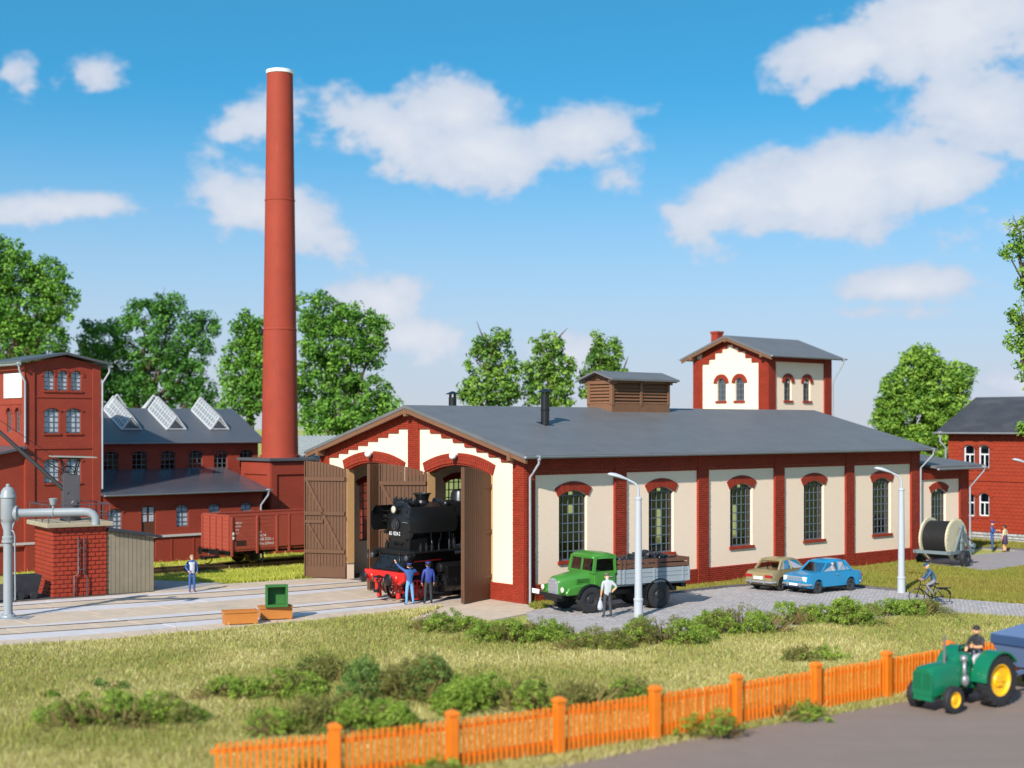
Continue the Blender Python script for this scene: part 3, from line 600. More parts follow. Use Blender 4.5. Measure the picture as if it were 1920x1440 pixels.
for s_, t_ in ((5.2, 4.33), (4.9, 10.87)):
    z = zt(t_); mb = MB(); mb.cyl((s_, t_, z - .1), (s_, t_, z + 1.35), .2, n=16); mb.lathe([(.2, 0), (.225, .02), (.225, .06), (.2, .08)], (s_, t_, z + .62), n=16)
    mb.add([(s_-.32, t_-.32, z-.09+.02), (s_+.32, t_-.32, z-.09+.02), (s_+.32, t_+.32, z+.09+.02), (s_-.32, t_+.32, z+.09+.02)] if t_ < HW else [(s_-.32, t_-.32, z+.11), (s_+.32, t_-.32, z+.11), (s_+.32, t_+.32, z-.07), (s_-.32, t_+.32, z-.07)], [(0,1,2,3)])
    vp = mb.build('vent_pipe', M_BLACK, SH, smooth=40)
    mb = MB(); mb.lathe([(.36, 0), (.36, .02), (.1, .13), (0, .16)], (s_, t_, z + 1.5), n=16); [mb.cyl((s_ + .16*math.cos(a), t_ + .16*math.sin(a), z + 1.3), (s_ + .16*math.cos(a), t_ + .16*math.sin(a), z + 1.52), .035, n=6) for a in (.4, 1.97, 3.54, 5.1)]; mb.build('cap', M_BLACK, vp, smooth=40)
# ================================================================ annex at the far end
AX = thing('shed_annex', 'low cream and brick annex behind the cable reel trailer', 'annex', CORNER, UA); AL = 34.75; AH = 5.12; ASL = .125
mb = MB(); arch_wall(mb, fS, LEN, AL, 0, AH, [(31.75, 1.5, 1.66, 3.78, .2)], .3)
f2 = lambda a, z, d: (AL - d, a, z); arch_wall(mb, f2, 0, 10.8, 0, AH, [], .3); mb.build('wall', M_CREAM, AX)
bk, br = MB(), MB()
brick_block(bk, br, fS, 33.85, AL + .03, 0, AH, -.1); brick_block(bk, br, fS, LEN + .05, 33.85, 0, .76, -.075); brick_block(bk, br, fS, LEN + .05, 33.85, 4.5, AH, -.075)
bk.build('pilaster', M_BRICK, AX); br.build('brickwork', M_BRICK, AX, kind='stuff')
window(AX, fS, 31.75, 1.5, 1.66, 3.78, .2, 5, 5, d=.17, panes=False); mb = MB(); arch_ring(mb, fS, 31.75, 1.5, 3.78, .2, .38, 17, -.055, .03); mb.build('window_arch', M_BRICK, AX); mb = MB(); mb.fbox(fS, 30.9, 32.6, 1.53, 1.665, -.09, .2); mb.build('window_sill', M_BRICK, AX)
mb = MB(); P = [(LEN - .1 + .75, -.75, 5.14), (AL + .7, -.75, 5.14), (AL + .7, 10.6, 5.14 + ASL*11.35), (LEN + .65, 10.6, 5.14 + ASL*11.35)]; mb.add(P + [(p[0], p[1], p[2] + .15) for p in P], [(0,1,2,3),(7,6,5,4),(0,4,5,1),(1,5,6,2),(2,6,7,3),(3,7,4,0)]); mb.build('roof', M_ROOF, AX)
gutter(AX, fS, LEN + .7, AL + .78, 5.15, -.83); downpipe(AX, [(AL + .45, -.83, 5.05), (AL + .45, -.83, 4.95), (AL + .0, -.2, 4.0), (AL + .0, -.2, .02)])
# ================================================================ tower behind the shed
TW = thing('water_tower', 'cream and red brick tower with gabled grey roof behind the shed', 'tower', WS(30.35, 11.13), UA); TV, TU, TH, TSL = 6.0, 6.4, 12.0, .37
tS = lambda a, z, d: (a, d, z); tG = lambda a, z, d: (d, a, z); tzr = lambda t: TH + .02 + TSL * (TV/2 + .0 - abs(t - TV/2)); tzr.breaks = (TV/2,)
wG = [(2.25, .74, 9.15, 10.25, .36), (3.75, .74, 9.15, 10.25, .36)]; wS = [(2.0, .74, 9.15, 10.25, .36), (3.95, .74, 9.15, 10.25, .36)]
mb = MB(); arch_wall(mb, tG, 0, TV, 0, tzr, wG, .3); arch_wall(mb, tS, 0, TU, 0, TH, wS, .3)
arch_wall(mb, lambda a, z, d: (a, TV - d, z), 0, TU, 0, TH, [], .3); arch_wall(mb, lambda a, z, d: (TU - d, a, z), 0, TV, 0, tzr, [], .3); mb.build('wall', M_CREAM, TW)
bk, br = MB(), MB()
for f, n_ in ((tG, TV), (tS, TU)):
    for a0, a1 in ((-.08, .68), (n_ - .68, n_ + .08)): brick_block(bk, br, f, a0, a1, 5, TH - .12, -.09 if f is tG else -.085)
brick_block(bk, br, tS, .68, TU - .68, TH - .42, TH - .1, -.06)
for k, (a0, a1, zl) in enumerate(((.68, 1.25, 11.55), (1.25, 1.75, 11.85), (1.75, 2.35, 12.25), (2.35, 2.75, 12.5), (2.75, 3.0, 12.7))):
    for m0, m1 in ((a0, a1), (TV - a1, TV - a0)):
        bk.prism([(m0, zl), (m1, zl), (m1, tzr(m1)), (m0, tzr(m0))], tG, -.075, .05); brick_fill(br, tG, m0, m1, zl, zl + .98, -.075, ztop=tzr)
bk.build('brick_trim', M_BRICK, TW); br.build('brickwork', M_BRICK, TW, kind='stuff')
for f, ws in ((tG, wG), (tS, wS)):
    for x, w, zb, zs, h in ws:
        window(TW, f, x, w, zb, zs, h, 3, 3, d=.15, bar=.05, panes=False); mb = MB(); arch_ring(mb, f, x, w, zs, h, .26, 15, -.07, .03, ext=-.001); mb.build('window_arch', M_BRICK, TW); mb = MB(); mb.fbox(f, x - .45, x + .45, zb - .13, zb + .005, -.09, .2); mb.build('window_sill', M_BRICK, TW)
mb = MB(); rz = TH + .2 + TSL*TV/2
for e in (-.72, TV + .72):
    P = [(-.6, e, rz - TSL*(TV/2+.72)), (TU + .6, e, rz - TSL*(TV/2+.72)), (TU + .6, TV/2, rz), (-.6, TV/2, rz)]; mb.add(P + [(p[0], p[1], p[2] - .14) for p in P], [(0,1,2,3),(7,6,5,4),(0,4,5,1),(1,5,6,2),(2,6,7,3),(3,7,4,0)])
mb.build('roof', M_ROOF, TW)
for e in (-.7, TV + .7):
    mb = MB(); ze = rz - TSL*(TV/2+.7) - .142; P = [(-.57, e, ze), (-.57, TV/2, rz - .142), (-.57, TV/2, rz - .3), (-.57, e, ze - .16)]; mb.add(P + [(p[0] + .1, p[1], p[2]) for p in P], [(0,1,2,3),(7,6,5,4),(0,4,5,1),(1,5,6,2),(2,6,7,3),(3,7,4,0)]); mb.build('bargeboard', M_BROWN, TW)
for t in (.1, TV/2, TV - .1): z = rz - TSL*abs(t - TV/2) - .14; mb = MB(); mb.box(-.6, .05, t - .1, t + .1, z - .28, z - .01); mb.build('purlin_end', M_BROWN, TW)
gutter(TW, tS, -.62, TU + .7, rz - TSL*(TV/2+.72) - .02, -.8); gutter(TW, lambda a, z, d: (a, TV - d, z), -.65, TU + .6, rz - TSL*(TV/2+.72) - .02, -.8)
downpipe(TW, [(TU + .35, -.8, 11.75), (TU + .35, -.8, 11.6), (TU + .12, -.15, 10.4), (TU + .12, -.15, 6)])
mb = MB(); mb.box(1.2, 1.75, TV - .9, TV - .35, 12.0, 13.75); mb.box(1.16, 1.79, TV - .94, TV - .31, 13.6, 13.76); mb.build('chimney', M_BRICK, TW)
# ================================================================ red brick factory at the left (same axes as the shed)
def SX(x, t): q = (x - 960) / FPX; return (q * (CORNER.y + VV.y*t) - CORNER.x - VV.x*t) / (U.x - q*U.y)
def TX(x, s): q = (x - 960) / FPX; return (q * (CORNER.y + U.y*s) - CORNER.x - U.x*s) / (VV.x - q*VV.y)
def ZY(y, s, t): return CAMH - (y - HZ) * (CORNER.y + U.y*s + VV.y*t) / FPX
M_FACT = brick_mat('factory_brick', (.30, .047, .026, 1)); M_WIN2 = mat('pale_curtain_pane', S(176, 180, 190), .25, var=.25, vscale=5)
M_GSLATE = mat('factory_roof', (.085, .088, .098, 1), .38, var=.08, vscale=.6, bump=.03)
def slab4(mb, P, th): return mb.add(P + [(p[0], p[1], p[2] - th) for p in P], [(0,1,2,3),(7,6,5,4),(0,4,5,1),(1,5,6,2),(2,6,7,3),(3,7,4,0)])
T0 = 26.2; TS0, TS1 = SX(49, T0), SX(187, T0)
FT = thing('factory_tower', 'three storey red brick factory tower with white sign at left edge', 'tower', CORNER, UA)
fF = lambda a, z, d: (a, T0 + d, z); fE = lambda a, z, d: (TS0 + d, a, z); TD = 5.2; tm = (TS0 + TS1) / 2; E = 10.75
tz = lambda a: E + .2 * ((TS1 - TS0)/2 - abs(a - tm)); tz.breaks = (tm,)
w3 = [(SX(x, T0), .56, ZY(732, -9, T0), ZY(700, -9, T0), .16) for x in (92.5, 117.5, 143)]; w2 = [(SX(x, T0), .82, ZY(812, -9, T0), ZY(771, -9, T0), .16) for x in (97, 138)]; w1 = [(SX(x, T0), .82, ZY(905, -9, T0), ZY(865, -9, T0), .16) for x in (97, 138)]
we = [(TX(x, TS0), .62, ZY(810, TS0, 27.6), ZY(772, TS0, 27.6), .22) for x in (17, 33)]
mb = MB()
for ws, za, zb in ((w1, 0, 6.5), (w2, 6.5, 8.9)): arch_wall(mb, fF, TS0, TS1, za, zb, ws, .25)
arch_wall(mb, fF, TS0, TS1, 8.9, tz, w3, .25); arch_wall(mb, fE, T0, T0 + TD, 0, E, we, .25); arch_wall(mb, lambda a, z, d: (TS1 - d, a, z), T0, T0 + TD, 0, E, [], .25)
mb.quad((TS0, T0 + TD, 0), (TS1, T0 + TD, 0), (TS1, T0 + TD, E), (TS0, T0 + TD, E))
for a0, a1 in ((TS0 - .03, TS0 + .42), (TS1 - .42, TS1 + .03)): mb.fbox(fF, a0, a1, 0, E - .05, -.07, .02)
mb.fbox(fF, TS0 + .42, TS1 - .42, 6.35, 6.55, -.05, .02); mb.fbox(fF, TS0 + .42, TS1 - .42, 9.0, 9.08, -.035, .02); mb.fbox(fE, T0 - .03, T0 + .35, 0, E - .05, -.07, .02); mb.fbox(fE, T0+.35, T0 + TD, 8.65, 8.72, -.04, .02); mb.build('wall', M_FACT, FT)
for ws, c, r in ((w3, 2, 4), (w2, 3, 4), (w1, 3, 4)):
    for x, w, zb, zs, h in ws:
        window(FT, fF, x, w, zb, zs, h, c, r, d=.12, bar=.04, panes=w > .7, mglass=M_WIN2); mb = MB(); arch_ring(mb, fF, x, w, zs, h, .14, 9, -.04, .02); mb.build('window_arch', M_FACT, FT); mb = MB(); mb.fbox(fF, x - w/2 - .06, x + w/2 + .06, zb - .1, zb, -.06, .1); mb.build('window_sill', M_FACT, FT)
for x, w, zb, zs, h in we: window(FT, fE, x, w, zb, zs, h, 2, 4, d=.14, bar=.04, panes=False); mb = MB(); arch_ring(mb, fE, x, w, zs, h, .14, 9, -.04, .02); mb.build('window_arch', M_FACT, FT)
mb = MB(); mb.fbox(fE, TX(42, TS0), TX(9, TS0), ZY(746, TS0, 27.6), ZY(700, TS0, 27.6), -.06, -.01); sg = mb.build('sign', M_WHITE, FT)
mb = MB(); ta, tb = TX(39, TS0), TX(13, TS0); z0_ = ZY(716, TS0, 27.6)
for j, (k0, k1) in enumerate(((.05, .95), (.3, .72))):
    x = k0
    while x < k1: wl_ = random.uniform(.03, .07); mb.fbox(fE, ta + (tb-ta)*x, ta + (tb-ta)*(x+wl_), z0_ - j*.38, z0_ - j*.38 + .11, -.064, -.059); x += wl_ + .02
mb.build('lettering', mat('faint_print', S(190, 192, 198), .6), sg)
mb = MB(); rz = tz(tm) + .22
for e in (TS0 - .42, TS1 + .42): z = rz - .2*((TS1-TS0)/2 + .42); slab4(mb, [(e, T0 - .4, z), (e, T0 + TD, z), (tm, T0 + TD, rz), (tm, T0 - .4, rz)], .12)
mb.build('roof', M_GSLATE, FT); gutter(FT, lambda a, z, d: (TS0 - .42 + d, a, z), T0 - .4, T0 + TD, 10.72, -.08, brackets=1.5); gutter(FT, lambda a, z, d: (TS1 + .42 - d, a, z), T0 - .4, T0 + TD, 10.72, -.08, brackets=1.5)
downpipe(FT, [(TS0 - .45, T0 - .2, 10.6), (TS0 - .45, T0 - .2, 10.4), (TS0 - .1, T0 - .12, 9.8), (TS0 - .1, T0 - .12, 6.7)]); downpipe(FT, [(TS1 + .45, T0 - .2, 10.6), (TS1 + .45, T0 - .2, 10.4), (TS1 + .1, T0 - .12, 9.8), (TS1 + .1, T0 - .12, 4.2)])
# low wing at the far left
FW = thing('factory_wing', 'low red brick wing with sloping grey roof at left picture edge', 'wing', CORNER, UA)
mb = MB(); f_ = lambda a, z, d: (a, T0 + .12 + d, z); tt = lambda a: 6.35 - .2*(TS0 - a); arch_wall(mb, f_, TS0 - 6, TS0 - .01, 0, tt, [], .2); mb.fbox(f_, TS0 - 2.0, TS0 - 1.75, 0, 5.6, -.05, .02); mb.build('wall', M_FACT, FW)
mb = MB(); slab4(mb, [(TS0 - 6.4, T0 - .3, 6.5 - 1.28), (TS0 - .08, T0 - .3, 6.5), (TS0 - .08, T0 + TD, 6.5), (TS0 - 6.4, T0 + TD, 6.5 - 1.28)], .12); mb.build('roof', M_GSLATE, FW)
# hall with skylights and its lean-to
FH = thing('factory_hall', 'long red brick factory hall with white roof skylights and lean-to', 'hall', CORNER, UA)
HT = 31.0; HS1 = SX(484, HT); hz = 6.62; RT, RZH = 34.6, 8.62; fH = lambda a, z, d: (a, HT + d, z); hs = (RZH - hz) / (RT - HT + .35)
wu = [(SX(x, HT), .92, ZY(880, 0, HT), ZY(851, 0, HT), .2) for x in (208, 262, 315, 367, 414, 462)]
mb = MB(); arch_wall(mb, fH, TS1, HS1, 0, hz, wu, .25); arch_wall(mb, lambda a, z, d: (a, 38.2 - d, z), TS1, HS1, 0, hz, [(TS1 + 1.6 + 1.9*k, 1.0, 5.0, 5.9, .2) for k in range(6)], .2)
hzt = lambda a: RZH - .2 - hs*abs(a - RT); hzt.breaks = (RT,); arch_wall(mb, lambda a, z, d: (HS1 - d, a, z), HT, 38.2, 0, hzt, [], .2); mb.build('wall', M_FACT, FH)
for x, w, zb, zs, h in wu: window(FH, fH, x, w, zb, zs, h, 3, 3, d=.13, bar=.035, panes=False); mb = MB(); arch_ring(mb, fH, x, w, zs, h, .13, 9, -.04, .02); mb.build('window_arch', M_FACT, FH); mb = MB(); mb.fbox(fH, x - w/2 - .06, x + w/2 + .06, zb - .08, zb, -.06, .1); mb.build('window_sill', M_FACT, FH)
mb = MB(); slab4(mb, [(TS1, HT - .35, hz), (HS1 + .35, HT - .35, hz), (HS1 + .35, RT, RZH), (TS1, RT, RZH)], .14); slab4(mb, [(TS1, 38.55, hz), (HS1 + .35, 38.55, hz), (HS1 + .35, RT, RZH), (TS1, RT, RZH)], .14); hr = mb.build('roof', M_GSLATE, FH)
gutter(FH, fH, TS1 + .05, HS1 + .4, hz - .02, -.43, brackets=1.5)
M_SKYL = mat('white_skylight_frame', (.55, .56, .57, 1), .5); rzh = lambda t: hz + hs*(t - HT + .35)
def milk_glass():
    if 'skylight_glass' in MATS: return MATS['skylight_glass']
    m = bpy.data.materials.new('skylight_glass'); m.use_nodes = True; N = m.node_tree.nodes; L = m.node_tree.links; N.clear()
    t = N.new('ShaderNodeBsdfTransparent'); d = N.new('ShaderNodeBsdfDiffuse'); d.inputs[0].default_value = (.42, .45, .48, 1); x = N.new('ShaderNodeMixShader'); x.inputs[0].default_value = .4; o = N.new('ShaderNodeOutputMaterial')
    L.new(t.outputs[0], x.inputs[1]); L.new(d.outputs[0], x.inputs[2]); L.new(x.outputs[0], o.inputs[0]); MATS['skylight_glass'] = m; return m
for k, x in enumerate((244, 328, 409, 250, 320)):
    back = k > 2; c = SX(x, 32.2) + (0 if not back else .2); t0, t1 = (32.0, 34.35) if not back else (36.9, 34.7); hw_ = .62; hh = .82 if not back else .85
    zf = (lambda t: rzh(t)) if not back else (lambda t: RZH - hs*(t - RT)); mb = MB()
    for sg_ in (-1, 1):
        b0, b1, a0, a1 = Vector((c + sg_*hw_, t0, zf(t0) + .03)), Vector((c + sg_*hw_, t1, zf(t1) + .03)), Vector((c, t0, zf(t0) + hh)), Vector((c, t1, zf(t1) + hh))
        for p, q, w in ((b0, b1, .08), (a0, a1, .08), (b0, a0, .09), (b1, a1, .09)): mb.bar(p, q, w, w)
        for j in range(1, 9): mb.bar(b0.lerp(b1, j/9), a0.lerp(a1, j/9), .04, .04)
        for j in (.35, .68): mb.bar(b0.lerp(a0, j), b1.lerp(a1, j), .03, .03)
    mb.bar((c - hw_, t0, zf(t0) + .06), (c + hw_, t0, zf(t0) + .06), .06, .06); sk = mb.build('skylight', M_SKYL, FH); gl = MB()
    for sg_ in (-1, 1): gl.quad((c + sg_*hw_, t0, zf(t0) + .03), (c + sg_*hw_, t1, zf(t1) + .03), (c, t1, zf(t1) + hh), (c, t0, zf(t0) + hh))
    gl.build('glass', milk_glass(), sk)
LE = SX(492, T0); lz = 3.9; lh = 4.95
wl = [(SX(x, T0), .80, ZY(990, -3, T0), ZY(956, -3, T0), .17) for x in (215.5,)] + [(SX(x, T0), .74, ZY(986, -1, T0), ZY(950, -1, T0), .17) for x in (342,)] + [(SX(402.5, T0), .72, ZY(984, 1, T0), ZY(948, 1, T0), .16), (SX(462, T0), .72, ZY(983, 2.5, T0), ZY(946, 2.5, T0), .16)]
dr = (SX(278.5, T0), .84, .4, ZY(952, -3, T0), .15); wl = sorted(wl + [dr])
mb = MB(); arch_wall(mb, fF, TS1 + .01, LE, 0, lz, wl, .22)
mb.quad((LE, T0, 0), (LE, HT, 0), (LE, HT, lh), (LE, T0, lz))
x = TS1 + .1
while x < LE: mb.fbox(fF, x, x + .08, 0, 1.45, -.03, .02); x += 1.35
mb.build('lean_to_wall', M_FACT, FH)
mb = MB(); mb.fbox(fF, TS0 - 4, LE - .2, 1.46, 1.58, -.1, -.02); mb.build('ledge', mat('pale_ledge', S(190, 182, 176), .7), FH)
for q in wl:
    if q is dr:
        x, w, zb, zs, h = q; mb = MB(); mb.fbox(fF, x - w/2, x + w/2, zb, zs + .12, .08, .14); d_ = mb.build('door', mat('door_brown', S(92, 54, 36), .6), FH)
        for sg_ in (-.2, .2):
            for zz_ in (0, .42): mb = MB(); mb.fbox(fF, x + sg_ - .13, x + sg_ + .13, zs - .72 + zz_, zs - .36 + zz_, .06, .079); mb.build('pane', M_WIN2, d_)
    else:
        x, w, zb, zs, h = q; window(FH, fF, x, w, zb, zs, h, 2 if w < .79 else 3, 4, d=.12, bar=.045, mglass=M_WIN2)
        mb = MB(); arch_ring(mb, fF, x, w, zs, h, .13, 9, -.04, .02); mb.build('window_arch', M_FACT, FH)
mb = MB(); slab4(mb, [(TS1 + .02, T0 - .45, lz), (LE + .3, T0 - .45, lz), (LE + .3, HT - .01, lh + .1), (TS1 + .02, HT - .01, lh + .1)], .12); mb.build('lean_to_roof', mat('glossy_roof', (.075, .072, .085, 1), .22, var=.06, vscale=.6), FH)
gutter(FH, fF, TS1 + .05, LE + .33, lz - .02, -.52, brackets=1.5); downpipe(FH, [(LE + .1, T0 - .5, 3.75), (LE + .1, T0 - .5, 3.6), (LE - .15, T0 - .1, 3.0), (LE - .15, T0 - .1, .1)])
# factory chimney
CH = thing('factory_chimney', 'tall round red brick chimney with white rim on square base', 'chimney', WS(5.6, 28.1), UA)
mb = MB(); mb.box(-1.6, 1.6, -1.6, 1.6, 0, 5.5)
for f in (lambda a, z, d: (a, -1.6 + d, z), lambda a, z, d: (-1.6 + d, a, z)):
    for a0, a1, z0, z1 in ((-1.63, -1.25, 0, 5.4), (1.25, 1.63, 0, 5.4), (-1.25, 1.25, 4.7, 5.4), (-1.25, 1.25, 0, .8)): mb.fbox(f, a0, a1, z0, z1, -.08, .02)
mb.build('base', M_FACT, CH); mb = MB(); mb.box(-1.85, 1.85, -1.85, 1.85, 5.5, 5.66); mb.build('base_slab', M_GSLATE, CH)
mb = MB(); H0, H1 = 5.66, 28.7; rr = lambda z: 1.09 - (1.09 - .77)*(z - H0)/(H1 - H0)
pr = [(1.2, H0), (1.2, H0 + .15), (rr(H0 + .16), H0 + .16)]
for zj in (13.3, 21.0): pr += [(rr(zj) + .0, zj - .06), (rr(zj) + .025, zj - .04), (rr(zj) + .025, zj + .04), (rr(zj) - .01, zj + .06)]
pr += [(rr(H1), H1), (rr(H1) - .2, H1), (rr(H1) - .2, H1 - .5)]; mb.lathe(pr, n=48); mb.build('stack', brick_mat('chimney_brick', (.34, .052, .028, 1), .26, .085), CH, smooth=35)
mb = MB(); mb.lathe([(.76, H1 - .18), (.82, H1 - .16), (.82, H1 + .03), (.74, H1 + .06), (.55, H1 + .06), (.55, H1 - .3)], n=40); mb.build('rim', M_WHITE, CH, smooth=35)
# ribbed grey shed seen between chimney and gate
RS = thing('ribbed_shed', 'small grey ribbed roof just right of the chimney base', 'shed', CORNER, UA); mb = MB(); mb.box(9, 16, 30.3, 34, 0, 5.3); mb.build('wall', M_FACT, RS)
mb = MB(); slab4(mb, [(8.6, 29.8, 5.3), (16.3, 29.8, 5.3), (16.3, 34, 6.9), (8.6, 34, 6.9)], .1); [mb.bar((8.7 + .32*k, 29.78, 5.34), (8.7 + .32*k, 34, 6.94), .06, .06) for k in range(24)]; mb.build('roof', mat('ribbed_zinc', S(150, 156, 156), .5, var=.1), RS)
# ================================================================ open goods wagon
WG = thing('goods_wagon', 'reddish brown open goods wagon with white lettering on grass track', 'wagon', WS(-2.5, 21.45), UA)
M_WAG = mat('wagon_brown', (.335, .062, .036, 1), .55, var=.05, vscale=3); WL, HWD = 8.4, 1.45; Z0, Z1 = 1.12, 2.84
mb = MB()
for j in range(8):
    z0 = Z0 + (Z1 - Z0)*j/8; z1 = Z0 + (Z1 - Z0)*(j+1)/8 - .012
    for y in (-HWD, HWD - .07): mb.box(0, WL, y, y + .07, z0, z1)
    for x in (0, WL - .07): mb.box(x, x + .07, -HWD + .07, HWD - .07, z0, z1)
mb.box(.03, WL - .03, -HWD + .03, HWD - .03, Z0 - .1, Z0 + .06); mb.box(.02, WL - .02, -HWD + .02, HWD - .02, Z0 - .02, Z0 + .1)
for y in (-HWD - .02, HWD - .09): mb.box(-.02, WL + .02, y, y + .11, Z1 - .01, Z1 + .07)
for x in (-.02, WL - .09): mb.box(x, x + .11, -HWD, HWD, Z1 - .01, Z1 + .07)
for x in (0.04, 1.55, 2.75, 3.5, 4.9, 5.6, 6.8, WL - .12): [mb.box(x, x + .1, y, y + .09, Z0 - .25 if x > 1 else Z0 - .35, Z1) for y in (-HWD - .07, HWD - .02)]
for y in (-1.42, -.72, -.1, .55, 1.3): mb.box(-.08, .01, y, y + .1, Z0, Z1)
mb.bar((.15, -HWD - .01, Z1 - .25), (1.5, -HWD - .01, Z0 + .2), .02, .06, (0, 1, 0)); mb.bar((2.8, -HWD - .01, Z0 + .3), (1.6, -HWD - .01, Z1 - .2), .02, .06, (0, 1, 0)); mb.build('body', M_WAG, WG)
mb = MB(); mb.box(2.85, 5.4, -HWD - .045, -HWD + .0, Z0 + .05, Z1 - .03); mb.build('side_door', M_WAG, WG)
mb = MB(); [mb.box(.05, WL - .05, y, y + .12, .85, 1.03) for y in (-.95, .83)]; mb.box(-.02, .2, -1.35, 1.35, .82, 1.05); mb.box(WL - .2, WL + .02, -1.35, 1.35, .82, 1.05); mb.build('underframe', M_BLACK, WG)
for x in (1.75, 6.6):
    mb = MB(); mb.cyl((x, -1.1, .62), (x, 1.1, .62), .07); ax = mb.build('axle', M_BLACK, WG)
    for y in (-.76, .70): mb = MB(); mb.lathe([(.08, -.06), (.42, -.02), (.46, -.05), (.46, .06), (.43, .07), (.40, .02), (.08, .05)], (x, y, .73), (0, 1, 0), 24); mb.build('wheel', mat('wheel_steel', S(110, 92, 66), .3, metal=.8), ax, smooth=35)
    for sy in (-1, 1): mb = MB(); mb.box(x - .16, x + .16, sy*1.0 - .07, sy*1.0 + .07, .42, .92); mb.tube([(x - .55, sy, .92), (x - .3, sy, .8), (x, sy, .77), (x + .3, sy, .8), (x + .55, sy, .92)], .05, 6); mb.tube([(x + .42, sy, .88), (x + .5, sy, .6), (x + .42, sy, .36)], .05, 6); mb.build('axle_guard', M_BLACK, ax)
for y in (-.87, .87): mb = MB(); mb.cyl((-.02, y, .98), (-.4, y, .98), .1, .08); mb.lathe([(.23, 0), (.22, .05), (.1, .08)], (-.46, y, .98), (1, 0, 0), 18); mb.build('buffer', M_BLACK, WG, smooth=40)
mb = MB(); mb.box(-.75, .1, -.25, .25, .62, .7); mb.box(-.8, -.68, -.3, .3, .58, .76); mb.tube([(-.2, 0, .62), (-.35, -.05, .42), (-.6, -.1, .36), (-.68, -.1, .4)], .03, 6); mb.tube([(.1, .2, .8), (-.3, .2, .85), (-.35, .2, .7)], .03, 6); mb.build('coupler', M_BLACK, WG)
def text_mesh(txt, size, m, name='lettering', depth=.002):
    c = bpy.data.curves.new(name, 'FONT'); c.body = txt; c.size = size; c.extrude = depth; o = bpy.data.objects.new('tmp', c); COL.objects.link(o)
    bpy.context.view_layer.update(); me = bpy.data.meshes.new_from_object(o.evaluated_get(bpy.context.evaluated_depsgraph_get())); bpy.data.objects.remove(o); bpy.data.curves.remove(c)
    me.materials.clear(); me.materials.append(m); me.name = name; return me
M_PRINT = mat('white_print', S(225, 220, 214), .6)
for txt, x, z, sz in (('21', 1.72, 1.92, .17), ('50 DR', 1.72, 1.73, .17), ('558 2721-1', 1.72, 1.52, .2), ('El-u (Omu)', 1.72, 1.3, .2), ('14,3 m', .32, 2.45, .14), ('10,8 t', .32, 2.28, .14), ('21,0', .34, 2.1, .11), ('3,5 m', .32, 1.93, .09)):
    inst('lettering', text_mesh(txt, sz, M_PRINT), WG, (x, -HWD - .006, z), (R(90), 0, 0))
mb = MB(); mb.box(.1, .2, -HWD - .078, -HWD - .071, 1.65, 1.8); mb.box(.1, .2, -HWD - .078, -HWD - .071, 1.88, 2.03); mb.build('label', M_PRINT, WG); mb = MB(); mb.box(.35, .95, -HWD - .012, -HWD - .001, 1.3, 1.58); mb.build('panel', mat('dark_panel', S(58, 34, 28), .6), WG)
# ================================================================ coaling crane on its brick house
ca = R(33); CR = thing('crane_house', 'small red brick crane house with grey board lean-to', 'brick hut', G(98, 1121.5), ca)
FWd, FDp, FHt = 2.42, 2.9, 3.08
M_BR2 = mat('hut_brick', (.31, .038, .017, 1), .55, spec=.3, var=.08, vscale=2)
mb = MB(); mb.box(.03, FWd - .03, .03, FDp, 0, FHt); wall = mb.build('wall', mat('hut_mortar', (.21, .028, .014, 1), .6), CR)
def single_bricks(parent, f, a0, a1, z0, z1, bw, bh, m, gap=.03, proud=.045, limit=None, rest=None, avoid=lambda a, z: False):
    nrow = round((z1 - z0) / bh); hh = (z1 - z0) / nrow; cnt = 0
    for j in range(nrow):
        x = a0 - (bw/2 if j % 2 else 0)
        while x < a1 - .02:
            xa, xb = max(a0, x) + gap/2, min(a1, x + bw) - gap/2; x += bw
            if xb - xa < .06: continue
            za, zb = z0 + hh*j + gap/2, z0 + hh*(j+1) - gap/2
            if avoid((xa + xb)/2, (za + zb)/2): continue
            p = proud * random.uniform(.8, 1.15); i = .018; mb = rest if (limit is not None and cnt >= limit) else MB()
            mb.add([f(xa,za,.01), f(xb,za,.01), f(xb,zb,.01), f(xa,zb,.01), f(xa+i,za+i,-p), f(xb-i,za+i,-p), f(xb-i,zb-i,-p), f(xa+i,zb-i,-p)], [(4,5,6,7),(0,1,5,4),(1,2,6,5),(2,3,7,6),(3,0,4,7)])
            if mb is not rest: mb.build('brick', m, parent); cnt += 1
    return cnt
single_bricks(wall, lambda a, z, d: (a, .03 + d, z), 0, FWd, 0, FHt, .345, .193, M_BR2); single_bricks(wall, lambda a, z, d: (.03 + d, a, z), 0, FDp, 0, FHt, .345, .193, M_BR2)
mb = MB(); mb.box(-.32, FWd + .2, -.28, FDp + .2, FHt, FHt + .2); mb.build('roof_slab', mat('stone_slab', S(160, 146, 122), .8, var=.08, vscale=3, bump=.2), CR, bevel=.03)
M_BOARD = mat('grey_board', S(132, 120, 100), .75, var=.08, vscale=2, island=.06, streak=((.12,.10,.08,1), .25, 6, 6, .6))
LS = 2.16; nb = 11; bw = LS / nb; lt = lambda x: 2.84 - .17*(x)
for k in range(nb):
    x0, x1 = FWd + bw*k + .008, FWd + bw*(k+1) - .008; mb = MB(); mb.prism([(x0, 0), (x1, 0), (x1, lt(x1 - FWd)), (x0, lt(x0 - FWd))], lambda a, b, d: (a, .1 + d, b), -.03, .03); mb.build('board', M_BOARD, CR)
mb = MB(); mb.prism([(FWd, 0), (FWd + LS, 0), (FWd + LS, lt(LS) - .02), (FWd, lt(0) - .02)], lambda a, b, d: (a, d, b), .135, 2.0); mb.build('lean_to', M_BOARD, CR)
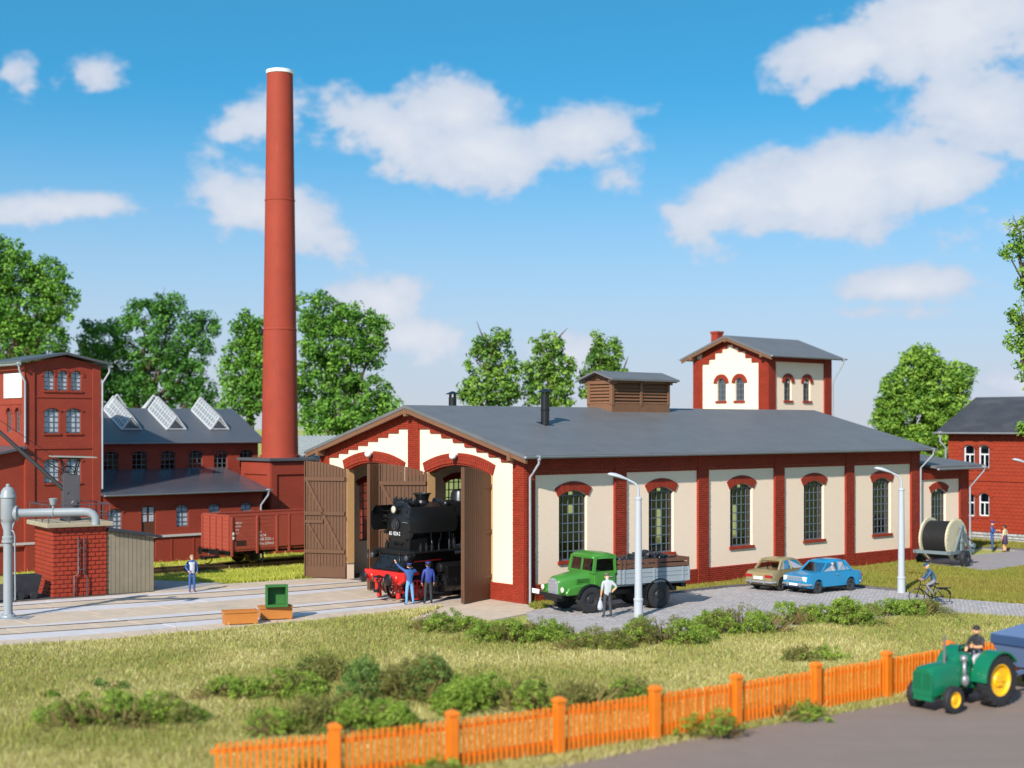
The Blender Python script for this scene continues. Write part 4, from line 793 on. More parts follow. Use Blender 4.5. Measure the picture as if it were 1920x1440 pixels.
mb = MB(); slab4(mb, [(FWd + .02, -.18, lt(0) + .13), (FWd + LS + .32, -.18, lt(LS + .32) + .13), (FWd + LS + .32, 2.2, lt(LS + .32) + .13), (FWd + .02, 2.2, lt(0) + .13)], .12); mb.build('lean_to_roof', mat('tar_paper', (.03, .03, .034, 1), .5, var=.2), CR, bevel=.015)
M_IRON = mat('dark_iron', S(74, 68, 72), .5, var=.1); mb = MB(); lx = lambda x: (x - 98) / 101 * FWd; lzz = lambda y: ZY(y, 0, 0) * 0 + CAMH - (y - HZ) * 63.0 / FPX
for sg_, xa, xb in ((0, 144, 136.5), (1, 154.5, 160.5)):
    mb.tube([(lx(xa), -.12, lzz(1008)), (lx(xa), -.12, lzz(1076)), (lx(xb), -.12, lzz(1080)), (lx(xb), -.12, .0)], .035, 6)
for y in (1028, 1068): mb.tube([(lx(143), -.12, lzz(y)), (lx(156), -.12, lzz(y))], .03, 6)
for y in (1015, 1074): mb.tube([(lx(144), -.12, lzz(y)), (lx(144), .05, lzz(y))], .02, 6); mb.tube([(lx(154.5), -.12, lzz(y)), (lx(154.5), .05, lzz(y))], .02, 6)
mb.build('ladder', M_IRON, CR, smooth=40)
zr0 = FHt + .2; mb = MB(); c4 = [(-.2, -.15), (FWd + .08, -.15), (FWd + .08, FDp + .05), (-.2, FDp + .05)]
for k in range(4):
    a, b = Vector((*c4[k], 0)), Vector((*c4[(k+1) % 4], 0))
    for z, k1 in ((zr0 + .78, 1), (zr0 + .38, 1)):
        if k == 0 and z < zr0 + .5: z = zr0 + .3
        mb.tube([a + Vector((0,0,z)), b + Vector((0,0,z))], .024, 6)
    for j in range(3): p = a.lerp(b, j/3); mb.tube([p + Vector((0,0,zr0 - .02)), p + Vector((0,0,zr0 + .78))], .024, 6)
mb.build('railing', M_IRON, CR, smooth=40)
KR = thing('jib_crane', 'dark grey jib crane standing on the brick crane house roof', 'crane', CR.matrix_basis @ Vector((1.2, 1.45, zr0)), 0)
mb = MB(); mb.lathe([(.46, 0), (.46, .12), (.4, .16), (.34, .2), (.34, .45)], n=24); mb.build('turntable', M_DARK, KR, smooth=40)
M_CAB = mat('crane_cab_grey', S(74, 71, 75), .5, var=.06); ry = Matrix.Rotation(R(24), 4, 'Z'); mb = MB(); mb.box(-.36, .36, -.42, .42, .42, 2.05); mb.lathe([(.16, 0), (.16, .06), (.1, .1)], (.12, -.42, .78), (0, -1, 0), 14); mb.prism([(-.36, 2.05), (.0, 2.05), (-.05, 2.12), (-.18, 2.14), (-.3, 2.12)], lambda a, b, d: (a, d, b), -.4, .4); mb.v = [tuple(ry @ Vector(p)) for p in mb.v]; mb.build('cab', M_CAB, KR, bevel=.012)
mb = MB()
for x, y, dx in ((-.3, -.3, -.12), (.26, -.3, .14), (-.3, .3, -.12), (.26, .3, .14)): mb.tube([ry @ Vector((x*.7, y, 2.0)), ry @ Vector((x + dx, y, 2.82))], .028, 6)
mb.v = [tuple(p) for p in mb.v]; mb.tube([ry @ Vector((-.5, -.34, 2.8)), ry @ Vector((.5, -.34, 2.8)), ry @ Vector((.5, .34, 2.8)), ry @ Vector((-.5, .34, 2.8)), ry @ Vector((-.5, -.34, 2.8))], .04, 6); mb.build('roof_frame', M_DARK, KR)
mb = MB(); slab4(mb, [tuple(ry @ Vector(p)) for p in ((-.85, -.8, 2.92), (1.05, -.8, 2.86), (1.05, .8, 2.86), (-.85, .8, 2.92))], .05); mb.build('canopy', mat('canopy_grey', S(140, 138, 128), .6), KR)
jf = Vector((-.02, -.35, 1.25)); jd = Vector((-.735, -.12, .70)).normalized(); mb = MB(); mb.tube([jf, jf + jd*6.4], [.10, .075], 10); mb.ball(jf, .13); mb.build('jib', M_DARK, KR, smooth=50)
mb = MB(); kp = jf + jd*2.75 + Vector((0, 0, .1)); mb.ball(kp, .08, 8, 6); mb.tube([kp, Vector((.05, .1, 2.05))], .02, 6); mb.tube([kp, Vector((-.15, -.05, 2.0))], .018, 6); mb.tube([Vector((.15, .1, 2.25)), jf + jd*6.3 + Vector((0, 0, .12))], .014, 6); mb.build('cables', M_BLACK, KR)
mb = MB(); [mb.tube([Vector((-.12, yy, 2.08)) + Vector((.36*math.cos(a), 0, .36*math.sin(a))) for a in np.linspace(0, 2*math.pi, 17)], .02, 5, cap=False) for yy in (-.2, .2)]
for a in range(6): mb.tube([Vector((-.12, -.2, 2.08)), Vector((-.12 + .36*math.cos(a*1.05), -.2, 2.08 + .36*math.sin(a*1.05)))], .013, 4)
mb.build('winch_wheel', M_BLACK, KR)
# ================================================================ coal tub and bunker wall
CT = thing('coal_tub', 'black tipping coal tub on small wheels beside brick hut', 'coal tub', G(48, 1123), R(33))
mb = MB(); P = [(-.42, -.34, .22), (.42, -.34, .22), (.42, .34, .22), (-.42, .34, .22), (-.58, -.5, 1.05), (.58, -.5, 1.05), (.58, .5, 1.05), (-.58, .5, 1.05)]; mb.add(P + [(p[0]*.92, p[1]*.92, p[2] + (.04 if p[2] < .5 else 0)) for p in P], [(0,1,2,3),(8,9,10,11),(0,1,5,4),(1,2,6,5),(2,3,7,6),(3,0,4,7),(8,9,13,12),(9,10,14,13),(10,11,15,14),(11,8,12,15),(4,5,13,12),(5,6,14,13),(6,7,15,14),(7,4,12,15)]); mb.box(-.5, .5, -.3, .3, .16, .22); mb.build('tub', mat('tub_black', S(44, 44, 50), .5, var=.3), CT)
for x in (-.28, .28):
    for y in (-.36, .30): mb = MB(); mb.lathe([(.06, 0), (.15, 0), (.17, .02), (.17, .08), (.05, .08)], (x, y, .17), (0, 1, 0), 14); mb.build('wheel', M_RUBBER, CT, smooth=40)
KB = thing('plank_bunker', 'grey plank bunker side at the left picture edge', 'bunker', G(-18, 1132), R(33))
for k in range(6): mb = MB(); mb.box(-1.2, .33, 0, .08, .17*k + .01, .17*k + .165); mb.build('plank', M_BOARD, KB)
for x in (-.9, .2): mb = MB(); mb.box(x, x + .1, -.06, 0, 0, 1.06); mb.build('post', M_BOARD, KB)
# ================================================================ water crane
WC = thing('water_crane', 'pale grey water crane column with long horizontal spout arm', 'water crane', G(15, 1159), 0)
M_WC = mat('water_crane_grey', S(142, 147, 151), .42, var=.04, vscale=4); k = 55.94 / FPX; zz = lambda y: CAMH - (y - HZ)*k
mb = MB(); mb.lathe([(.52, 0), (.52, .05), (.30, .06), (.28, .12), (.20, .16), (.175, .3), (.175, zz(1018)), (.24, zz(1017)), (.24, zz(1013)), (.2, zz(1012)), (.22, zz(1009)), (.22, zz(1006)), (.175, zz(1004)), (.175, zz(985)), (.2, zz(978)), (.27, zz(974)), (.28, zz(968))], n=24)
for a in range(8): mb.cyl((.24*math.cos(a*.785), .24*math.sin(a*.785), .1), (.24*math.cos(a*.785), .24*math.sin(a*.785), .17), .03, n=6)
mb.box(-1.6, .9, -.55, .5, -.1, .03); mb.build('column', M_WC, WC, smooth=40)
mb = MB(); mb.lathe([(.26, zz(974)), (.28, zz(972)), (.28, zz(934)), (.32, zz(933)), (.32, zz(930.5)), (.30, zz(929)), (.28, zz(926)), (.25, zz(920)), (.17, zz(914.5)), (.08, zz(912.5)), (.075, zz(911)), (.085, zz(909.5)), (.06, zz(907.5)), (0, zz(907))], n=24); mb.build('head', M_WC, WC, smooth=40)
az_ = zz(962.5); mb = MB(); mb.lathe([(.2, .2), (.3, .3), (.3, .36), (.18, .4), (.165, .45), (.165, 1.68), (.2, 1.7), (.2, 1.74), (.165, 1.76), (.16, 2.9)], (0, 0, az_), (1, .1, .015), 20)
e = Vector((1, .1, .015)).normalized(); p0 = Vector((0, 0, az_)) + e*2.88; mb.tube([p0, p0 + e*.2 + Vector((0,0,-.02)), p0 + e*.36 + Vector((0,0,-.09)), p0 + e*.46 + Vector((0,0,-.22)), p0 + e*.48 + Vector((0,0,-.4)), p0 + e*.48 + Vector((0,0,-.52))], [.16, .16, .158, .155, .15, .165], 20)
mb.build('spout_arm', M_WC, WC, smooth=40)
q = Vector((0, 0, az_)) + e*1.72; mb = MB(); mb.lathe([(.04, .16), (.04, .28), (.1, .3), (.16, .52), (.17, .54), (.13, .56)], q, n=16); mb.build('counterweight', M_WC, WC, smooth=40)
mb = MB(); mb.tube([(.27, -.1, zz(998)), (.3, -.1, zz(1004)), (.32, -.1, .75), (.28, -.1, .72)], .03, 8); mb.tube([(.27, -.1, zz(998)), (.17, -.05, zz(994))], .03, 8); mb.prism([(.1, zz(984)), (.28, zz(976)), (.12, zz(1003))], lambda a, b, d: (a, d, b), -.04, .04); mb.prism([(-.1, zz(984)), (-.28, zz(976)), (-.12, zz(1003))], lambda a, b, d: (a, d, b), -.04, .04); mb.build('operating_rod', M_WC, WC, smooth=40)
# ================================================================ planter boxes
M_ORB = mat('ochre_box', S(184, 114, 48), .5, var=.04); M_GRB = mat('green_box', S(52, 106, 48), .5, var=.04)
def trough(name, label, cat, loc, rz, lx_, ly_, lz_, m, rim=.035, group=None, legs=True):
    o = thing(name, label, cat, loc, rz, group); mb = MB(); w = .06; b = .05
    mb.box(-lx_/2, lx_/2, -ly_/2, ly_/2, b, b + .05)
    for x0, x1, y0, y1 in ((-lx_/2, lx_/2, -ly_/2, -ly_/2 + w), (-lx_/2, lx_/2, ly_/2 - w, ly_/2), (-lx_/2, -lx_/2 + w, -ly_/2 + w, ly_/2 - w), (lx_/2 - w, lx_/2, -ly_/2 + w, ly_/2 - w)): mb.box(x0, x1, y0, y1, b + .05, lz_)
    mb.build('box', m, o)
    mb = MB(); r = rim
    for x0, x1, y0, y1 in ((-lx_/2 - r, lx_/2 + r, -ly_/2 - r, -ly_/2 + w), (-lx_/2 - r, lx_/2 + r, ly_/2 - w, ly_/2 + r), (-lx_/2 - r, -lx_/2 + w, -ly_/2 + w, ly_/2 - w), (lx_/2 - w, lx_/2 + r, -ly_/2 + w, ly_/2 - w)): mb.box(x0, x1, y0, y1, lz_, lz_ + .07)
    mb.build('rim', m, o)
    if legs:
        for sx in (-1, 1):
            for sy in (-1, 1): mb = MB(); mb.box(sx*lx_/2*.86 - .05, sx*lx_/2*.86 + .05, sy*ly_/2*.8 - .05, sy*ly_/2*.8 + .05, -.02, .05); mb.build('foot', m, o)
    return o
trough('trough', 'empty ochre trough standing left of the green box', 'trough', G(450, 1170), R(20), 1.25, .62, .46, M_ORB)
t2 = trough('trough', 'ochre trough under the green box', 'trough', G(516, 1161), R(20), 1.22, .62, .46, M_ORB)
gb = trough('open_box', 'green open box tipped on its side on the ochre trough', 'box', G(517, 1163) + Vector((-.06, .28, .54)), R(8), .80, .80, .45, M_GRB, legs=False)
gb.rotation_euler = (R(90), 0, R(14)); gb.location = G(514, 1163) + Vector((0, .35, .53 + .43))
# ================================================================ steam engine (local -x is its front)
LO = thing('steam_locomotive', 'black steam locomotive with red buffer beam coming out of the shed', 'locomotive', WS(0, 4.4), UA)
M_LB = mat('engine_black', (.0062, .0062, .0068, 1), .36, var=.15, vscale=3); M_RED = mat('engine_red', (.62, .022, .016, 1), .42, var=.04); M_LENS = mat('lamp_lens', S(200, 190, 170), .15)
M_LB2 = mat('engine_black_matt', (.008, .008, .0085, 1), .33, var=.1)
BZ = 3.27
mb = MB(); mb.prism([(-1.42, 1.0), (-1.42, 1.33), (1.42, 1.33), (1.42, 1.0), (1.1, .82), (-1.1, .82)], lambda a, b, d: (d, a, b), -4.12, -3.9); mb.box(-3.95, -3.2, -1.3, 1.3, 1.2, 1.34); mb.build('buffer_beam', M_RED, LO, bevel=.02)
for y in (-.88, .88):
    mb = MB(); mb.lathe([(.16, 0), (.17, .1), (.13, .14), (.115, .4)], (-4.1, y, 1.06), (-1, 0, 0), 16); b = mb.build('buffer', M_RED, LO, smooth=40)
    mb = MB(); mb.lathe([(.08, -.1), (.1, .0), (.24, .03), (.25, .06), (.2, .10), (0, .12)], (-4.52, y, 1.06), (-1, 0, 0), 22); mb.build('buffer_head', M_LB, b, smooth=40)
    mb = MB(); mb.tube([(-3.98, y*.78, .85), (-3.98, y*.78, .5), (-3.9, y*.78, .42)], [.085, .08, .06], 8); mb.lathe([(.07, 0), (.11, .06), (.09, .32)], (-3.86, y*.78, .16), n=10); mb.bar((-3.98, y*.78, .8), (-3.6, y*.78, .4), .08, .1); mb.build('guard_iron', M_RED, LO)
mb = MB(); mb.tube([(-4.12, .05, 1.06), (-4.42, .05, 1.1), (-4.48, .05, 1.0), (-4.4, .05, .93)], .045, 8); mb.tube([(-4.12, .25, 1.1), (-4.4, .34, 1.08), (-4.5, .36, .82), (-4.42, .3, .55), (-4.35, .12, .5), (-4.36, -.02, .7), (-4.3, 0, 1.0)], .045, 8); mb.tube([(-4.12, -.2, 1.12), (-4.28, -.2, 1.05), (-4.3, -.22, .6), (-4.2, -.25, .42)], .04, 8)
mb.tube([(-4.12, -.5, .95), (-4.2, -.52, .7), (-4.15, -.6, .5)], .05, 8); mb.box(-4.42, -4.34, .0, .34, .42, .5); mb.build('coupling', M_LB, LO, smooth=50)
mb = MB(); mb.add([(-4.02, -1.08, 1.36), (-4.02, 1.08, 1.36), (-3.52, 1.0, 2.08), (-3.52, -1.0, 2.08), (-3.9, -1.08, 1.34), (-3.9, 1.08, 1.34), (-3.4, 1.0, 2.06), (-3.4, -1.0, 2.06)], [(0,1,2,3),(7,6,5,4),(0,4,5,1),(1,5,6,2),(2,6,7,3),(3,7,4,0)])
on = lambda y, k: Vector((-4.04 + .5*k, y, 1.36 + .72*k))
for a, b_ in ((on(-.95, .12), on(-.95, .9)), (on(.95, .12), on(.95, .9)), (on(-.9, .08), on(.9, .08)), (on(-.9, .93), on(.9, .93)), (on(-.55, .2), on(-.55, .75)), (on(-.2, .2), on(-.2, .78)), (on(-.55, .2), on(.15, .2)), (on(-.3, .45), on(-.1, .45))): mb.tube([a, b_], .022, 6)
for y, kk in ((.7, .4), (.3, .7), (-.7, .55), (.7, .75)): mb.ball(on(y, kk), .05, 8, 6)
mb.build('apron_plate', M_LB2, LO)
for y in (1.3, -.98): mb = MB(); mb.tube([(-4.02, y, 1.33), (-4.02, y, 2.12)], .03, 8); mb.ball((-4.02, y, 2.13), .05, 8, 6); mb.build('signal_rod', M_LB, LO, smooth=True)
mb = MB(); mb.box(-3.45, -1.0, -.95, .95, 1.3, 2.12); mb.box(-3.3, -1.1, -.75, .75, 2.2, 2.75); mb.box(-3.0, 8.2, -.6, .6, .75, 1.9); mb.build('frame', M_LB2, LO)
mb = MB(); mb.box(-3.62, 8.3, -1.48, 1.48, 2.13, 2.2); mb.box(-3.64, -3.56, -1.48, 1.48, 2.02, 2.21); mb.build('running_board', M_LB, LO, bevel=.01)
for y in (-1.22, 1.22):
    mb = MB(); mb.lathe([(.1, .3), (.16, .22), (.17, .0), (.15, -.01)], (-3.86, y, 1.93), (1, 0, 0), 16); mb.box(-3.7, -3.55, y - .12, y + .12, 1.9, 2.14); l = mb.build('headlight', M_LB, LO, smooth=40); mb = MB(); mb.lathe([(.14, 0), (.1, .035), (0, .05)], (-3.865, y, 1.93), (-1, 0, 0), 16); mb.build('lens', mat('dull_lens', S(70, 70, 72), .2), l, smooth=True)
mb = MB(); mb.lathe([(.93, -.02), (.97, 0), (.97, .08), (.94, .1), (.94, 1.95), (.97, 1.96), (.97, 2.02), (.95, 2.04)], (-3.25, 0, BZ), (1, 0, 0), 40); mb.build('smokebox', M_LB, LO, smooth=35)
mb = MB(); mb.lathe([(.86, .04), (.9, .02), (.9, -.03), (.82, -.06), (.6, -.13), (.3, -.18), (0, -.2)], (-3.27, 0, BZ), (1, 0, 0), 40); dd = mb.build('smokebox_door', M_LB, LO, smooth=35); mb = MB(); mb.tube([(-3.19, .985*math.sin(a), BZ + .985*math.cos(a)) for a in np.linspace(-1.7, 1.7, 25)], .012, 6); mb.build('edge_highlight', mat('highlight_grey', S(120, 120, 122), .3, metal=.6), dd)  # highlight along the smokebox edge, put in as a thin light grey arc
hc = Vector((-3.56, 0, BZ)); ring = lambda c, r, n=20: [Vector((c.x, c.y + r*math.cos(a), c.z + r*math.sin(a))) for a in np.linspace(0, 2*math.pi, n+1)]
mb = MB(); mb.tube(ring(hc, .17), .025, 6, cap=False); mb.tube(ring(hc + Vector((.04, 0, 0)), .23), .018, 6, cap=False); [mb.tube([hc, hc + Vector((0, .17*math.cos(a), .17*math.sin(a)))], .02, 5) for a in (.5, 1.55, 2.6, 3.64, 4.7, 5.76)]; mb.cyl((-3.6, 0, BZ), (-3.4, 0, BZ), .04); mb.build('handwheel', mat('worn_iron', S(92, 92, 94), .35, metal=.7), dd, smooth=50)
mb = MB(); mb.box(-3.4, -3.3, -.82, .82, BZ + .28, BZ + .33); [mb.lathe([(.04, 0), (.04, .06)], (-3.36, .87*math.sin(a), BZ + .87*math.cos(a)), (-1, 0, 0), 8) for a in np.linspace(.35, 5.95, 12)]; [mb.box(-3.42, -3.28, .72, .98, BZ + z - .06, BZ + z + .06) for z in (-.35, .35)]; mb.build('door_fittings', M_LB2, dd)
mb = MB(); mb.tube([(-3.46, -.42, BZ + .14), (-3.46, -.8, BZ + .12)], .016, 6); mb.build('handrail', mat('bright_steel', S(200, 200, 205), .25, metal=.9), dd)
pl = inst('number_plate', text_mesh('65 1024-2', .225, mat('plate_white', S(235, 235, 235), .5), 'number_plate'), dd, (-3.47, .50, BZ - .45), (R(90), 0, R(-90)))
pl.data.transform(Matrix.Diagonal((.86, 1, 1, 1)))
mb = MB(); mb.lathe([(.08, .34), (.16, .24), (.2, .05), (.2, 0), (.18, -.01)], (-3.6, .3 - .3, BZ + .66), (1, 0, 0), 18); l = mb.build('headlight', M_LB, LO, smooth=40); mb = MB(); mb.lathe([(.17, 0), (.12, .04), (0, .06)], (-3.61, 0, BZ + .66), (-1, 0, 0), 18); mb.build('lens', M_LENS, l, smooth=True)
mb = MB(); mb.cyl((-2.95, -.75, BZ + .95), (-2.95, .75, BZ + .95), .12, n=14)
for y in (-.7, -.35, 0, .35, .7): mb.cyl((-2.95, y, BZ + .9), (-2.95, y, BZ + 1.12), .06, n=8); mb.ball((-2.95, y, BZ + 1.12), .07, 8, 6)
mb.box(-3.2, -2.6, -.5, .5, BZ + .78, BZ + .98); mb.tube([(-3.2, -.55, BZ + 1.08), (-3.2, .55, BZ + 1.08)], .03, 6); mb.build('feedwater_heater', M_LB2, LO, smooth=40)
mb = MB(); mb.lathe([(.36, .8), (.3, .95), (.27, 1.02), (.29, 1.1), (.34, 1.26), (.40, 1.28), (.40, 1.33), (.34, 1.33), (.28, 1.2)], (-2.05, 0, BZ), (0, 0, 1), 24); mb.build('smoke_stack', M_LB2, LO, smooth=35)
mb = MB(); mb.lathe([(.985, 0), (.985, 7.5)], (-1.2, 0, BZ), (1, 0, 0), 40)
for x in (-.2, 1.2, 2.6): mb.lathe([(.985, 0), (1.0, .005), (1.0, .055), (.985, .06)], (x, 0, BZ), (1, 0, 0), 40)
mb.build('boiler', M_LB, LO, smooth=35)
mb = MB(); mb.lathe([(.5, .8), (.45, .95), (.42, 1.25), (.36, 1.38), (.2, 1.44), (0, 1.46)], (.1, 0, BZ), (0, 0, 1), 24); mb.build('dome', M_LB2, LO, smooth=35)
mb = MB(); mb.cyl((-1.25, -.6, BZ + .86), (-1.25, .15, BZ + .98), .13, n=12); mb.ball((-1.25, -.66, BZ + .86), .16, 10, 8); mb.tube([(-1.25, -.5, BZ + .8), (-1.3, -.9, BZ + .4), (-1.3, -1.1, BZ - .5), (-1.3, -1.1, 2.2)], .045, 8); mb.build('turbo_generator', M_LB2, LO, smooth=40)
for sy in (-1, 1):
    n, m = 8, 40; Vs = []; Fs = []; x0, x1, z0, z1 = -3.8, -1.22, BZ - .28, BZ + .80
    for layer in (0, 1):
        for i in range(m + 1):
            for j in range(n + 1):
                u, v = i/m, j/n; x = x0 + (x1 - x0)*u; z = z0 + (z1 - z0)*v; r = .22; cut = 0
                for cu, du in ((u*(x1-x0), 1), ((1-u)*(x1-x0), -1)):
                    if cu < r: k_ = r - math.sqrt(max(0, r*r - (r - cu)**2)); z = min(max(z, z0 + k_), z1 - k_)
                Vs.append((x, sy*(1.42 - .16*max(0, v - .45)**2*3.2 - layer*.03), z))
    st = (m+1)*(n+1)
    for i in range(m):
        for j in range(n):
            a = i*(n+1) + j; Fs += [(a, a+n+1, a+n+2, a+1), (st+a, st+a+1, st+a+n+2, st+a+n+1)]
    for i in range(m): Fs += [(i*(n+1), (i+1)*(n+1), st+(i+1)*(n+1), st+i*(n+1)), (i*(n+1)+n, (i+1)*(n+1)+n, st+(i+1)*(n+1)+n, st+i*(n+1)+n)]
    for j in range(n): Fs += [(j, j+1, st+j+1, st+j), (m*(n+1)+j, m*(n+1)+j+1, st+m*(n+1)+j+1, st+m*(n+1)+j)]
    mb = MB(); mb.add(Vs, Fs); d_ = mb.build('smoke_deflector', M_LB2, LO, smooth=50)
    mb = MB(); [mb.tube([(x, sy*.9, BZ + z), (x, sy*1.38, BZ + z)], .03, 6) for x in (-3.2, -1.7) for z in (.1, .55)]; mb.build('stay', M_LB2, d_)
    mb = MB()
    for x, y0, y1 in ((-2.4, 1.05, 1.2), (-1.9, 1.1, 1.05), (-1.45, 1.12, 1.2), (-.7, 1.1, 1.1)): mb.tube([(x, sy*y0, BZ - .2), (x + .03, sy*y0, 2.75), (x - .05, sy*y1, 2.5), (x - .05, sy*y1, 2.18)], .04, 8)
    mb.tube([(-1.2, sy*1.12, 2.85), (-1.2, sy*1.16, 2.3), (-1.05, sy*1.16, 2.22)], .085, 10); mb.tube([(-1.5, sy*1.1, BZ + .1), (-.4, sy*1.12, BZ + .1), (2, sy*1.12, BZ + .1)], .025, 6); mb.build('pipework', mat('dark_pipe', (.03, .03, .031, 1), .3, metal=.4), LO, smooth=50)
    for x in (-3.05, -2.75, -2.45): mb = MB(); mb.lathe([(.09, 0), (.1, .05), (.1, .2), (.05, .24), (.05, .32)], (x, sy*1.2, 2.2), n=10); mb.build('lubricator', M_LB, LO, smooth=40)
    mb = MB(); mb.lathe([(.2, -.06), (.38, 0), (.40, .05), (.40, 1.2), (.36, 1.26), (.1, 1.3)], (-2.05, sy*1.28, .78), (1, 0, 0), 24); mb.lathe([(.14, -.1), (.22, -.05), (.24, .0), (.24, 1.2), (.16, 1.28)], (-2.05, sy*1.22, 1.42), (1, 0, 0), 20); mb.box(-1.9, -.95, sy*1.28 - .34, sy*1.28 + .34, .9, 1.5)
    for x in (-2.02, -1.5, -.9): mb.lathe([(.40, 0), (.42, .005), (.42, .04), (.40, .045)], (x, sy*1.28, .78), (1, 0, 0), 24)
    cy = mb.build('cylinder', M_LB, LO, smooth=35); mb = MB(); [mb.lathe([(.03, 0), (.03, .05)], (-2.12, sy*1.28 + .3*math.cos(a), .78 + .3*math.sin(a)), (-1, 0, 0), 6) for a in np.linspace(0, 5.6, 9)]; mb.lathe([(.16, 0), (.16, .05), (.08, .08)], (-2.11, sy*1.28, .78), (-1, 0, 0), 14); mb.tube([(-2.0, sy*1.3, .42), (-2.05, sy*1.3, .25), (-1.6, sy*1.3, .2)], .035, 6); mb.build('cylinder_cover', M_LB2, cy, smooth=40)
    mb = MB(); mb.bar((-3.4, sy*1.15, 1.75), (-1.9, sy*1.15, 1.78), .03, .05); mb.bar((-.8, sy*1.25, 1.05), (2.2, sy*1.25, .95), .1, .12); mb.bar((-.7, sy*1.2, 1.55), (1.6, sy*1.2, 1.75), .06, .14); mb.box(-.6, 1.4, sy*1.22 - .05, sy*1.22 + .05, 1.5, 1.62); mb.build('valve_gear', M_RED, LO)
    for x, r in ((-2.95, .5), (.55, .8), (2.4, .8), (4.25, .8)):
        y = sy*.74; mb = MB(); mb.lathe([(r - .07, -.06), (r + .03, -.07), (r + .03, -.045), (r, -.04), (r, .06), (r - .07, .06), (r - .07, -.06)], (x, y, r), (0, sy, 0), 30, cap=False); ty = mb.build('wheel', M_LB, LO, smooth=35)
        mb = MB(); mb.lathe([(r*.16, -.07), (r*.16, .1), (.05, .12)], (x, y, r), (0, sy, 0), 14); mb.lathe([(r - .13, -.03), (r - .06, -.04), (r - .06, .045), (r - .13, .04), (r - .13, -.03)], (x, y, r), (0, sy, 0), 28, cap=False)
        for k_ in range(9 if r < .6 else 13): a = 2*math.pi*k_/(9 if r < .6 else 13); mb.bar((x + r*.14*math.cos(a), y, r + r*.14*math.sin(a)), (x + (r-.1)*math.cos(a), y, r + (r-.1)*math.sin(a)), .05, .07, (0, 1, 0))
        mb.build('spokes', M_RED, ty)
    mb = MB(); mb.box(1.8, 6.4, sy*1.42 - .05, sy*1.42 + .05, 2.2, 3.65); mb.box(1.8, 6.4, sy*.9, sy*1.4, 3.5, 3.66); mb.box(1.78, 1.85, min(sy*.9, sy*1.45), max(sy*.9, sy*1.45), 2.2, 3.66); mb.build('side_tank', M_LB, LO)
mb = MB(); mb.box(6.4, 8.4, -1.45, 1.45, 2.2, 4.1); mb.prism([(-1.5, 4.1), (1.5, 4.1), (1.1, 4.4), (0, 4.52), (-1.1, 4.4)], lambda a, b, d: (d, a, b), 6.2, 8.5); mb.build('cab', M_LB, LO)
# ================================================================ generic wheel
def wheel(parent, c, r, w, mt=None, mr=None, rim=.6, side=1, axis=(0, 1, 0), tread=0, name='wheel'):
    mt = mt or M_RUBBER; ax = Vector(axis) * side; mb = MB()
    mb.lathe([(r*rim, -w*.45), (r*.86, -w*.5), (r*.97, -w*.42), (r, -w*.25), (r, w*.25), (r*.97, w*.42), (r*.86, w*.5), (r*rim, w*.42), (r*rim, -w*.45)], c, ax, 28, cap=False)
    if tread:
        a_ = ax.cross(Vector((0, 0, 1))).normalized(); b_ = ax.cross(a_)
        for k in range(tread):
            for s_ in (-1, 1):
                t = 2*math.pi*(k + (.5 if s_ > 0 else 0))/tread; d = a_*math.cos(t) + b_*math.sin(t); p = Vector(c) + d*(r*.995); mb.bar(p + ax*(w*.04*s_), p + ax*(w*.5*s_) - d*r*.03, r*.085, r*.07, d)
    o = mb.build(name, mt, parent, smooth=35); mr = mr or M_DARK
    mb = MB(); R_ = r*rim; mb.lathe([(R_*1.02, -w*.3), (R_*1.02, w*.42), (R_*.92, w*.40), (R_*.86, w*.22), (R_*.5, w*.16), (R_*.42, w*.3), (R_*.2, w*.34), (0, w*.35)], c, ax, 24)
    a_ = ax.cross(Vector((0, 0, 1))).normalized(); b_ = ax.cross(a_)
    for k in range(6): t = k*math.pi/3; p = Vector(c) + (a_*math.cos(t) + b_*math.sin(t))*R_*.33 + ax*w*.3; mb.tube([p, p + ax*w*.1], R_*.05, 6)
    mb.build('rim', mr, o, smooth=35); return o
# ================================================================ green lorry (local +x is its front, origin under the rear axle)
TR = thing('lorry', 'green bonneted lorry with grey dropside bed loaded with coal', 'lorry', G(1234, 1140) + Vector((-.51*1.0, .86*1.0, 0)), R(180 + 30.6))
M_GRN = mat('lorry_green', (.050, .205, .026, 1), .38, var=.04, coat=.2); M_GRN.node_tree.nodes['Principled BSDF'].inputs['Roughness'].default_value = .35
M_GRY = mat('dropside_grey', S(142, 150, 156), .5, var=.05); M_CHR = mat('silver_paint', S(190, 190, 194), .3, metal=.5); M_BRN = mat('rack_brown', S(98, 66, 50), .6, var=.1)
yz = lambda a, b, d: (a, d, b)
# bonnet with rounded section
def loft(mb, secs, close=True):
    n = len(secs[0]); o = len(mb.v); mb.add([p for s_ in secs for p in s_], [(i*n+k, i*n+(k+1) % n, (i+1)*n+(k+1) % n, (i+1)*n+k) for i in range(len(secs)-1) for k in range(n)] + ([tuple(range(n))[::-1], tuple((len(secs)-1)*n+k for k in range(n))] if close else [])); return mb
def sec(x, hw, z0, z1, r, top=.0): # rounded-top section at x
    P = [(x, hw, z0), (x, hw, z1 - r)] + [(x, hw - r + r*math.cos(a), z1 - r + r*math.sin(a)) for a in (.4, .8, 1.2)] + [(x, hw*.45, z1 + top*.7), (x, 0, z1 + top), (x, -hw*.45, z1 + top*.7)] + [(x, -(hw - r + r*math.cos(a)), z1 - r + r*math.sin(a)) for a in (1.2, .8, .4)] + [(x, -hw, z1 - r), (x, -hw, z0)]; return P
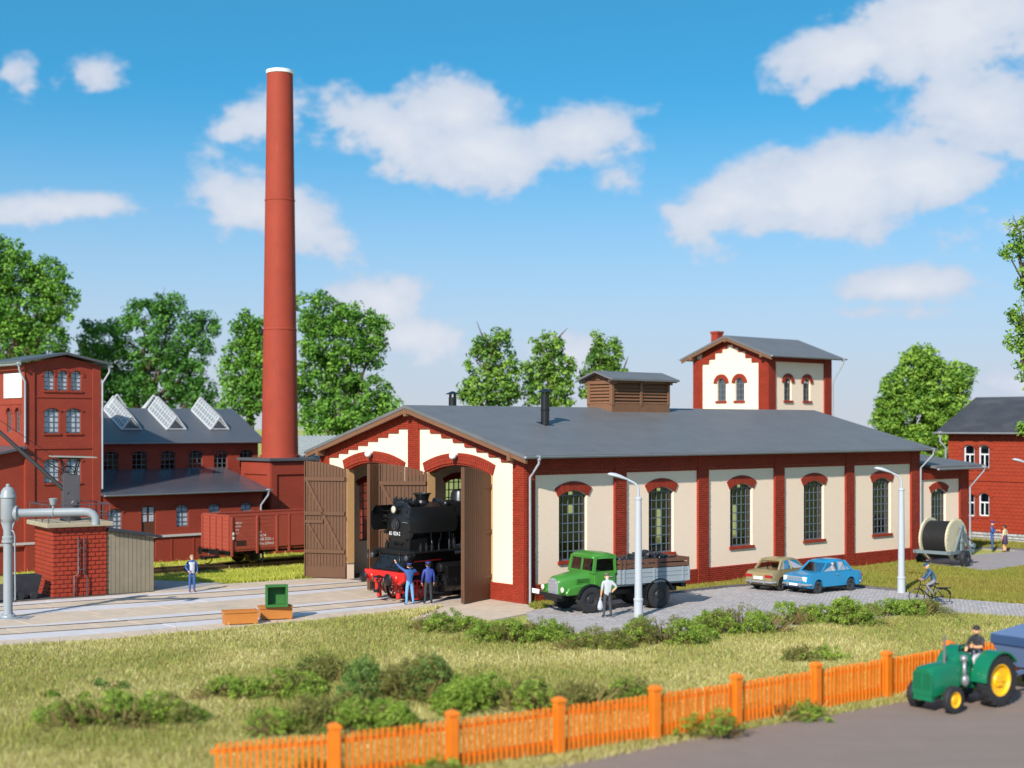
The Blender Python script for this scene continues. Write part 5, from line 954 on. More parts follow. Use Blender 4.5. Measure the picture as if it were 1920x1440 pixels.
mb = MB(); loft(mb, [sec(3.05, .74, .75, 1.62, .2, .05), sec(3.5, .66, .72, 1.55, .2, .07), sec(4.0, .54, .7, 1.48, .2, .07), sec(4.4, .44, .7, 1.42, .2, .05), sec(4.5, .38, .72, 1.36, .2, .04)])
mb.build('bonnet', M_GRN, TR, smooth=40)
mb = MB(); mb.box(3.1, 4.2, -.80, .80, .72, 1.0); mb.build('bonnet_side', M_GRN, TR, bevel=.08)
for sy in (-1, 1):
    mb = MB()
    for k in range(5): mb.box(3.2, 3.85, sy*.69 - .04, sy*.69 + .04, 1.13 + k*.055, 1.155 + k*.055)
    mb.build('louvre', M_GRN, TR)
    mb = MB(); ar = [(3.35 + .66*math.cos(a), .56 + .62*math.sin(a)) for a in np.linspace(.15, math.pi - .05, 12)]; ar2 = [(3.35 + .60*math.cos(a), .56 + .56*math.sin(a)) for a in np.linspace(math.pi - .05, .15, 12)]; mb.prism(ar + ar2, yz, sy*.68, sy*1.1); mb.build('front_mudguard', M_BLACK, TR, smooth=35)
    mb = MB(); mb.prism([(3.5, .74), (4.45, .74), (4.5, .86), (4.35, 1.06), (3.9, 1.16), (3.3, 1.2), (3.2, 1.0)], yz, sy*.4, sy*.98); mb.build('wing', M_GRN, TR, bevel=.07, seg=3)
    mb = MB(); mb.lathe([(.06, -.2), (.12, -.1), (.135, 0), (.125, .02)], (4.52, sy*.74, .97), (1, 0, 0), 18); l = mb.build('headlight', M_GRN, TR, smooth=40); mb = MB(); mb.lathe([(.125, .0), (.1, .03), (0, .05)], (4.535, sy*.74, .97), (1, 0, 0), 18); mb.build('lens', mat('cream_lens', S(228, 220, 200), .2), l, smooth=True)
    wheel(TR, (3.35, sy*.92, .55), .55, .26, rim=.55, side=sy, tread=26); wheel(TR, (0, sy*.98, .56), .56, .27, rim=.58, side=sy, tread=26); wheel(TR, (0, sy*.68, .56), .56, .26, rim=.58, side=sy)
    mb = MB(); ar = [(.72*math.cos(a), .56 + .68*math.sin(a)) for a in np.linspace(-.5, math.pi - .2, 14)]; ar2 = [(.67*math.cos(a), .56 + .63*math.sin(a)) for a in np.linspace(math.pi - .2, -.5, 14)]; mb.prism(ar + ar2, yz, sy*.66, sy*1.14); mb.build('rear_mudguard', M_BLACK, TR, smooth=35)
mb = MB()
for k in range(15):
    y = -.30 + .6*k/14; mb.box(4.5, 4.535, y - .012, y + .012, .76, 1.32 - .25*(abs(y)/.33)**3)
for z in (.76, .9, 1.04, 1.18, 1.3): mb.box(4.495, 4.53, -.33 + .1*(z > 1.25), .33 - .1*(z > 1.25), z, z + .03)
mb.prism([(-.36, .72), (.36, .72), (.36, 1.18), (.24, 1.34), (0, 1.4), (-.24, 1.34), (-.36, 1.18)], lambda a, b, d: (d, a, b), 4.44, 4.503); mb.build('grille', M_CHR, TR)
mb = MB(); mb.box(4.62, 4.72, -.95, .95, .66, .8); mb.box(4.3, 4.65, -.5, .5, .5, .68); mb.box(-1.4, 4.4, -.42, -.3, .6, .8); mb.box(-1.4, 4.4, .3, .42, .6, .8); mb.box(3.25, 3.45, -.9, .9, .48, .6); mb.box(-.1, .1, -.9, .9, .48, .62); mb.box(1.0, 2.2, -.95, -.5, .55, .95); mb.box(-1.6, -1.35, -.8, .8, .78, .98); mb.box(-1.75, -1.5, -1.0, -.7, .72, 1.0); mb.tube([(2.4, -.7, .5), (1.2, -.7, .45), (.9, -.6, .5)], .06, 8); mb.build('chassis', M_BLACK, TR, bevel=.01)
mb = MB(); mb.box(4.7, 4.74, -1.24, -.72, .70, .88); mb.build('number_plate', M_WHITE, TR)
# cab: body below the windows, pillars, roof, panes
mb = MB(); loft(mb, [[(2.1, y, z) for y, z in ((-.98, .85), (-.98, 1.62), (.98, 1.62), (.98, .85))], [(3.12, y, z) for y, z in ((-.94, .85), (-.94, 1.60), (.94, 1.60), (.94, .85))]]); cb = mb.build('cab', M_GRN, TR, bevel=.05, seg=3)
mb = MB(); loft(mb, [[(x, hw*k, z) for hw, k in ((w_, 1), (w_*.9, 1), (w_*.5, 1), (w_*.5, -1), (w_*.9, -1), (w_, -1)) for z in ()] for x, w_ in ()]) if False else None
rf = []
for x, hw, zt_ in ((2.08, .80, 2.28), (2.2, .92, 2.36), (2.6, .95, 2.40), (2.95, .90, 2.36), (3.1, .78, 2.26)):
    rf.append([(x, hw, 2.16), (x, hw*.99, 2.22), (x, hw*.92, zt_ - .03), (x, hw*.6, zt_), (x, 0, zt_ + .015), (x, -hw*.6, zt_), (x, -hw*.92, zt_ - .03), (x, -hw*.99, 2.22), (x, -hw, 2.16)])
mb = MB(); loft(mb, rf); mb.build('cab_roof', M_GRN, TR, smooth=50)
mb = MB()
for y in (-1, 1):
    mb.bar((3.14, y*.9, 1.55), (3.02, y*.84, 2.22), .12, .1); mb.bar((2.14, y*.95, 1.55), (2.14, y*.88, 2.25), .14, .09); mb.bar((2.62, y*.96, 1.56), (2.6, y*.93, 2.25), .03, .05) if y > 5 else None
    mb.bar((2.1, y*.955, 1.62), (3.1, y*.91, 1.6), .06, .1); mb.bar((2.1, y*.9, 2.2), (3.05, y*.86, 2.2), .08, .1)
mb.bar((3.16, 0, 1.55), (3.06, 0, 2.22), .06, .05); mb.box(2.06, 2.12, -.92, .92, 1.55, 1.75); mb.bar((3.12, -.9, 1.62), (3.12, .9, 1.62), .1, .1); mb.box(2.05, 2.14, -.9, -.5, 1.7, 2.3); mb.box(2.05, 2.14, .5, .9, 1.7, 2.3); mb.build('cab_pillars', M_GRN, TR)
for P_ in ([(3.14, -.85, 1.62), (3.15, -.03, 1.62), (3.05, -.03, 2.2), (3.04, -.8, 2.2)], [(3.14, .85, 1.62), (3.15, .03, 1.62), (3.05, .03, 2.2), (3.04, .8, 2.2)]): mb = MB(); mb.quad(*P_); mb.build('windscreen', M_GLASSL, TR)
for y in (-1, 1): mb = MB(); mb.quad((2.2, y*.945, 1.62), (3.1, y*.91, 1.62), (3.0, y*.86, 2.2), (2.2, y*.89, 2.2)); mb.build('door_window', M_GLASSL, TR)
for y in (-1, 1): mb = MB(); mb.prism([(2.2, .86), (3.05, .86), (3.05, 1.52), (2.2, 1.52)], yz, y*.96, y*.99); d_ = mb.build('door', M_GRN, TR, bevel=.012); mb = MB(); mb.tube([(2.3, y*1.02, 1.42), (2.48, y*1.02, 1.42)], .02, 6); mb.build('handle', M_CHR, d_)
mb = MB(); mb.box(2.15, 2.6, -.8, .8, 1.0, 1.6); mb.box(2.13, 2.25, -.8, .8, 1.5, 2.0); mb.build('seat', mat('seat_dark', S(60, 56, 52), .8), TR)
# bed
BX0, BX1, BW = -1.55, 2.02, 1.1
mb = MB(); mb.box(BX0, BX1, -BW, BW, 1.08, 1.16); mb.box(BX0 + .1, BX1 - .1, -.9, .9, .98, 1.08); bed = mb.build('bed', M_GRY, TR)
for j in range(3):
    z0, z1 = 1.16 + .175*j, 1.16 + .175*(j+1) - .014
    for y in (-BW, BW - .05): mb = MB(); mb.box(BX0, BX1, y, y + .05, z0, z1); mb.build('dropside_board', M_GRY, bed)
    for x in (BX0, BX1 - .05): mb = MB(); mb.box(x, x + .05, -BW + .05, BW - .05, z0, z1); mb.build('dropside_board', M_GRY, bed)
mb = MB()
for x in (BX0, BX0 + .32, .25, 1.75, BX1 - .07): [mb.box(x, x + .07, y, y + .03, 1.1, 1.69) for y in (-BW - .03, BW)]
mb.build('stakes', M_GRY, bed); mb = MB()
for z in (1.71, 1.91):
    for y in (-BW + .01, BW - .06): mb = MB(); mb.box(BX0, BX1, y, y + .045, z, z + .15); mb.build('rack_board', M_BRN, bed)
    for x in (BX0, BX1 - .05): mb = MB(); mb.box(x, x + .045, -BW + .06, BW - .06, z, z + .15); mb.build('rack_board', M_BRN, bed)
mb = MB(); [mb.box(x, x + .1, y, y + .035, 1.69, 2.07) for x in (BX0 + .02, .1, 1.7, BX1 - .12) for y in (-BW - .025, BW - .015)]; mb.build('rack_posts', M_BRN, bed)
CO = thing('coal_load', 'heap of shiny black coal lumps on the green lorry', 'coal', TR.location, TR.rotation_euler.z); M_COAL = mat('coal', (.018, .018, .02, 1), .22, var=.3, vscale=8); mb = MB(); mb.box(BX0 + .06, BX1 - .06, -BW + .06, BW - .06, 1.17, 1.85); mb.build('coal_bed', M_COAL, CO)
ICO = bmesh.new(); bmesh.ops.create_icosphere(ICO, subdivisions=1, radius=1); lumps = []
for k in range(6):
    b = ICO.copy(); [setattr(v, 'co', v.co * random.uniform(.65, 1.2)) for v in b.verts]; me = bpy.data.meshes.new('coal_lump'); b.to_mesh(me); b.free(); me.materials.append(M_COAL); lumps.append(me)
for k in range(230):
    x = random.uniform(BX0 + .15, BX1 - .15); y = random.uniform(-BW + .15, BW - .15); h = 1.86 + .36*math.exp(-((x + .25)/.7)**2) * (1 - (y/1.2)**2) + .16*math.exp(-((x - 1.6)/.4)**2); s_ = random.uniform(.07, .13)
    inst('coal_lump', lumps[k % 6], CO, (x, y, h + random.uniform(-.03, .05)), (random.random()*6, random.random()*6, random.random()*6), (s_, s_*random.uniform(.7, 1.2), s_))
# ================================================================ saloon cars (local +x is the front)
def make_car(label, paint, loc, rz, front_lights=True):
    C = thing('parked_car', label, 'car', loc, rz, 'cars parked beside the shed'); prof = [(2.02, .3), (2.1, .42), (2.11, .72), (2.04, .82), (1.75, .90), (.85, .98), (0, 1.0), (-1.2, .99), (-1.9, .94), (-2.06, .86), (-2.12, .62), (-2.08, .4), (-1.98, .3)]
    arch = lambda cx: [(cx + .37*math.cos(a), .30 + .37*math.sin(a)) for a in np.linspace(math.pi, 0, 12)]
    poly = prof + [(-1.62, .26)] + [p for p in arch(-1.22)] + [p for p in arch(1.26)] + [(1.7, .26)]
    mb = MB(); ys = [-.80, -.79, -.5, .5, .79, .80]; n = len(poly); wy = lambda y, z, x: y * (1 - .10*max(0, (z - .72)/.3)**2) * (1 - .05*max(0, abs(x) - 1.6)/.5)
    V_ = [(a*(1 if abs(y) < .6 else .985 if abs(y) > .795 else .995), wy(y, b, a), b) for y in ys for a, b in poly]; F_ = [(i*n+k, i*n+(k+1) % n, (i+1)*n+(k+1) % n, (i+1)*n+k) for i in range(len(ys)-1) for k in range(n)] + [tuple(range(n)), tuple((len(ys)-1)*n+k for k in range(n))][0:2]
    mb.add(V_, F_); body = mb.build('body', paint, C, smooth=38)
    b = body.modifiers.new('bevel', 'BEVEL'); b.width = .035; b.segments = 3; b.limit_method = 'ANGLE'; b.angle_limit = R(45)
    rfs = [[(x, hw, zt_ - .10), (x, hw*.97, zt_ - .045), (x, hw*.86, zt_ - .01), (x, hw*.5, zt_ + .012), (x, 0, zt_ + .018), (x, -hw*.5, zt_ + .012), (x, -hw*.86, zt_ - .01), (x, -hw*.97, zt_ - .045), (x, -hw, zt_ - .10)] for x, hw, zt_ in ((.40, .55, 1.40), (.25, .60, 1.47), (-.3, .62, 1.505), (-.8, .605, 1.49), (-.98, .56, 1.42))]
    mb = MB(); loft(mb, rfs); mb.build('roof', paint, C, smooth=50); mb = MB()
    for s_ in (-1, 1):
        for p, q, w in (((.92, s_*.70, .95), (.36, s_*.56, 1.40), .06), ((-.28, s_*.735, .96), (-.34, s_*.60, 1.42), .06), ((-1.36, s_*.69, .96), (-.92, s_*.555, 1.42), .11), ((-1.0, s_*.73, .96), (-.86, s_*.59, 1.40), .035), ((.92, s_*.72, .975), (-1.36, s_*.72, .985), .05)): mb.bar(p, q, w, w)
    mb.build('pillars', paint, C)
    for nm, q in (('windscreen', [(.88, -.66, .98), (.88, .66, .98), (.36, .54, 1.40), (.36, -.54, 1.40)]), ('rear_window', [(-1.36, -.64, .98), (-1.36, .64, .98), (-.96, .54, 1.40), (-.96, -.54, 1.40)])): mb = MB(); mb.quad(*q); mb.build(nm, M_GLASSL, C)
    for s_ in (-1, 1):
        for q in ([(.86, .715, .98), (-.26, .73, .98), (-.32, .6, 1.40), (.34, .56, 1.40)], [(-.3, .73, .98), (-1.3, .70, .98), (-.93, .56, 1.40), (-.36, .6, 1.40)]): mb = MB(); mb.quad(*[(x, s_*y, z) for x, y, z in q]); mb.build('side_window', M_GLASSL, C)
        for x in (1.26, -1.22): wheel(C, (x, s_*.69, .30), .30, .17, rim=.56, side=s_, mt=mat('car_tyre', (.035, .037, .04, 1), .6))
        mb = MB(); mb.prism([(.9, .34), (.9, .97), (-.27, .985), (-.27, .34)], yz, s_*.792, s_*.801); [mb.v.__setitem__(i, (p[0], p[1]*(1 - .10*max(0, (p[2]-.72)/.3)**2), p[2])) for i, p in enumerate(mb.v)]; d_ = mb.build('front_door', paint, C); mb = MB(); mb.tube([(-.2, s_*.81, .84), (-.06, s_*.81, .84)], .018, 6); mb.build('handle', M_CHR, d_)
        mb = MB(); mb.prism([(-.29, .34), (-.29, .985), (-1.05, .985), (-1.02, .72), (-.86, .5), (-.82, .34)], yz, s_*.792, s_*.801); [mb.v.__setitem__(i, (p[0], p[1]*(1 - .10*max(0, (p[2]-.72)/.3)**2), p[2])) for i, p in enumerate(mb.v)]; mb.build('rear_door', paint, C)
        mb = MB(); mb.lathe([(.105, 0), (.1, .03), (0, .045)], (2.095, s_*.60, .70), (1, 0, 0), 16); mb.box(2.06, 2.1, s_*.6 - .13, s_*.6 + .13, .59, .81); mb.build('headlight', mat('headlight_glass', S(214, 214, 214), .2), C, smooth=40)
        mb = MB(); mb.box(-2.14, -2.08, s_*.58 - .2, s_*.58 + .2, .66, .78); mb.build('tail_light', mat('tail_red', (.35, .02, .02, 1), .25), C)
    mb = MB(); mb.box(2.07, 2.1, -.46, .46, .6, .8); [mb.box(2.09, 2.125, -.46, .46, .6 + .045*k, .615 + .045*k) for k in range(5)]; [mb.box(2.09, 2.12, -.46 + .092*k - .008, -.46 + .092*k + .008, .6, .8) for k in range(11)]; mb.build('grille', M_CHR, C)
    M_BMP = mat('bumper_grey', S(150, 152, 156), .35, metal=.3)
    for sx, nm in ((1, 'front_bumper'), (-1, 'rear_bumper')):
        mb = MB(); mb.tube([(sx*1.85, -.84, .44), (sx*2.12, -.76, .44), (sx*2.17, 0, .44), (sx*2.12, .76, .44), (sx*1.85, .84, .44)], .05, 8); [mb.box(sx*2.17 - .05, sx*2.17 + .05, y - .035, y + .035, .36, .54) for y in (-.4, .4)]; mb.build(nm, M_BMP, C, smooth=50)
        mb = MB(); mb.box(sx*2.215 - .01, sx*2.215 + .01, -.26, .26, .39, .5) if sx > 0 else mb.box(-2.15, -2.12, -.26, .26, .56, .7); mb.build('number_plate', M_WHITE, C)
    mb = MB(); mb.box(.1, .5, -.62, -.1, .4, .95); mb.box(.1, .5, .1, .62, .4, .95); mb.box(-.95, -.55, -.62, .62, .4, .95); mb.box(-.02, .12, -.6, -.12, .6, 1.15); mb.box(-.02, .12, .12, .6, .6, 1.15); mb.build('seats', mat('car_seat', S(120, 92, 74), .8), C)
    mb = MB(); mb.box(-1.9, 1.9, -.6, .6, .22, .4); mb.build('underbody', M_BLACK, C); C.scale = (.88, .94, .97); return C
M_BLUE = mat('car_blue', (.012, .215, .42, 1), .28, var=.02, coat=.4); M_BEIGE = mat('car_beige', (.27, .21, .105, 1), .3, var=.02, coat=.4)
def place_near(pfront, prear, half):  # near-side wheel contacts -> centre and heading
    d = (pfront - prear).normalized(); n = Vector((-d.y, d.x, 0)); n = n if n.y > 0 else -n; return (pfront + prear)/2 + n*half, math.atan2(d.y, d.x)
hd = R(180 + 36); c_ = G(1530, 1114) + Vector((-math.cos(hd), -math.sin(hd), 0))*1.26 + Vector((-math.sin(R(36)), math.cos(R(36)), 0))*.72
make_car('bright blue saloon car facing left beside the beige car', M_BLUE, c_, hd)
hd = R(44); c_ = G(1462, 1108.5) + Vector((math.cos(hd), math.sin(hd), 0))*1.22 + Vector((-math.sin(hd), math.cos(hd), 0))*.72
make_car('olive beige saloon car seen from behind left of the blue car', M_BEIGE, c_, hd)
# ================================================================ cable reel trailer
rax = Vector((.70, -.71, 0)).normalized(); rz_ = math.atan2(rax.y, rax.x) + math.pi/2
RT_ = thing('cable_trailer', 'grey two wheeled trailer carrying the wooden cable drum', 'trailer', GX(1768, 77.6), rz_)   # local -y points along the drum axis to the viewer
M_TRL = mat('trailer_grey', S(112, 124, 128), .5, var=.05)
mb = MB()
for s_ in (-1, 1): mb.box(-1.15, 1.35, s_*.95 - .07, s_*.95 + .07, .62, .78); mb.bar((.15, s_*.95, .75), (.15, s_*.95, 1.95), .1, .14); mb.bar((.15, s_*.95, 1.9), (1.05, s_*.95, .75), .08, .12); mb.bar((.15, s_*.95, 1.9), (-.55, s_*.95, .75), .08, .12); mb.cyl((.15, s_*1.05, 1.25), (.15, s_*.8, 1.25), .13); mb.cyl((.15, s_*1.03, 1.92), (.15, s_*.87, 1.92), .12)
mb.box(1.2, 1.35, -.95, .95, .62, .78); mb.box(-1.15, -1.0, -.95, .95, .62, .78); mb.bar((1.3, -.6, .7), (2.2, 0, .62), .1, .1); mb.bar((1.3, .6, .7), (2.2, 0, .62), .1, .1); mb.bar((1.1, -.95, .8), (1.75, -.35, .95), .06, .06); mb.tube([(.2, -.95, 1.85), (1.2, -.98, 1.1), (1.3, -.98, .95)], .035, 6); mb.cyl((1.3, -1.05, .95), (1.3, -.9, .95), .12); mb.build('frame', M_TRL, RT_)
mb = MB(); mb.box(-.1, .1, -1.1, 1.1, .34, .48); mb.box(-.35, .2, -1.1, -.8, .4, .62); mb.box(-.35, .2, .8, 1.1, .4, .62); mb.build('axle', M_DARK, RT_)
for s_ in (-1, 1): wheel(RT_, (0, s_*1.22, .40), .40, .24, rim=.5, side=s_, tread=24)
DR = thing('cable_drum', 'wooden drum wound with black cable on the grey trailer', 'cable drum', RT_.location, rz_); M_DRW = mat('drum_wood', S(196, 186, 158), .7, var=.06, vscale=3)
DC = (.0, 0, 1.32); DRR = 1.06
for s_ in (-1, 1):
    mb = MB(); mb.lathe([(.12, -.05), (DRR, -.05), (DRR, .05), (.12, .05)], (DC[0], s_*.72, DC[2]), (0, 1, 0), 40); mb.lathe([(.16, -.08), (.16, .08)], (DC[0], s_*.72, DC[2]), (0, 1, 0), 16); fl = mb.build('flange', M_DRW, DR, smooth=35)
    for k in range(13):
        x = -DRR + .15*(k + .5); h_ = math.sqrt(max(.01, DRR*DRR - (abs(x) + .07)**2)) - .02; a = R(38); mb = MB(); mb.add([(DC[0] + u*math.cos(a) - w_*math.sin(a), s_*.783 + d_, DC[2] + u*math.sin(a) + w_*math.cos(a)) for d_ in (-.012, .012) for u, w_ in ((x - .07, -h_), (x + .07, -h_), (x + .07, h_), (x - .07, h_))], [(0,1,2,3),(7,6,5,4),(0,4,5,1),(1,5,6,2),(2,6,7,3),(3,7,4,0)]); mb.build('plank', M_DRW, fl)
mb = MB(); mb.cyl((0, -.68, DC[2]), (0, .68, DC[2]), .82, n=32)
for k in range(15): y = -.64 + 1.28*k/14; mb.tube([(.87*math.cos(a), y, DC[2] + .87*math.sin(a)) for a in np.linspace(0, 2*math.pi, 33)], .05, 6, cap=False)
mb.build('cable', mat('cable_black', (.022, .021, .021, 1), .4), DR, smooth=50); RT_.scale = DR.scale = (1.07,)*3
# ================================================================ tractor, trailer
fd = Vector((.815, .58, 0)); TRC = thing('tractor', 'green tractor with yellow wheels on the road by the fence', 'tractor', (G(1717, 1325) + G(1793, 1335))/2 + fd*1.75, math.atan2(-fd.y, -fd.x))  # origin under rear axle, +x front
M_TG = mat('tractor_green', (.004, .15, .068, 1), .35, var=.03, coat=.2); M_YE = mat('wheel_yellow', (.92, .47, .01, 1), .4)
for s_ in (-1, 1):
    wheel(TRC, (0, s_*.62, .70), .70, .34, rim=.62, side=s_, mr=M_YE, tread=20); wheel(TRC, (1.78, s_*.58, .35), .35, .2, rim=.6, side=s_, mr=M_YE, tread=18)
    mb = MB(); ar = [(.76*math.cos(a), .70 + .78*math.sin(a)) for a in np.linspace(.0, math.pi*.80, 14)]; ar2 = [(.71*math.cos(a), .70 + .73*math.sin(a)) for a in np.linspace(math.pi*.80, .0, 14)]; mb.prism(ar + ar2, yz, s_*.36, s_*.84); mb.build('mudguard', M_TG, TRC, smooth=35)
mb = MB(); loft(mb, [[(x, y*w_, z) for y, z in ((1, zb), (1, zt_ - .12), (.75, zt_ - .02), (.3, zt_ + .03), (-.3, zt_ + .03), (-.75, zt_ - .02), (-1, zt_ - .12), (-1, zb))] for x, w_, zb, zt_ in ((.7, .30, .75, 1.25), (1.2, .32, .6, 1.24), (1.8, .33, .5, 1.2), (2.2, .33, .42, 1.17), (2.32, .31, .45, 1.1))]); mb.build('bonnet', M_TG, TRC, smooth=40)
mb = MB(); [mb.box(2.28, 2.345, y - .11, y + .11, .62 + .055*k, .645 + .055*k) for k in range(8) for y in (-.15, .15)]; mb.box(2.2, 2.3, -.3, .3, .3, .5); mb.build('grille', M_TG, TRC)
mb = MB(); mb.lathe([(.26, -.42), (.28, -.3), (.26, .1), (.16, .28)], (.95, 0, 1.16), (1, 0, 0), 18); mb.box(-.3, .9, -.3, .3, .5, .95); mb.box(-.45, .45, -.36, .36, .55, 1.0); mb.box(.35, .6, -.62, -.2, .7, .78); mb.box(.35, .6, .2, .62, .7, .78); mb.bar((1.78, -.55, .36), (1.78, .55, .36), .1, .1); mb.build('body', M_TG, TRC, smooth=40)
M_AL = mat('bare_metal', S(150, 148, 150), .4, metal=.5); mb = MB(); mb.tube([(1.55, .12, 1.2), (1.55, .12, 1.95)], .035, 8); mb.build('exhaust', mat('exhaust_grey', S(110, 104, 104), .6), TRC, smooth=50)
mb = MB(); mb.ball((1.05, .36, 1.32), .11, 10, 8); mb.tube([(1.05, .38, 1.3), (1.08, .4, 1.0), (1.06, .4, .8)], .055, 8); mb.ball((1.04, .4, .75), (.13, .1, .17), 10, 8); mb.build('air_filter', M_AL, TRC, smooth=True)
for s_ in (-1, 1): mb = MB(); mb.lathe([(.05, -.1), (.09, 0), (.08, .03)], (.55, s_*.45, 1.05), (1, 0, 0), 12); mb.build('headlight', M_AL, TRC, smooth=40)
mb = MB(); c0 = Vector((.5, 0, 1.42)); d1, d2 = Vector((.35, 0, .94)).normalized(), Vector((0, 1, 0)); mb.tube([c0 + (d1*math.cos(a) + d2*math.sin(a))*.2 for a in np.linspace(0, 2*math.pi, 17)], .022, 6, cap=False); mb.tube([c0, Vector((.8, 0, 1.15))], .025, 6); mb.tube([c0 - d2*.2, c0 + d2*.2], .015, 5); mb.build('steering_wheel', M_BLACK, TRC)
mb = MB(); mb.box(-.28, .12, -.22, .22, .98, 1.06); mb.box(-.32, -.26, -.22, .22, 1.06, 1.3); mb.build('seat', mat('seat_orange', S(196, 84, 34), .5), TRC, bevel=.02)
FTR = thing('farm_trailer', 'blue tipping trailer with peaked cover behind the tractor', 'trailer', TRC.location + fd*2.75 + Vector((.25, .1, 0)), math.atan2(-fd.y, -fd.x)); M_BL = mat('trailer_blue', S(92, 110, 142), .45, var=.04); M_BL2 = mat('trailer_blue_dark', S(48, 72, 106), .5)
mb = MB(); loft(mb, [[(x, y*w_, z) for y in (-1, 1) for z in ()] for x, w_ in ()]) if False else None
P = [(-1.4, -.6, .75), (1.05, -.6, .75), (1.05, .6, .75), (-1.4, .6, .75), (-1.6, -.85, 1.35), (1.25, -.85, 1.35), (1.25, .85, 1.35), (-1.6, .85, 1.35)]; mb.add(P, [(0,1,2,3),(0,1,5,4),(1,2,6,5),(2,3,7,6),(3,0,4,7)]); mb.bar((-.9, -.7, .7), (-.9, .7, .7), .3, .1); mb.bar((1.0, 0, .65), (2.1, 0, .55), .12, .1); mb.build('hopper', M_BL, FTR)
mb = MB(); mb.box(-1.65, 1.3, -.9, .9, 1.35, 1.62); mb.build('side_band', M_BL2, FTR, bevel=.03); mb = MB(); mb.add([(-1.68, -.93, 1.62), (1.33, -.93, 1.62), (1.33, .93, 1.62), (-1.68, .93, 1.62), (-.6, 0, 2.05), (.35, 0, 2.05)], [(0,1,5,4),(1,2,5),(2,3,4,5),(3,0,4),(0,3,2,1)]); mb.build('cover', M_BL, FTR, bevel=.04, seg=3)
for s_ in (-1, 1): wheel(FTR, (-.4, s_*.72, .38), .38, .22, side=s_, mr=M_RED)
# ================================================================ brick dwelling at the right
hx0 = WS(44.9, 7.47); HO = thing('brick_house', 'bright red brick house with grey roof at the right picture edge', 'house', hx0, UA)
fo = lambda a, z, d: (d, -a, z); AX_ = lambda px: 7.47 - TX(px, 44.9); HH = 7.12; HWID = 13.0
def HZy(y, a): return ZY(y, 44.9, 7.47 - a)
hw_ = []
for (x0, x1) in ((1807.5, 1827), (1835.5, 1854.5)):
    a0, a1 = AX_(x0), AX_(x1)
    for yb, yt in ((877, 838), (967, 928)): hw_.append(((a0 + a1)/2, a1 - a0, HZy(yb, a0), HZy(yt, a0), .16))
for k in range(2):
    for aa in (7.6, 8.6): hw_.append((aa, .68, hw_[k][2], hw_[k][3], .16))
M_HB = mat('house_brick', (.32, .040, .016, 1), .55, spec=.3, var=.10, vscale=1.5); M_HM = mat('house_mortar', (.23, .028, .012, 1), .65)
mb = MB()
zsp = 4.2
arch_wall(mb, fo, 0, HWID, .58, zsp, [w for w in hw_ if w[2] < zsp - 1], .3); arch_wall(mb, fo, 0, HWID, zsp, HH, [w for w in hw_ if w[2] >= zsp - 1 and w[2] > 3.5], .3)
mb.quad((0, 0, 0), (9, 0, 0), (9, 0, HH), (0, 0, HH)); mb.add([(0, 0, HH), (9, 0, HH), (4.5, 0, HH + 2.1)], [(0, 1, 2)]); mb.box(.2, 9, -HWID, -.02, 0, .5); hwall = mb.build('wall', M_HM, HO)
def av(a, z):
    return any(abs(a - w[0]) < w[1]/2 + .17 and w[2] - .2 < z < w[3] + .42 for w in hw_) or abs(z - 4.05) < .14
rest = MB(); n_ = single_bricks(hwall, fo, 0, 5.9, .58, HH, .34, .232, M_HB, gap=.028, proud=.03, limit=298, rest=rest, avoid=av); single_bricks(hwall, fo, 5.9, HWID, .58, HH, .34, .232, M_HB, gap=.028, proud=.03, limit=0, rest=rest, avoid=av)
o = rest.build('brickwork', M_HB, hwall); o['kind'] = 'stuff'
M_WFR = mat('white_window_frame', (.75, .76, .76, 1), .45); M_CURT = mat('curtain', S(190, 206, 216), .6, var=.15, vscale=4)
for a, w, zb, zs, h in hw_:
    fr = MB(); t = .07; fr.fbox(fo, a - w/2, a - w/2 + t, zb, zs, .08, .18); fr.fbox(fo, a + w/2 - t, a + w/2, zb, zs, .08, .18); fr.fbox(fo, a - w/2, a + w/2, zb, zb + t, .08, .18); fr.fbox(fo, a - .035, a + .035, zb, zb + (zs - zb)*.66, .085, .17); fr.fbox(fo, a - w/2, a + w/2, zb + (zs-zb)*.62, zb + (zs-zb)*.62 + .08, .082, .175); arch_ring(fr, fo, a, w - .02, zs - .075, h, .075, 10, .08, .18, ext=-.01, gap=0)
    wo = fr.build('window', M_WFR, HO)
    for (x0, x1, z0, z1) in ((a - w/2 + t, a - .035, zb + t, zb + (zs-zb)*.62), (a + .035, a + w/2 - t, zb + t, zb + (zs-zb)*.62), (a - w/2 + t, a + w/2 - t, zb + (zs-zb)*.62 + .08, zs + .1)): mb = MB(); mb.quad(fo(x0, z0, .13), fo(x1, z0, .13), fo(x1, z1, .13), fo(x0, z1, .13)); mb.build('pane', M_GLASS, wo)
    mb = MB(); [mb.quad(fo(a - w/2 + .02 + k*.045, zb, .22 + .03*(k % 2)), fo(a - w/2 + .02 + (k+1)*.045, zb, .22 + .03*((k+1) % 2)), fo(a - w/2 + .02 + (k+1)*.045, zs + .12, .22 + .03*((k+1) % 2)), fo(a - w/2 + .02 + k*.045, zs + .12, .22 + .03*(k % 2))) for k in range(int(w/.045) - 1)]; mb.build('curtain', M_CURT, wo)
    mb = MB(); arch_ring(mb, fo, a, w, zs, h, .27, 9, -.06, .02, ext=.1, gap=.14); mb.build('window_arch', M_HB, HO); mb = MB(); [mb.fbox(fo, a - w/2 - .1 + k*.14, a - w/2 - .1 + (k+1)*.14 - .015, zb - .15, zb, -.08, .1) for k in range(int((w + .2)/.14))]; mb.build('window_sill', M_HB, HO)
mb = MB(); x = 0
while x < HWID: mb.fbox(fo, x, x + .125, 3.93, 4.17, -.07, .02); x += .14
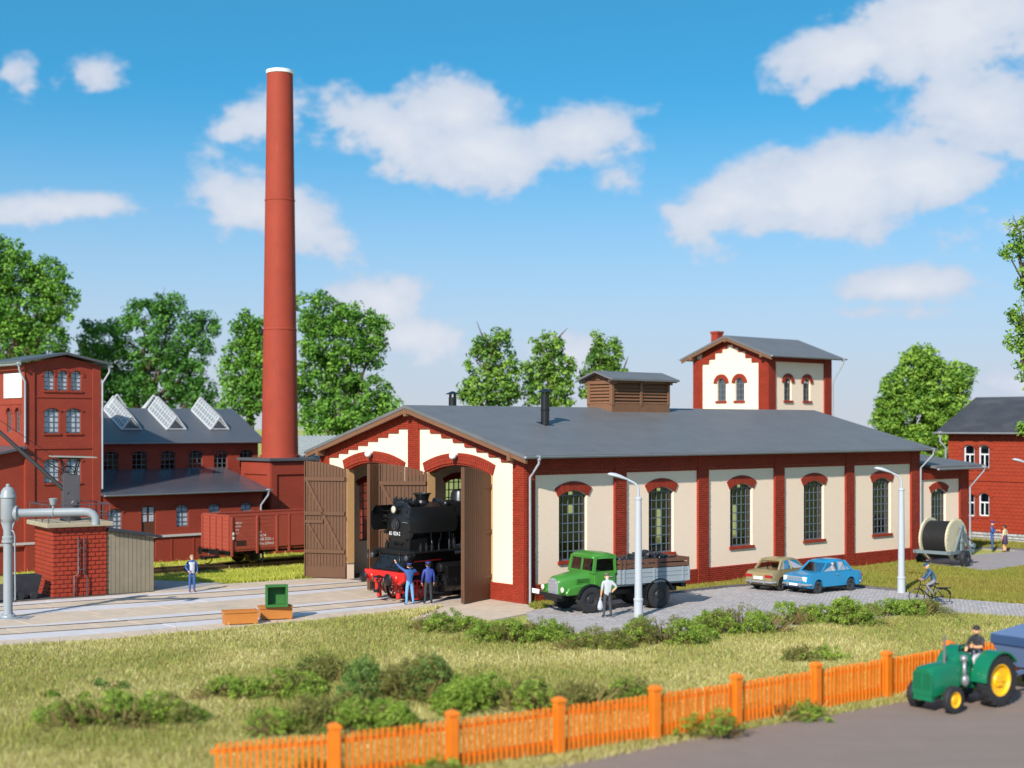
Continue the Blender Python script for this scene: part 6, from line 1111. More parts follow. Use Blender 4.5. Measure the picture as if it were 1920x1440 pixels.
mb.build('string_course', M_HB, HO)
M_STONE = mat('plinth_stone', S(168, 166, 164), .85, var=.2, vscale=3, bump=.5, bscale=8)
for j in range(3):
    x = -.1*j
    while x < 6.5:
        w = random.uniform(.28, .55); mb = MB(); i = .03; p = random.uniform(.05, .11); xa, xb, za, zb = x + .015, x + w - .015, .19*j + .015, .19*(j+1) - .015; mb.add([fo(xa,za,.2), fo(xb,za,.2), fo(xb,zb,.2), fo(xa,zb,.2), fo(xa,za,0), fo(xb,za,0), fo(xb,zb,0), fo(xa,zb,0), fo(xa+i,za+i,-p), fo(xb-i,za+i*.7,-p), fo(xb-i,zb-i,-p*.8), fo(xa+i,zb-i,-p)], [(8,9,10,11),(4,5,9,8),(5,6,10,9),(6,7,11,10),(7,4,8,11),(0,1,5,4),(1,2,6,5),(2,3,7,6),(3,0,4,7)]); mb.build('stone', M_STONE, HO); x += w
M_HR = mat('house_roof', (.050, .047, .050, 1), .55, var=.15, vscale=1.2, bump=.1, speck=((.4,.4,.4,1), 5, .06), streak=((.11,.10,.10,1), .5, .6, .6, 2)); mb = MB(); slab4(mb, [(-.62, -HWID, HH + .02), (-.62, .62, HH + .02), (4.5, .62, HH + 2.42), (4.5, -HWID, HH + 2.42)], .14); slab4(mb, [(9.6, -HWID, HH + .02), (9.6, .62, HH + .02), (4.5, .62, HH + 2.42), (4.5, -HWID, HH + 2.42)], .14); mb.build('roof', M_HR, HO)
gutter(HO, lambda a, z, d: (-.62 + d, -a, z), -.7, HWID, HH, -.09, r=.11, brackets=1.3); downpipe(HO, [(-.6, .25, HH - .12), (-.6, .25, HH - .6), (-.15, .12, HH - 1.0), (-.15, .12, .1)], .07)
ac = AX_(1907) + .9; mb = MB(); mb.box(4.0, 4.7, -ac - .5, -ac + .4, HH + 1.6, HH + 2.75); ch = mb.build('chimney', M_HB, HO); mb = MB(); mb.box(3.95, 4.75, -ac - .55, -ac + .45, HH + 2.75, HH + 2.85); mb.build('chimney_cap', M_GREYC, ch)
# ================================================================ street lamps
M_LAMP = mat('lamp_white', S(176, 179, 184), .4, var=.02)
def lamp(label, base, head, h=4.72):
    L_ = thing('street_lamp', label, 'street lamp', base, head, 'white street lamps')
    mb = MB(); mb.lathe([(.185, -.1), (.175, .62), (.195, .64), (.195, .70), (.16, .73)], n=20); mb.build('foot', M_LAMP, L_, smooth=40)
    mb = MB(); mb.lathe([(.155, .7), (.125, h - .12), (.15, h - .1), (.15, h - .04), (.10, h), (.06, h + .02)], n=20); mb.build('pole', M_LAMP, L_, smooth=40)
    mb = MB(); mb.tube([(0, 0, h), (.0, 0, h + .25), (.03, 0, h + .4), (.12, 0, h + .53), (.28, 0, h + .62), (.42, 0, h + .68)], [.05, .05, .048, .045, .045, .05], 10); mb.build('arm', M_LAMP, L_, smooth=50)
    mb = MB(); loft(mb, [[(x + .0, w_*math.cos(a), h + z + (hh if math.sin(a) > 0 else hh*.5)*math.sin(a)) for a in np.linspace(0, 2*math.pi, 17)[:-1]] for x, w_, hh, z in ((.38, .045, .045, .67), (.5, .08, .07, .71), (.68, .13, .10, .77), (.88, .16, .115, .83), (1.06, .155, .10, .87), (1.18, .10, .06, .895), (1.22, .02, .02, .9))]); mb.build('lamp_head', M_LAMP, L_, smooth=60); return L_
lamp('white street lamp in front of the green lorry', G(1197, 1156), R(180)); lamp('white street lamp to the right of the blue car', G(1690, 1111), R(178)); lamp('white lamp head reaching in at the right edge before the house', GX(1938, 82), R(180))
# ================================================================ picket fence
M_FEN = mat('fence_orange', (.76, .18, .010, 1), .42, var=.07, vscale=2, island=.05); FE = thing('picket_fence', 'low orange picket fence running along the road edge', 'fence')
FP = [(395, 1403, 1.0), (627, 1357, 1.3), (848, 1333, 1.3), (1048, 1308, 1.3), (1228, 1286, 1.3), (1381, 1264, 1.3), (1530, 1242, 1.3), (1663, 1221, 1.3), (1778, 1202, 1.3), (1905, 1184, 1.3), (2060, 1162, 1.3), (2250, 1143, 1.3)]
fpts = []
for x, y, z in FP: d = FPX*(CAMH - z)/(y - HZ); fpts.append(Vector(((x - 960)/FPX*d, d, 0)))
mb = MB(); mb.prism([(-.105, 0), (.105, 0), (.105, 1.2), (-.105, 1.2)], lambda a, b, d: (a, d, b), -.105, .105); mb.add([(-.13,-.13,1.2),(.13,-.13,1.2),(.13,.13,1.2),(-.13,.13,1.2),(-.13,-.13,1.26),(.13,-.13,1.26),(.13,.13,1.26),(-.13,.13,1.26),(-.05,-.05,1.32),(.05,-.05,1.32),(.05,.05,1.32),(-.05,.05,1.32)], [(0,3,2,1),(0,1,5,4),(1,2,6,5),(2,3,7,6),(3,0,4,7),(4,5,9,8),(5,6,10,9),(6,7,11,10),(7,4,8,11),(8,9,10,11)]); PM = mb.mesh('post', M_FEN)
mb = MB(); mb.prism([(-.031, .06), (.031, .06), (.031, 1.06), (.018, 1.1), (-.018, 1.1), (-.031, 1.06)], lambda a, b, d: (a, d, b), -.025, .025); KM = mb.mesh('picket', M_FEN)
for k, p in enumerate(fpts):
    if k: inst('post', PM, FE, p, (0, 0, math.atan2(*(fpts[k] - fpts[k-1]).yx)))
    if k + 1 < len(fpts):
        q = fpts[k+1]; d = (q - p); an = math.atan2(d.y, d.x); nn = Vector((-d.y, d.x, 0)).normalized(); n = 19 if k else 18
        for z in (.30, .92): mb = MB(); mb.bar(p + nn*.045 + Vector((0,0,z)), q + nn*.045 + Vector((0,0,z)), .05, .085); mb.build('rail', M_FEN, FE)
        for i in range(n): t = (i + 1)/(n + 1); inst('picket', KM, FE, p + d*t + Vector((0, 0, random.uniform(-.012, .012))), (random.uniform(-.02, .02), 0, an + random.uniform(-.03, .03)))
# ================================================================ people
SKIN = mat('skin', S(226, 164, 122), .55); 
BASE = dict(pelvis=(0,0,.95), waist=(0,0,1.10), chest=(.0,0,1.32), neck=(.0,0,1.49), head0=(.02,0,1.575), head1=(.02,0,1.665),
 sl=(0,.17,1.41), el=(-.03,.245,1.14), wl=(.05,.255,.90), hl=(.07,.25,.82), sr=(0,-.17,1.41), er=(-.03,-.245,1.14), wr=(.05,-.255,.90), hr=(.07,-.25,.82),
 pl=(0,.09,.90), kl=(.02,.10,.50), al=(-.01,.105,.09), tl=(.14,.13,.045), pr=(0,-.09,.90), kr=(.02,-.10,.50), ar=(-.01,-.105,.09), tr=(.14,-.13,.045))
RAD = dict(pelvis=.145, waist=.125, chest=.15, neck=.058, head0=.088, head1=.092, sl=.075, el=.056, wl=.040, hl=.036, sr=.075, er=.056, wr=.040, hr=.036, pl=.098, kl=.072, al=.050, tl=.038, pr=.098, kr=.072, ar=.050, tr=.038)
BONES = [('pelvis','waist','top'), ('waist','chest','top'), ('chest','neck','top'), ('neck','head0','skin'), ('head0','head1','skin'), ('chest','sl','top'), ('sl','el','sleeve'), ('el','wl','forearm'), ('wl','hl','skin'), ('chest','sr','top'), ('sr','er','sleeve'), ('er','wr','forearm'), ('wr','hr','skin'), ('pelvis','pl','leg'), ('pl','kl','leg'), ('kl','al','leg'), ('al','tl','shoe'), ('pelvis','pr','leg'), ('pr','kr','leg'), ('kr','ar','leg'), ('ar','tr','shoe')]
def person(label, loc, rz, cols, pose={}, scale=1.0, cap=None, hair=None, front=None, rad={}, lower=None, curl=.5):
    """one continuous skinned body; colours follow the clothes (skin, top, sleeve, forearm, leg, shoe)"""
    J = {k: Vector(v) for k, v in {**BASE, **pose}.items()}; names = list(J); rd = {**RAD, **rad}
    me = bpy.data.meshes.new('body'); me.from_pydata([J[n] for n in names], [(names.index(a), names.index(b)) for a, b, _ in BONES], [])
    o = bpy.data.objects.new('tmp', me); COL.objects.link(o); sk = o.modifiers.new('skin', 'SKIN'); sk.branch_smoothing = .4; sk.use_smooth_shade = True
    if not me.skin_vertices: me.skin_vertices.new()
    for i, n in enumerate(names): d = me.skin_vertices[0].data[i]; d.radius = (rd[n], rd[n]); d.use_root = n == 'pelvis'
    ss = o.modifiers.new('sub', 'SUBSURF'); ss.levels = ss.render_levels = 1; bpy.context.view_layer.update()
    ev = bpy.data.meshes.new_from_object(o.evaluated_get(bpy.context.evaluated_depsgraph_get())); bpy.data.objects.remove(o)
    slots = ['skin', 'top', 'sleeve', 'forearm', 'leg', 'shoe']; C_ = dict(skin=SKIN, **cols); C_.setdefault('sleeve', C_['top']); C_.setdefault('forearm', C_['sleeve']); ms = [C_[s_] for s_ in slots] + ([front[0]] if front else [])
    mb = MB(); mb.v = [tuple(v.co) for v in ev.vertices]
    for p in ev.polygons:
        c = p.center; best = None
        for a, b, r_ in BONES:
            A, B = J[a], J[b]; t = max(0, min(1, (c - A).dot(B - A)/max(1e-6, (B - A).length_squared))); dd = (c - A.lerp(B, t)).length / (.5*(rd[a] + rd[b]))
            if best is None or dd < best[0]: best = (dd, r_)
        r_ = best[1]
        if r_ == 'top' and c.z < J['pelvis'].z - .02 and not lower: r_ = 'leg'
        k = slots.index(r_)
        if front and r_ == 'top' and front[1](c): k = 6
        mb.f.append(tuple(p.vertices)); mb.mi.append(k)
    bpy.data.meshes.remove(ev); mb.cur = 0
    hc = (J['head0'] + J['head1'])/2; hu = (J['head1'] - J['head0']).normalized(); fw = Vector((1, 0, 0)); fw = (fw - hu*fw.dot(hu)).normalized(); sd_ = hu.cross(fw)
    mb.tube([hc + fw*.085 + hu*.025, hc + fw*.122 - hu*.02, hc + fw*.085 - hu*.028], [.012, .02, .012], 6)
    for s_ in (-1, 1): mb.ball(hc + sd_*s_*.092, (.02, .012, .032), 6, 5)
    mb.tube([hc + fw*.095 - hu*.062 - sd_*.028, hc + fw*.1 - hu*.064 + sd_*.028], .008, 5)
    for s_ in ('l', 'r'):  # hands: a palm with four fingers and a thumb
        w_, h_ = J['w' + s_], J['h' + s_]; d = (h_ - w_).normalized(); sdv = d.cross(Vector((0, 1, 0))); sdv = sdv.normalized() if sdv.length > .1 else Vector((1, 0, 0)); nv = sdv.cross(d) * (1 if s_ == 'l' else -1)
        for q, ln in ((-1.5, .058), (-.5, .075), (.5, .08), (1.5, .07)):
            p = h_ + sdv*q*.019 + d*.02; mb.tube([p, p + d*ln*.5 - nv*.01*curl, p + d*ln*(1 - .3*curl) - nv*.045*curl], [.0105, .01, .008], 6)
        p = h_ + sdv*.03 - d*.02; mb.tube([p, p + sdv*.03 + d*.025, p + sdv*.032 + d*.06 - nv*.015], [.013, .011, .009], 6)
    P_ = thing('person', label, 'person', loc, rz); P_.scale = (scale,)*3
    body = mb.build('body', ms, P_, smooth=60)
    for s_ in (-1, 1): e = MB(); e.ball(hc + sd_*s_*.034 + fw*.083 + hu*.022, .012, 6, 5); e.build('eye', mat('eye_dark', S(40, 30, 26), .3), P_, smooth=True)
    fr = lambda c, x, y, z: tuple(c + fw*x + sd_*y + hu*z)
    if hair:
        m, ln = hair; h = MB(); h.ball((0, 0, 0), (.105, .102, .098), 14, 9); h.v = [fr(hc, x - .012, y, z + .032) if z > -.03 or x < 0 else fr(hc, min(x, .03) - .02, y, z + .04) for x, y, z in h.v]
        if ln: h.ball(tuple(hc - fw*.05 - hu*ln*.5), (.085, .095, .05 + ln*.5), 10, 7)
        h.build('hair', m, P_, smooth=True)
    if cap:
        h = MB(); h.lathe([(.098, -.01), (.104, .03), (.128, .055), (.122, .075), (.06, .092), (0, .095)], (0, 0, 0), n=18); h.prism([(.06, -.075), (.13, -.065), (.155, 0), (.13, .065), (.06, .075)], lambda a, b, d: (a, b, d), -.008, .006); h.v = [fr(hc, x, y, z + .05) for x, y, z in h.v]; h.build('cap', cap, P_, smooth=45)
    return P_, J
K = lambda n, r, g, b: mat(n, S(r, g, b), .6, var=.06, vscale=9)
NAVY, BLUE_, LBLUE, BLK, BRN_, WHT = K('cloth_navy', 42, 56, 130), K('cloth_blue', 50, 84, 142), K('cloth_light_blue', 108, 158, 208), K('cloth_black', 46, 46, 50), K('shoe_brown', 100, 44, 34), K('cloth_white', 176, 178, 182)
SHOE = K('shoe_black', 34, 32, 34); HAIRB = K('hair_black', 34, 28, 28); HAIRG = K('hair_grey', 150, 130, 110)
person('stout man in blue suit and white shirt standing on the apron', G(360, 1110.5), R(-62), dict(top=BLUE_, leg=BLUE_, shoe=BRN_), dict(er=(-.08,-.28,1.17), wr=(.07,-.2,1.0), hr=(.11,-.16,.94), el=(-.05,.26,1.15), wl=(.02,.25,.92), hl=(.05,.2,.88), waist=(.03,0,1.1), head0=(.0,0,1.57), head1=(-.02,0,1.66)), .98, hair=(HAIRG, 0), front=(WHT, lambda c: c.x > .05 and abs(c.y) < .085), rad=dict(waist=.155, pelvis=.155))
person('railway worker in blue jacket and pale trousers raising his arm to the engine', G(768, 1134), R(118), dict(top=BLUE_, leg=LBLUE, shoe=SHOE), dict(sl=(.02,.17,1.43), el=(.14,.36,1.56), wl=(.24,.50,1.75), hl=(.27,.54,1.82), er=(.05,-.34,1.36), wr=(.15,-.2,1.52), hr=(.15,-.15,1.58), kl=(.0,.13,.5), al=(-.03,.15,.09), tl=(.12,.18,.045), kr=(.02,-.14,.5), ar=(0,-.17,.09), tr=(.14,-.22,.045)), 1.0, cap=NAVY, hair=(HAIRB, 0))
person('railway worker in navy jacket and black trousers standing with arms down', G(803, 1132.5), R(104), dict(top=NAVY, leg=BLK, shoe=SHOE), dict(kl=(.0,.12,.5), al=(-.02,.14,.09), tl=(.13,.18,.045), kr=(.02,-.12,.5), ar=(0,-.13,.09), tr=(.14,-.17,.045)), 1.02, cap=NAVY, hair=(HAIRB, 0), rad=dict(chest=.165, waist=.15))
pm, JJ = person('man in white shirt and dark trousers beside the green lorry', G(1139, 1158), R(100), dict(top=WHT, forearm=SKIN, leg=K('cloth_charcoal', 62, 62, 66), shoe=SHOE), dict(er=(-.06,-.36,1.2), wr=(.02,-.2,1.02), hr=(.04,-.17,.96), el=(-.02,.22,1.14), wl=(.04,.24,.92), hl=(.06,.24,.84), kl=(.02,.11,.5), al=(-.02,.16,.09), tl=(.1,.2,.045), kr=(.02,-.11,.5), ar=(-.02,-.14,.09), tr=(.12,-.17,.045), head0=(.05,0,1.56), head1=(.07,.01,1.645)), 1.0, cap=K('cap_olive', 104, 104, 88))
bg_ = thing('bag', 'white bag in the left hand of the man by the lorry', 'bag', pm.matrix_basis @ JJ['hl'] + Vector((-.03, 0, -.42)), R(100)); mb = MB(); mb.lathe([(.0, -.14), (.1, -.12), (.12, 0), (.085, .18), (.03, .3), (.045, .34)], (0, 0, 0), n=14); mb.v = [(x*.7, y, z) for x, y, z in mb.v]; mb.build('sack', WHT, bg_, smooth=True); mb = MB(); mb.tube([(0, 0, .32), (0, 0, .42)], .015, 6); mb.build('handle', WHT, bg_)
person('man in blue overalls and cap talking in front of the brick house', G(1860, 1033), R(-20), dict(top=BLUE_, leg=BLUE_, shoe=SHOE), dict(el=(.08,.27,1.2), wl=(.32,.22,1.2), hl=(.4,.2,1.2), er=(.02,-.26,1.14), wr=(.22,-.2,1.18), hr=(.28,-.14,1.22), kl=(.02,.12,.5), al=(-.02,.16,.09), tl=(.12,.2,.045), kr=(.02,-.12,.5), ar=(0,-.15,.09), tr=(.14,-.2,.045)), 1.02, cap=NAVY, rad=dict(waist=.15))
wm, _ = person('woman in cream blouse and dark skirt facing the man in overalls', G(1884, 1035), R(135), dict(top=K('cloth_cream', 206, 188, 150), forearm=SKIN, leg=SKIN, shoe=SHOE), dict(er=(-.02,-.3,1.2), wr=(.02,-.2,1.02), hr=(.06,-.15,.98)), .93, hair=(HAIRB, .05), rad=dict(waist=.11, kl=.055, kr=.055))
mb = MB(); mb.lathe([(.13, 1.1), (.165, .95), (.175, .8), (.19, .52), (.17, .5)], n=18); mb.build('skirt', K('cloth_plum', 62, 44, 76), wm, smooth=50)
# cyclist
bh = R(176); BK = thing('bicycle', 'black bicycle ridden along the cobbled path', 'bicycle', G(1744, 1133), bh)
mb = MB(); F0, R0, BB, SE, HD = Vector((.56, 0, .33)), Vector((-.52, 0, .33)), Vector((-.05, 0, .28)), Vector((-.22, 0, .82)), Vector((.42, 0, .82))
for a, b in ((BB, SE), (BB, HD - Vector((-.02, 0, .12))), (SE - Vector((0, 0, .06)), HD), (R0, BB), (R0, SE - Vector((0, 0, .08))), (F0, HD), (HD, HD + Vector((-.03, 0, .18)))): mb.tube([a, b], .022, 6)
mb.build('frame', M_BLACK, BK)
for c in (F0, R0):
    mb = MB(); mb.tube([c + Vector((.32*math.cos(a), 0, .32*math.sin(a))) for a in np.linspace(0, 2*math.pi, 29)], .022, 6, cap=False); [mb.tube([c, c + Vector((.31*math.cos(a), 0, .31*math.sin(a)))], .005, 4) for a in np.linspace(0, 2*math.pi, 15)[:-1]]; mb.cyl(c + Vector((0, -.05, 0)), c + Vector((0, .05, 0)), .03); mb.build('wheel', M_BLACK, BK)
mb = MB(); mb.tube([HD + Vector((-.12, -.27, .2)), HD + Vector((.0, -.22, .2)), HD + Vector((-.03, 0, .18)), HD + Vector((.0, .22, .2)), HD + Vector((-.12, .27, .2))], .018, 6); mb.build('handlebar', M_BLACK, BK); mb = MB(); mb.box(-.36, -.1, -.08, .08, .84, .9); mb.build('saddle', M_BLACK, BK, bevel=.03); mb = MB(); mb.box(-.85, -.3, -.07, .07, .68, .72); mb.tube([R0 + Vector((.36*math.cos(a), 0, .36*math.sin(a))) for a in np.linspace(.3, 2.9, 10)], .02, 6); mb.build('carrier', M_BLACK, BK); mb = MB(); mb.lathe([(.09, -.02), (.09, .02)], BB, (0, 1, 0), 14); mb.bar(BB + Vector((0, -.1, 0)), BB + Vector((.1, -.1, -.13)), .02, .03); mb.bar(BB + Vector((0, .1, 0)), BB + Vector((-.1, .1, .13)), .02, .03); mb.build('pedals', M_BLACK, BK)
ps = dict(pelvis=(-.20,0,1.0), waist=(-.16,0,1.14), chest=(-.03,0,1.34), neck=(.08,0,1.48), head0=(.13,0,1.56), head1=(.15,0,1.645), sl=(-.01,.17,1.42), el=(.15,.26,1.2), wl=(.3,.24,1.06), hl=(.36,.23,1.04), sr=(-.01,-.17,1.42), er=(.15,-.26,1.2), wr=(.3,-.24,1.06), hr=(.36,-.23,1.04),
 pl=(-.17,.09,.95), kl=(.18,.11,.82), al=(-.1,.12,.48), tl=(.02,.13,.42), pr=(-.17,-.09,.95), kr=(.12,-.11,.58), ar=(.04,-.12,.22), tr=(.17,-.13,.16))
person('cyclist in blue jacket and flat cap riding left along the path', BK.location, bh, dict(top=K('cloth_steel_blue', 58, 84, 110), leg=K('cloth_grey', 122, 120, 126), shoe=SHOE), ps, 1.0, cap=K('cap_blue', 62, 84, 112), hair=(K('hair_white', 196, 190, 184), 0), rad=dict(pelvis=.15))
sp = dict(pelvis=(-.05,0,1.18), waist=(-.06,0,1.32), chest=(-.03,0,1.54), neck=(.01,0,1.70), head0=(.03,0,1.78), head1=(.04,0,1.865), sl=(0,.17,1.62), el=(.1,.26,1.4), wl=(.3,.2,1.4), hl=(.38,.16,1.42), sr=(0,-.17,1.62), er=(.04,-.28,1.38), wr=(.16,-.26,1.2), hr=(.22,-.24,1.18), pl=(0,.1,1.13), kl=(.38,.16,1.12), al=(.42,.16,.78), tl=(.55,.17,.76), pr=(0,-.1,1.13), kr=(.38,-.16,1.12), ar=(.42,-.16,.78), tr=(.55,-.17,.76))
person('driver in black top and pale trousers sitting on the green tractor', TRC.location + Vector((0, 0, .14)), TRC.rotation_euler.z, dict(top=BLK, forearm=SKIN, leg=K('cloth_pale_grey', 190, 184, 190), shoe=SHOE), sp, 1.0, hair=(HAIRB, 0))
# ================================================================ vegetation
def leaves(centers, cr, n_per, leaf, stretch=1.0, squash=.8):
    """small folded leaf faces gathered in clumps -> verts, loops, sizes, clump value"""
    m = len(centers); C_ = np.repeat(np.asarray(centers), n_per, 0); N_ = len(C_); cv = np.repeat(RNG.random(m), n_per)
    d = RNG.normal(size=(N_, 3)); d /= np.linalg.norm(d, axis=1, keepdims=True); P = C_ + d * (cr * RNG.random((N_, 1))**.45) * np.array([1, 1, squash])
    nrm = d * .9 + RNG.normal(size=(N_, 3)) * .6 + np.array([0, 0, .35]); nrm /= np.linalg.norm(nrm, axis=1, keepdims=True)
    t = np.cross(nrm, RNG.normal(size=(N_, 3))); t /= np.linalg.norm(t, axis=1, keepdims=True); b = np.cross(nrm, t); s = (leaf * RNG.uniform(.6, 1.35, (N_, 1)))
    V_ = np.stack([P - t*s*stretch, P - b*s*.55 + nrm*s*.18, P + t*s*stretch, P + b*s*.55 + nrm*s*.18], 1).reshape(-1, 3)
    return V_, np.arange(N_*4), np.full(N_, 4), np.repeat(cv, 4)
def shell(c, r, n, inner=.35):
    d = RNG.normal(size=(n, 3)); d /= np.linalg.norm(d, axis=1, keepdims=True); k = np.where(RNG.random(n) < .75, RNG.uniform(.72, 1.04, n), RNG.uniform(inner, .8, n))[:, None]; return np.array(c) + d * k * np.array(r)
M_BARK = mat('bark', S(84, 66, 50), .9, var=.25, vscale=3, bump=.4)
L_DEC = leaf_mat('leaf_deciduous', (.035, .14, .018, 1), (.24, .45, .055, 1)); L_DK = leaf_mat('leaf_dark', (.024, .105, .020, 1), (.15, .35, .05, 1)); L_POP = leaf_mat('leaf_poplar', (.034, .12, .020, 1), (.30, .48, .065, 1)); L_LIME = leaf_mat('leaf_lime', (.05, .16, .018, 1), (.34, .52, .065, 1))
def tree(name, label, D, blobs, base_x, lm, cr=.55, per=34, dens=2.2, leaf=.15, group='trees behind the buildings', depth=.8, bare=()):
    T = thing(name, label, 'tree', GX(base_x, D), 0, group); k = D / FPX; cs = []; mb = MB(); b0 = Vector((0, 0, -.1)); tops = []
    for (x, y, rx, ry) in blobs:
        c = np.array([(x - base_x)*k, RNG.uniform(-.5, .5)*rx*k*.5, CAMH - (y - HZ)*k]); r = (rx*k, rx*k*depth, ry*k); cs.append(shell(c, r, max(8, int(dens*4*math.pi*rx*ry*k*k/ (cr*cr*4) )))); tops.append(Vector(c))
    zc = sum(t.z for t in tops)/len(tops); h = max(2.5, min(t.z for t in tops) * .9); top = Vector((sum(t.x for t in tops)/len(tops)*.6, 0, zc))
    rt = .019*max(t.z for t in tops) + .05; mb.tube([b0, Vector((top.x*.15, 0, h*.45)), Vector((top.x*.5, .05, h)), top], [rt*1.35, rt, rt*.8, rt*.35], 9)
    for t in tops:
        s_ = Vector((top.x*.3, 0, h*random.uniform(.6, 1.0))); mid_ = s_.lerp(t, .55) + Vector((random.uniform(-.3, .3), random.uniform(-.3, .3), .25)); mb.tube([s_, mid_, t], [rt*.5, rt*.32, rt*.1], 6)
        for _ in range(4): e = t + Vector((random.uniform(-1, 1), random.uniform(-1, 1), random.uniform(-.4, 1)))*.8; mb.tube([mid_.lerp(t, .6), e], [rt*.16, .015], 5)
    for (x, y, x2, y2) in bare: mb.tube([Vector(((x - base_x)*k, 0, CAMH - (y - HZ)*k)), Vector(((x2 - base_x)*k, 0, CAMH - (y2 - HZ)*k))], [.07, .015], 5)
    mb.build('trunk', M_BARK, T, smooth=60); cs = np.concatenate(cs); V_, L_, S_, A_ = leaves(cs, cr, per, leaf); o = bpy.data.objects.new('crown', npmesh('crown', V_, L_, S_, lm, A_)); COL.objects.link(o); o.parent = T; return T
tree('broadleaf_tree', 'tall green tree behind the tower at the left picture edge', 112, [(15,505,52,50),(85,520,45,36),(112,570,32,42),(40,585,62,48),(75,640,52,40),(-50,560,70,80),(10,660,60,50),(-20,470,45,30)], 25, L_DEC)
tree('broadleaf_tree', 'broad dark green tree above the white skylights', 118, [(195,640,50,44),(270,592,48,30),(318,575,26,28),(372,625,38,42),(225,690,66,46),(305,650,46,40),(345,700,44,38),(375,745,28,42),(270,740,78,42),(200,735,48,44)], 270, L_DK, bare=[(300,580,309,538), (150,690,140,672)])
tree('broadleaf_tree', 'half hidden green tree just left of the tall chimney', 108, [(462,615,32,28),(448,660,30,32),(455,705,42,40),(450,755,34,42),(490,640,28,44),(500,720,40,60)], 470, L_DEC)
tree('broadleaf_tree', 'big round green tree just right of the tall chimney', 106, [(598,588,50,38),(665,600,48,30),(715,612,18,18),(625,650,62,46),(690,660,36,34),(590,720,48,58),(680,735,52,46),(640,790,82,46),(725,765,22,30)], 640, L_DEC)
tree('poplar', 'slim poplar left of the roof vent with a bare twig', 102, [(925,640,34,24),(905,675,32,32),(945,690,30,36),(915,730,48,34),(885,735,22,30),(950,740,28,28)], 918, L_POP, cr=.42, per=24, dens=1.5, leaf=.15, group='poplars behind the shed', bare=[(908,640,894,603)])
tree('poplar', 'slim poplar between the vent pipe and the ridge vent', 103, [(1025,648,34,24),(1010,690,30,34),(1050,690,28,42),(1022,735,46,34),(1062,735,18,30)], 1026, L_POP, cr=.42, per=24, dens=1.5, leaf=.15, group='poplars behind the shed', bare=[(1045,635,1064,615)])
tree('poplar', 'pointed poplar rising right behind the ridge vent', 104, [(1125,640,12,22),(1125,680,26,30),(1152,665,14,30),(1115,720,32,34),(1155,715,26,32)], 1130, L_POP, cr=.38, per=26, dens=1.8, leaf=.14, group='poplars behind the shed', bare=[(1170,690,1178,668), (1092,720,1086,690)])
tree('round_tree', 'round lime green tree between the shed and the brick house', 108, [(1728,682,42,34),(1690,725,40,36),(1765,725,52,40),(1800,705,28,26),(1715,775,62,46),(1780,790,52,50),(1665,785,28,42),(1740,840,70,40)], 1730, L_LIME, cr=.45, per=40, dens=2.6, leaf=.13)
tree('round_tree', 'tall tree cut by the right picture edge over the house', 74, [(1925,430,34,30),(1912,465,30,24),(1940,520,34,48),(1915,590,24,34),(1908,640,18,26),(1945,680,36,60),(1925,800,14,22),(1960,600,40,80),(1960,440,30,50),(2010,470,60,60),(2025,580,70,70),(2000,690,60,50),(2070,540,50,70)], 1975, L_LIME, cr=.36, per=30, dens=1.7, leaf=.10, group='trees beside the house')
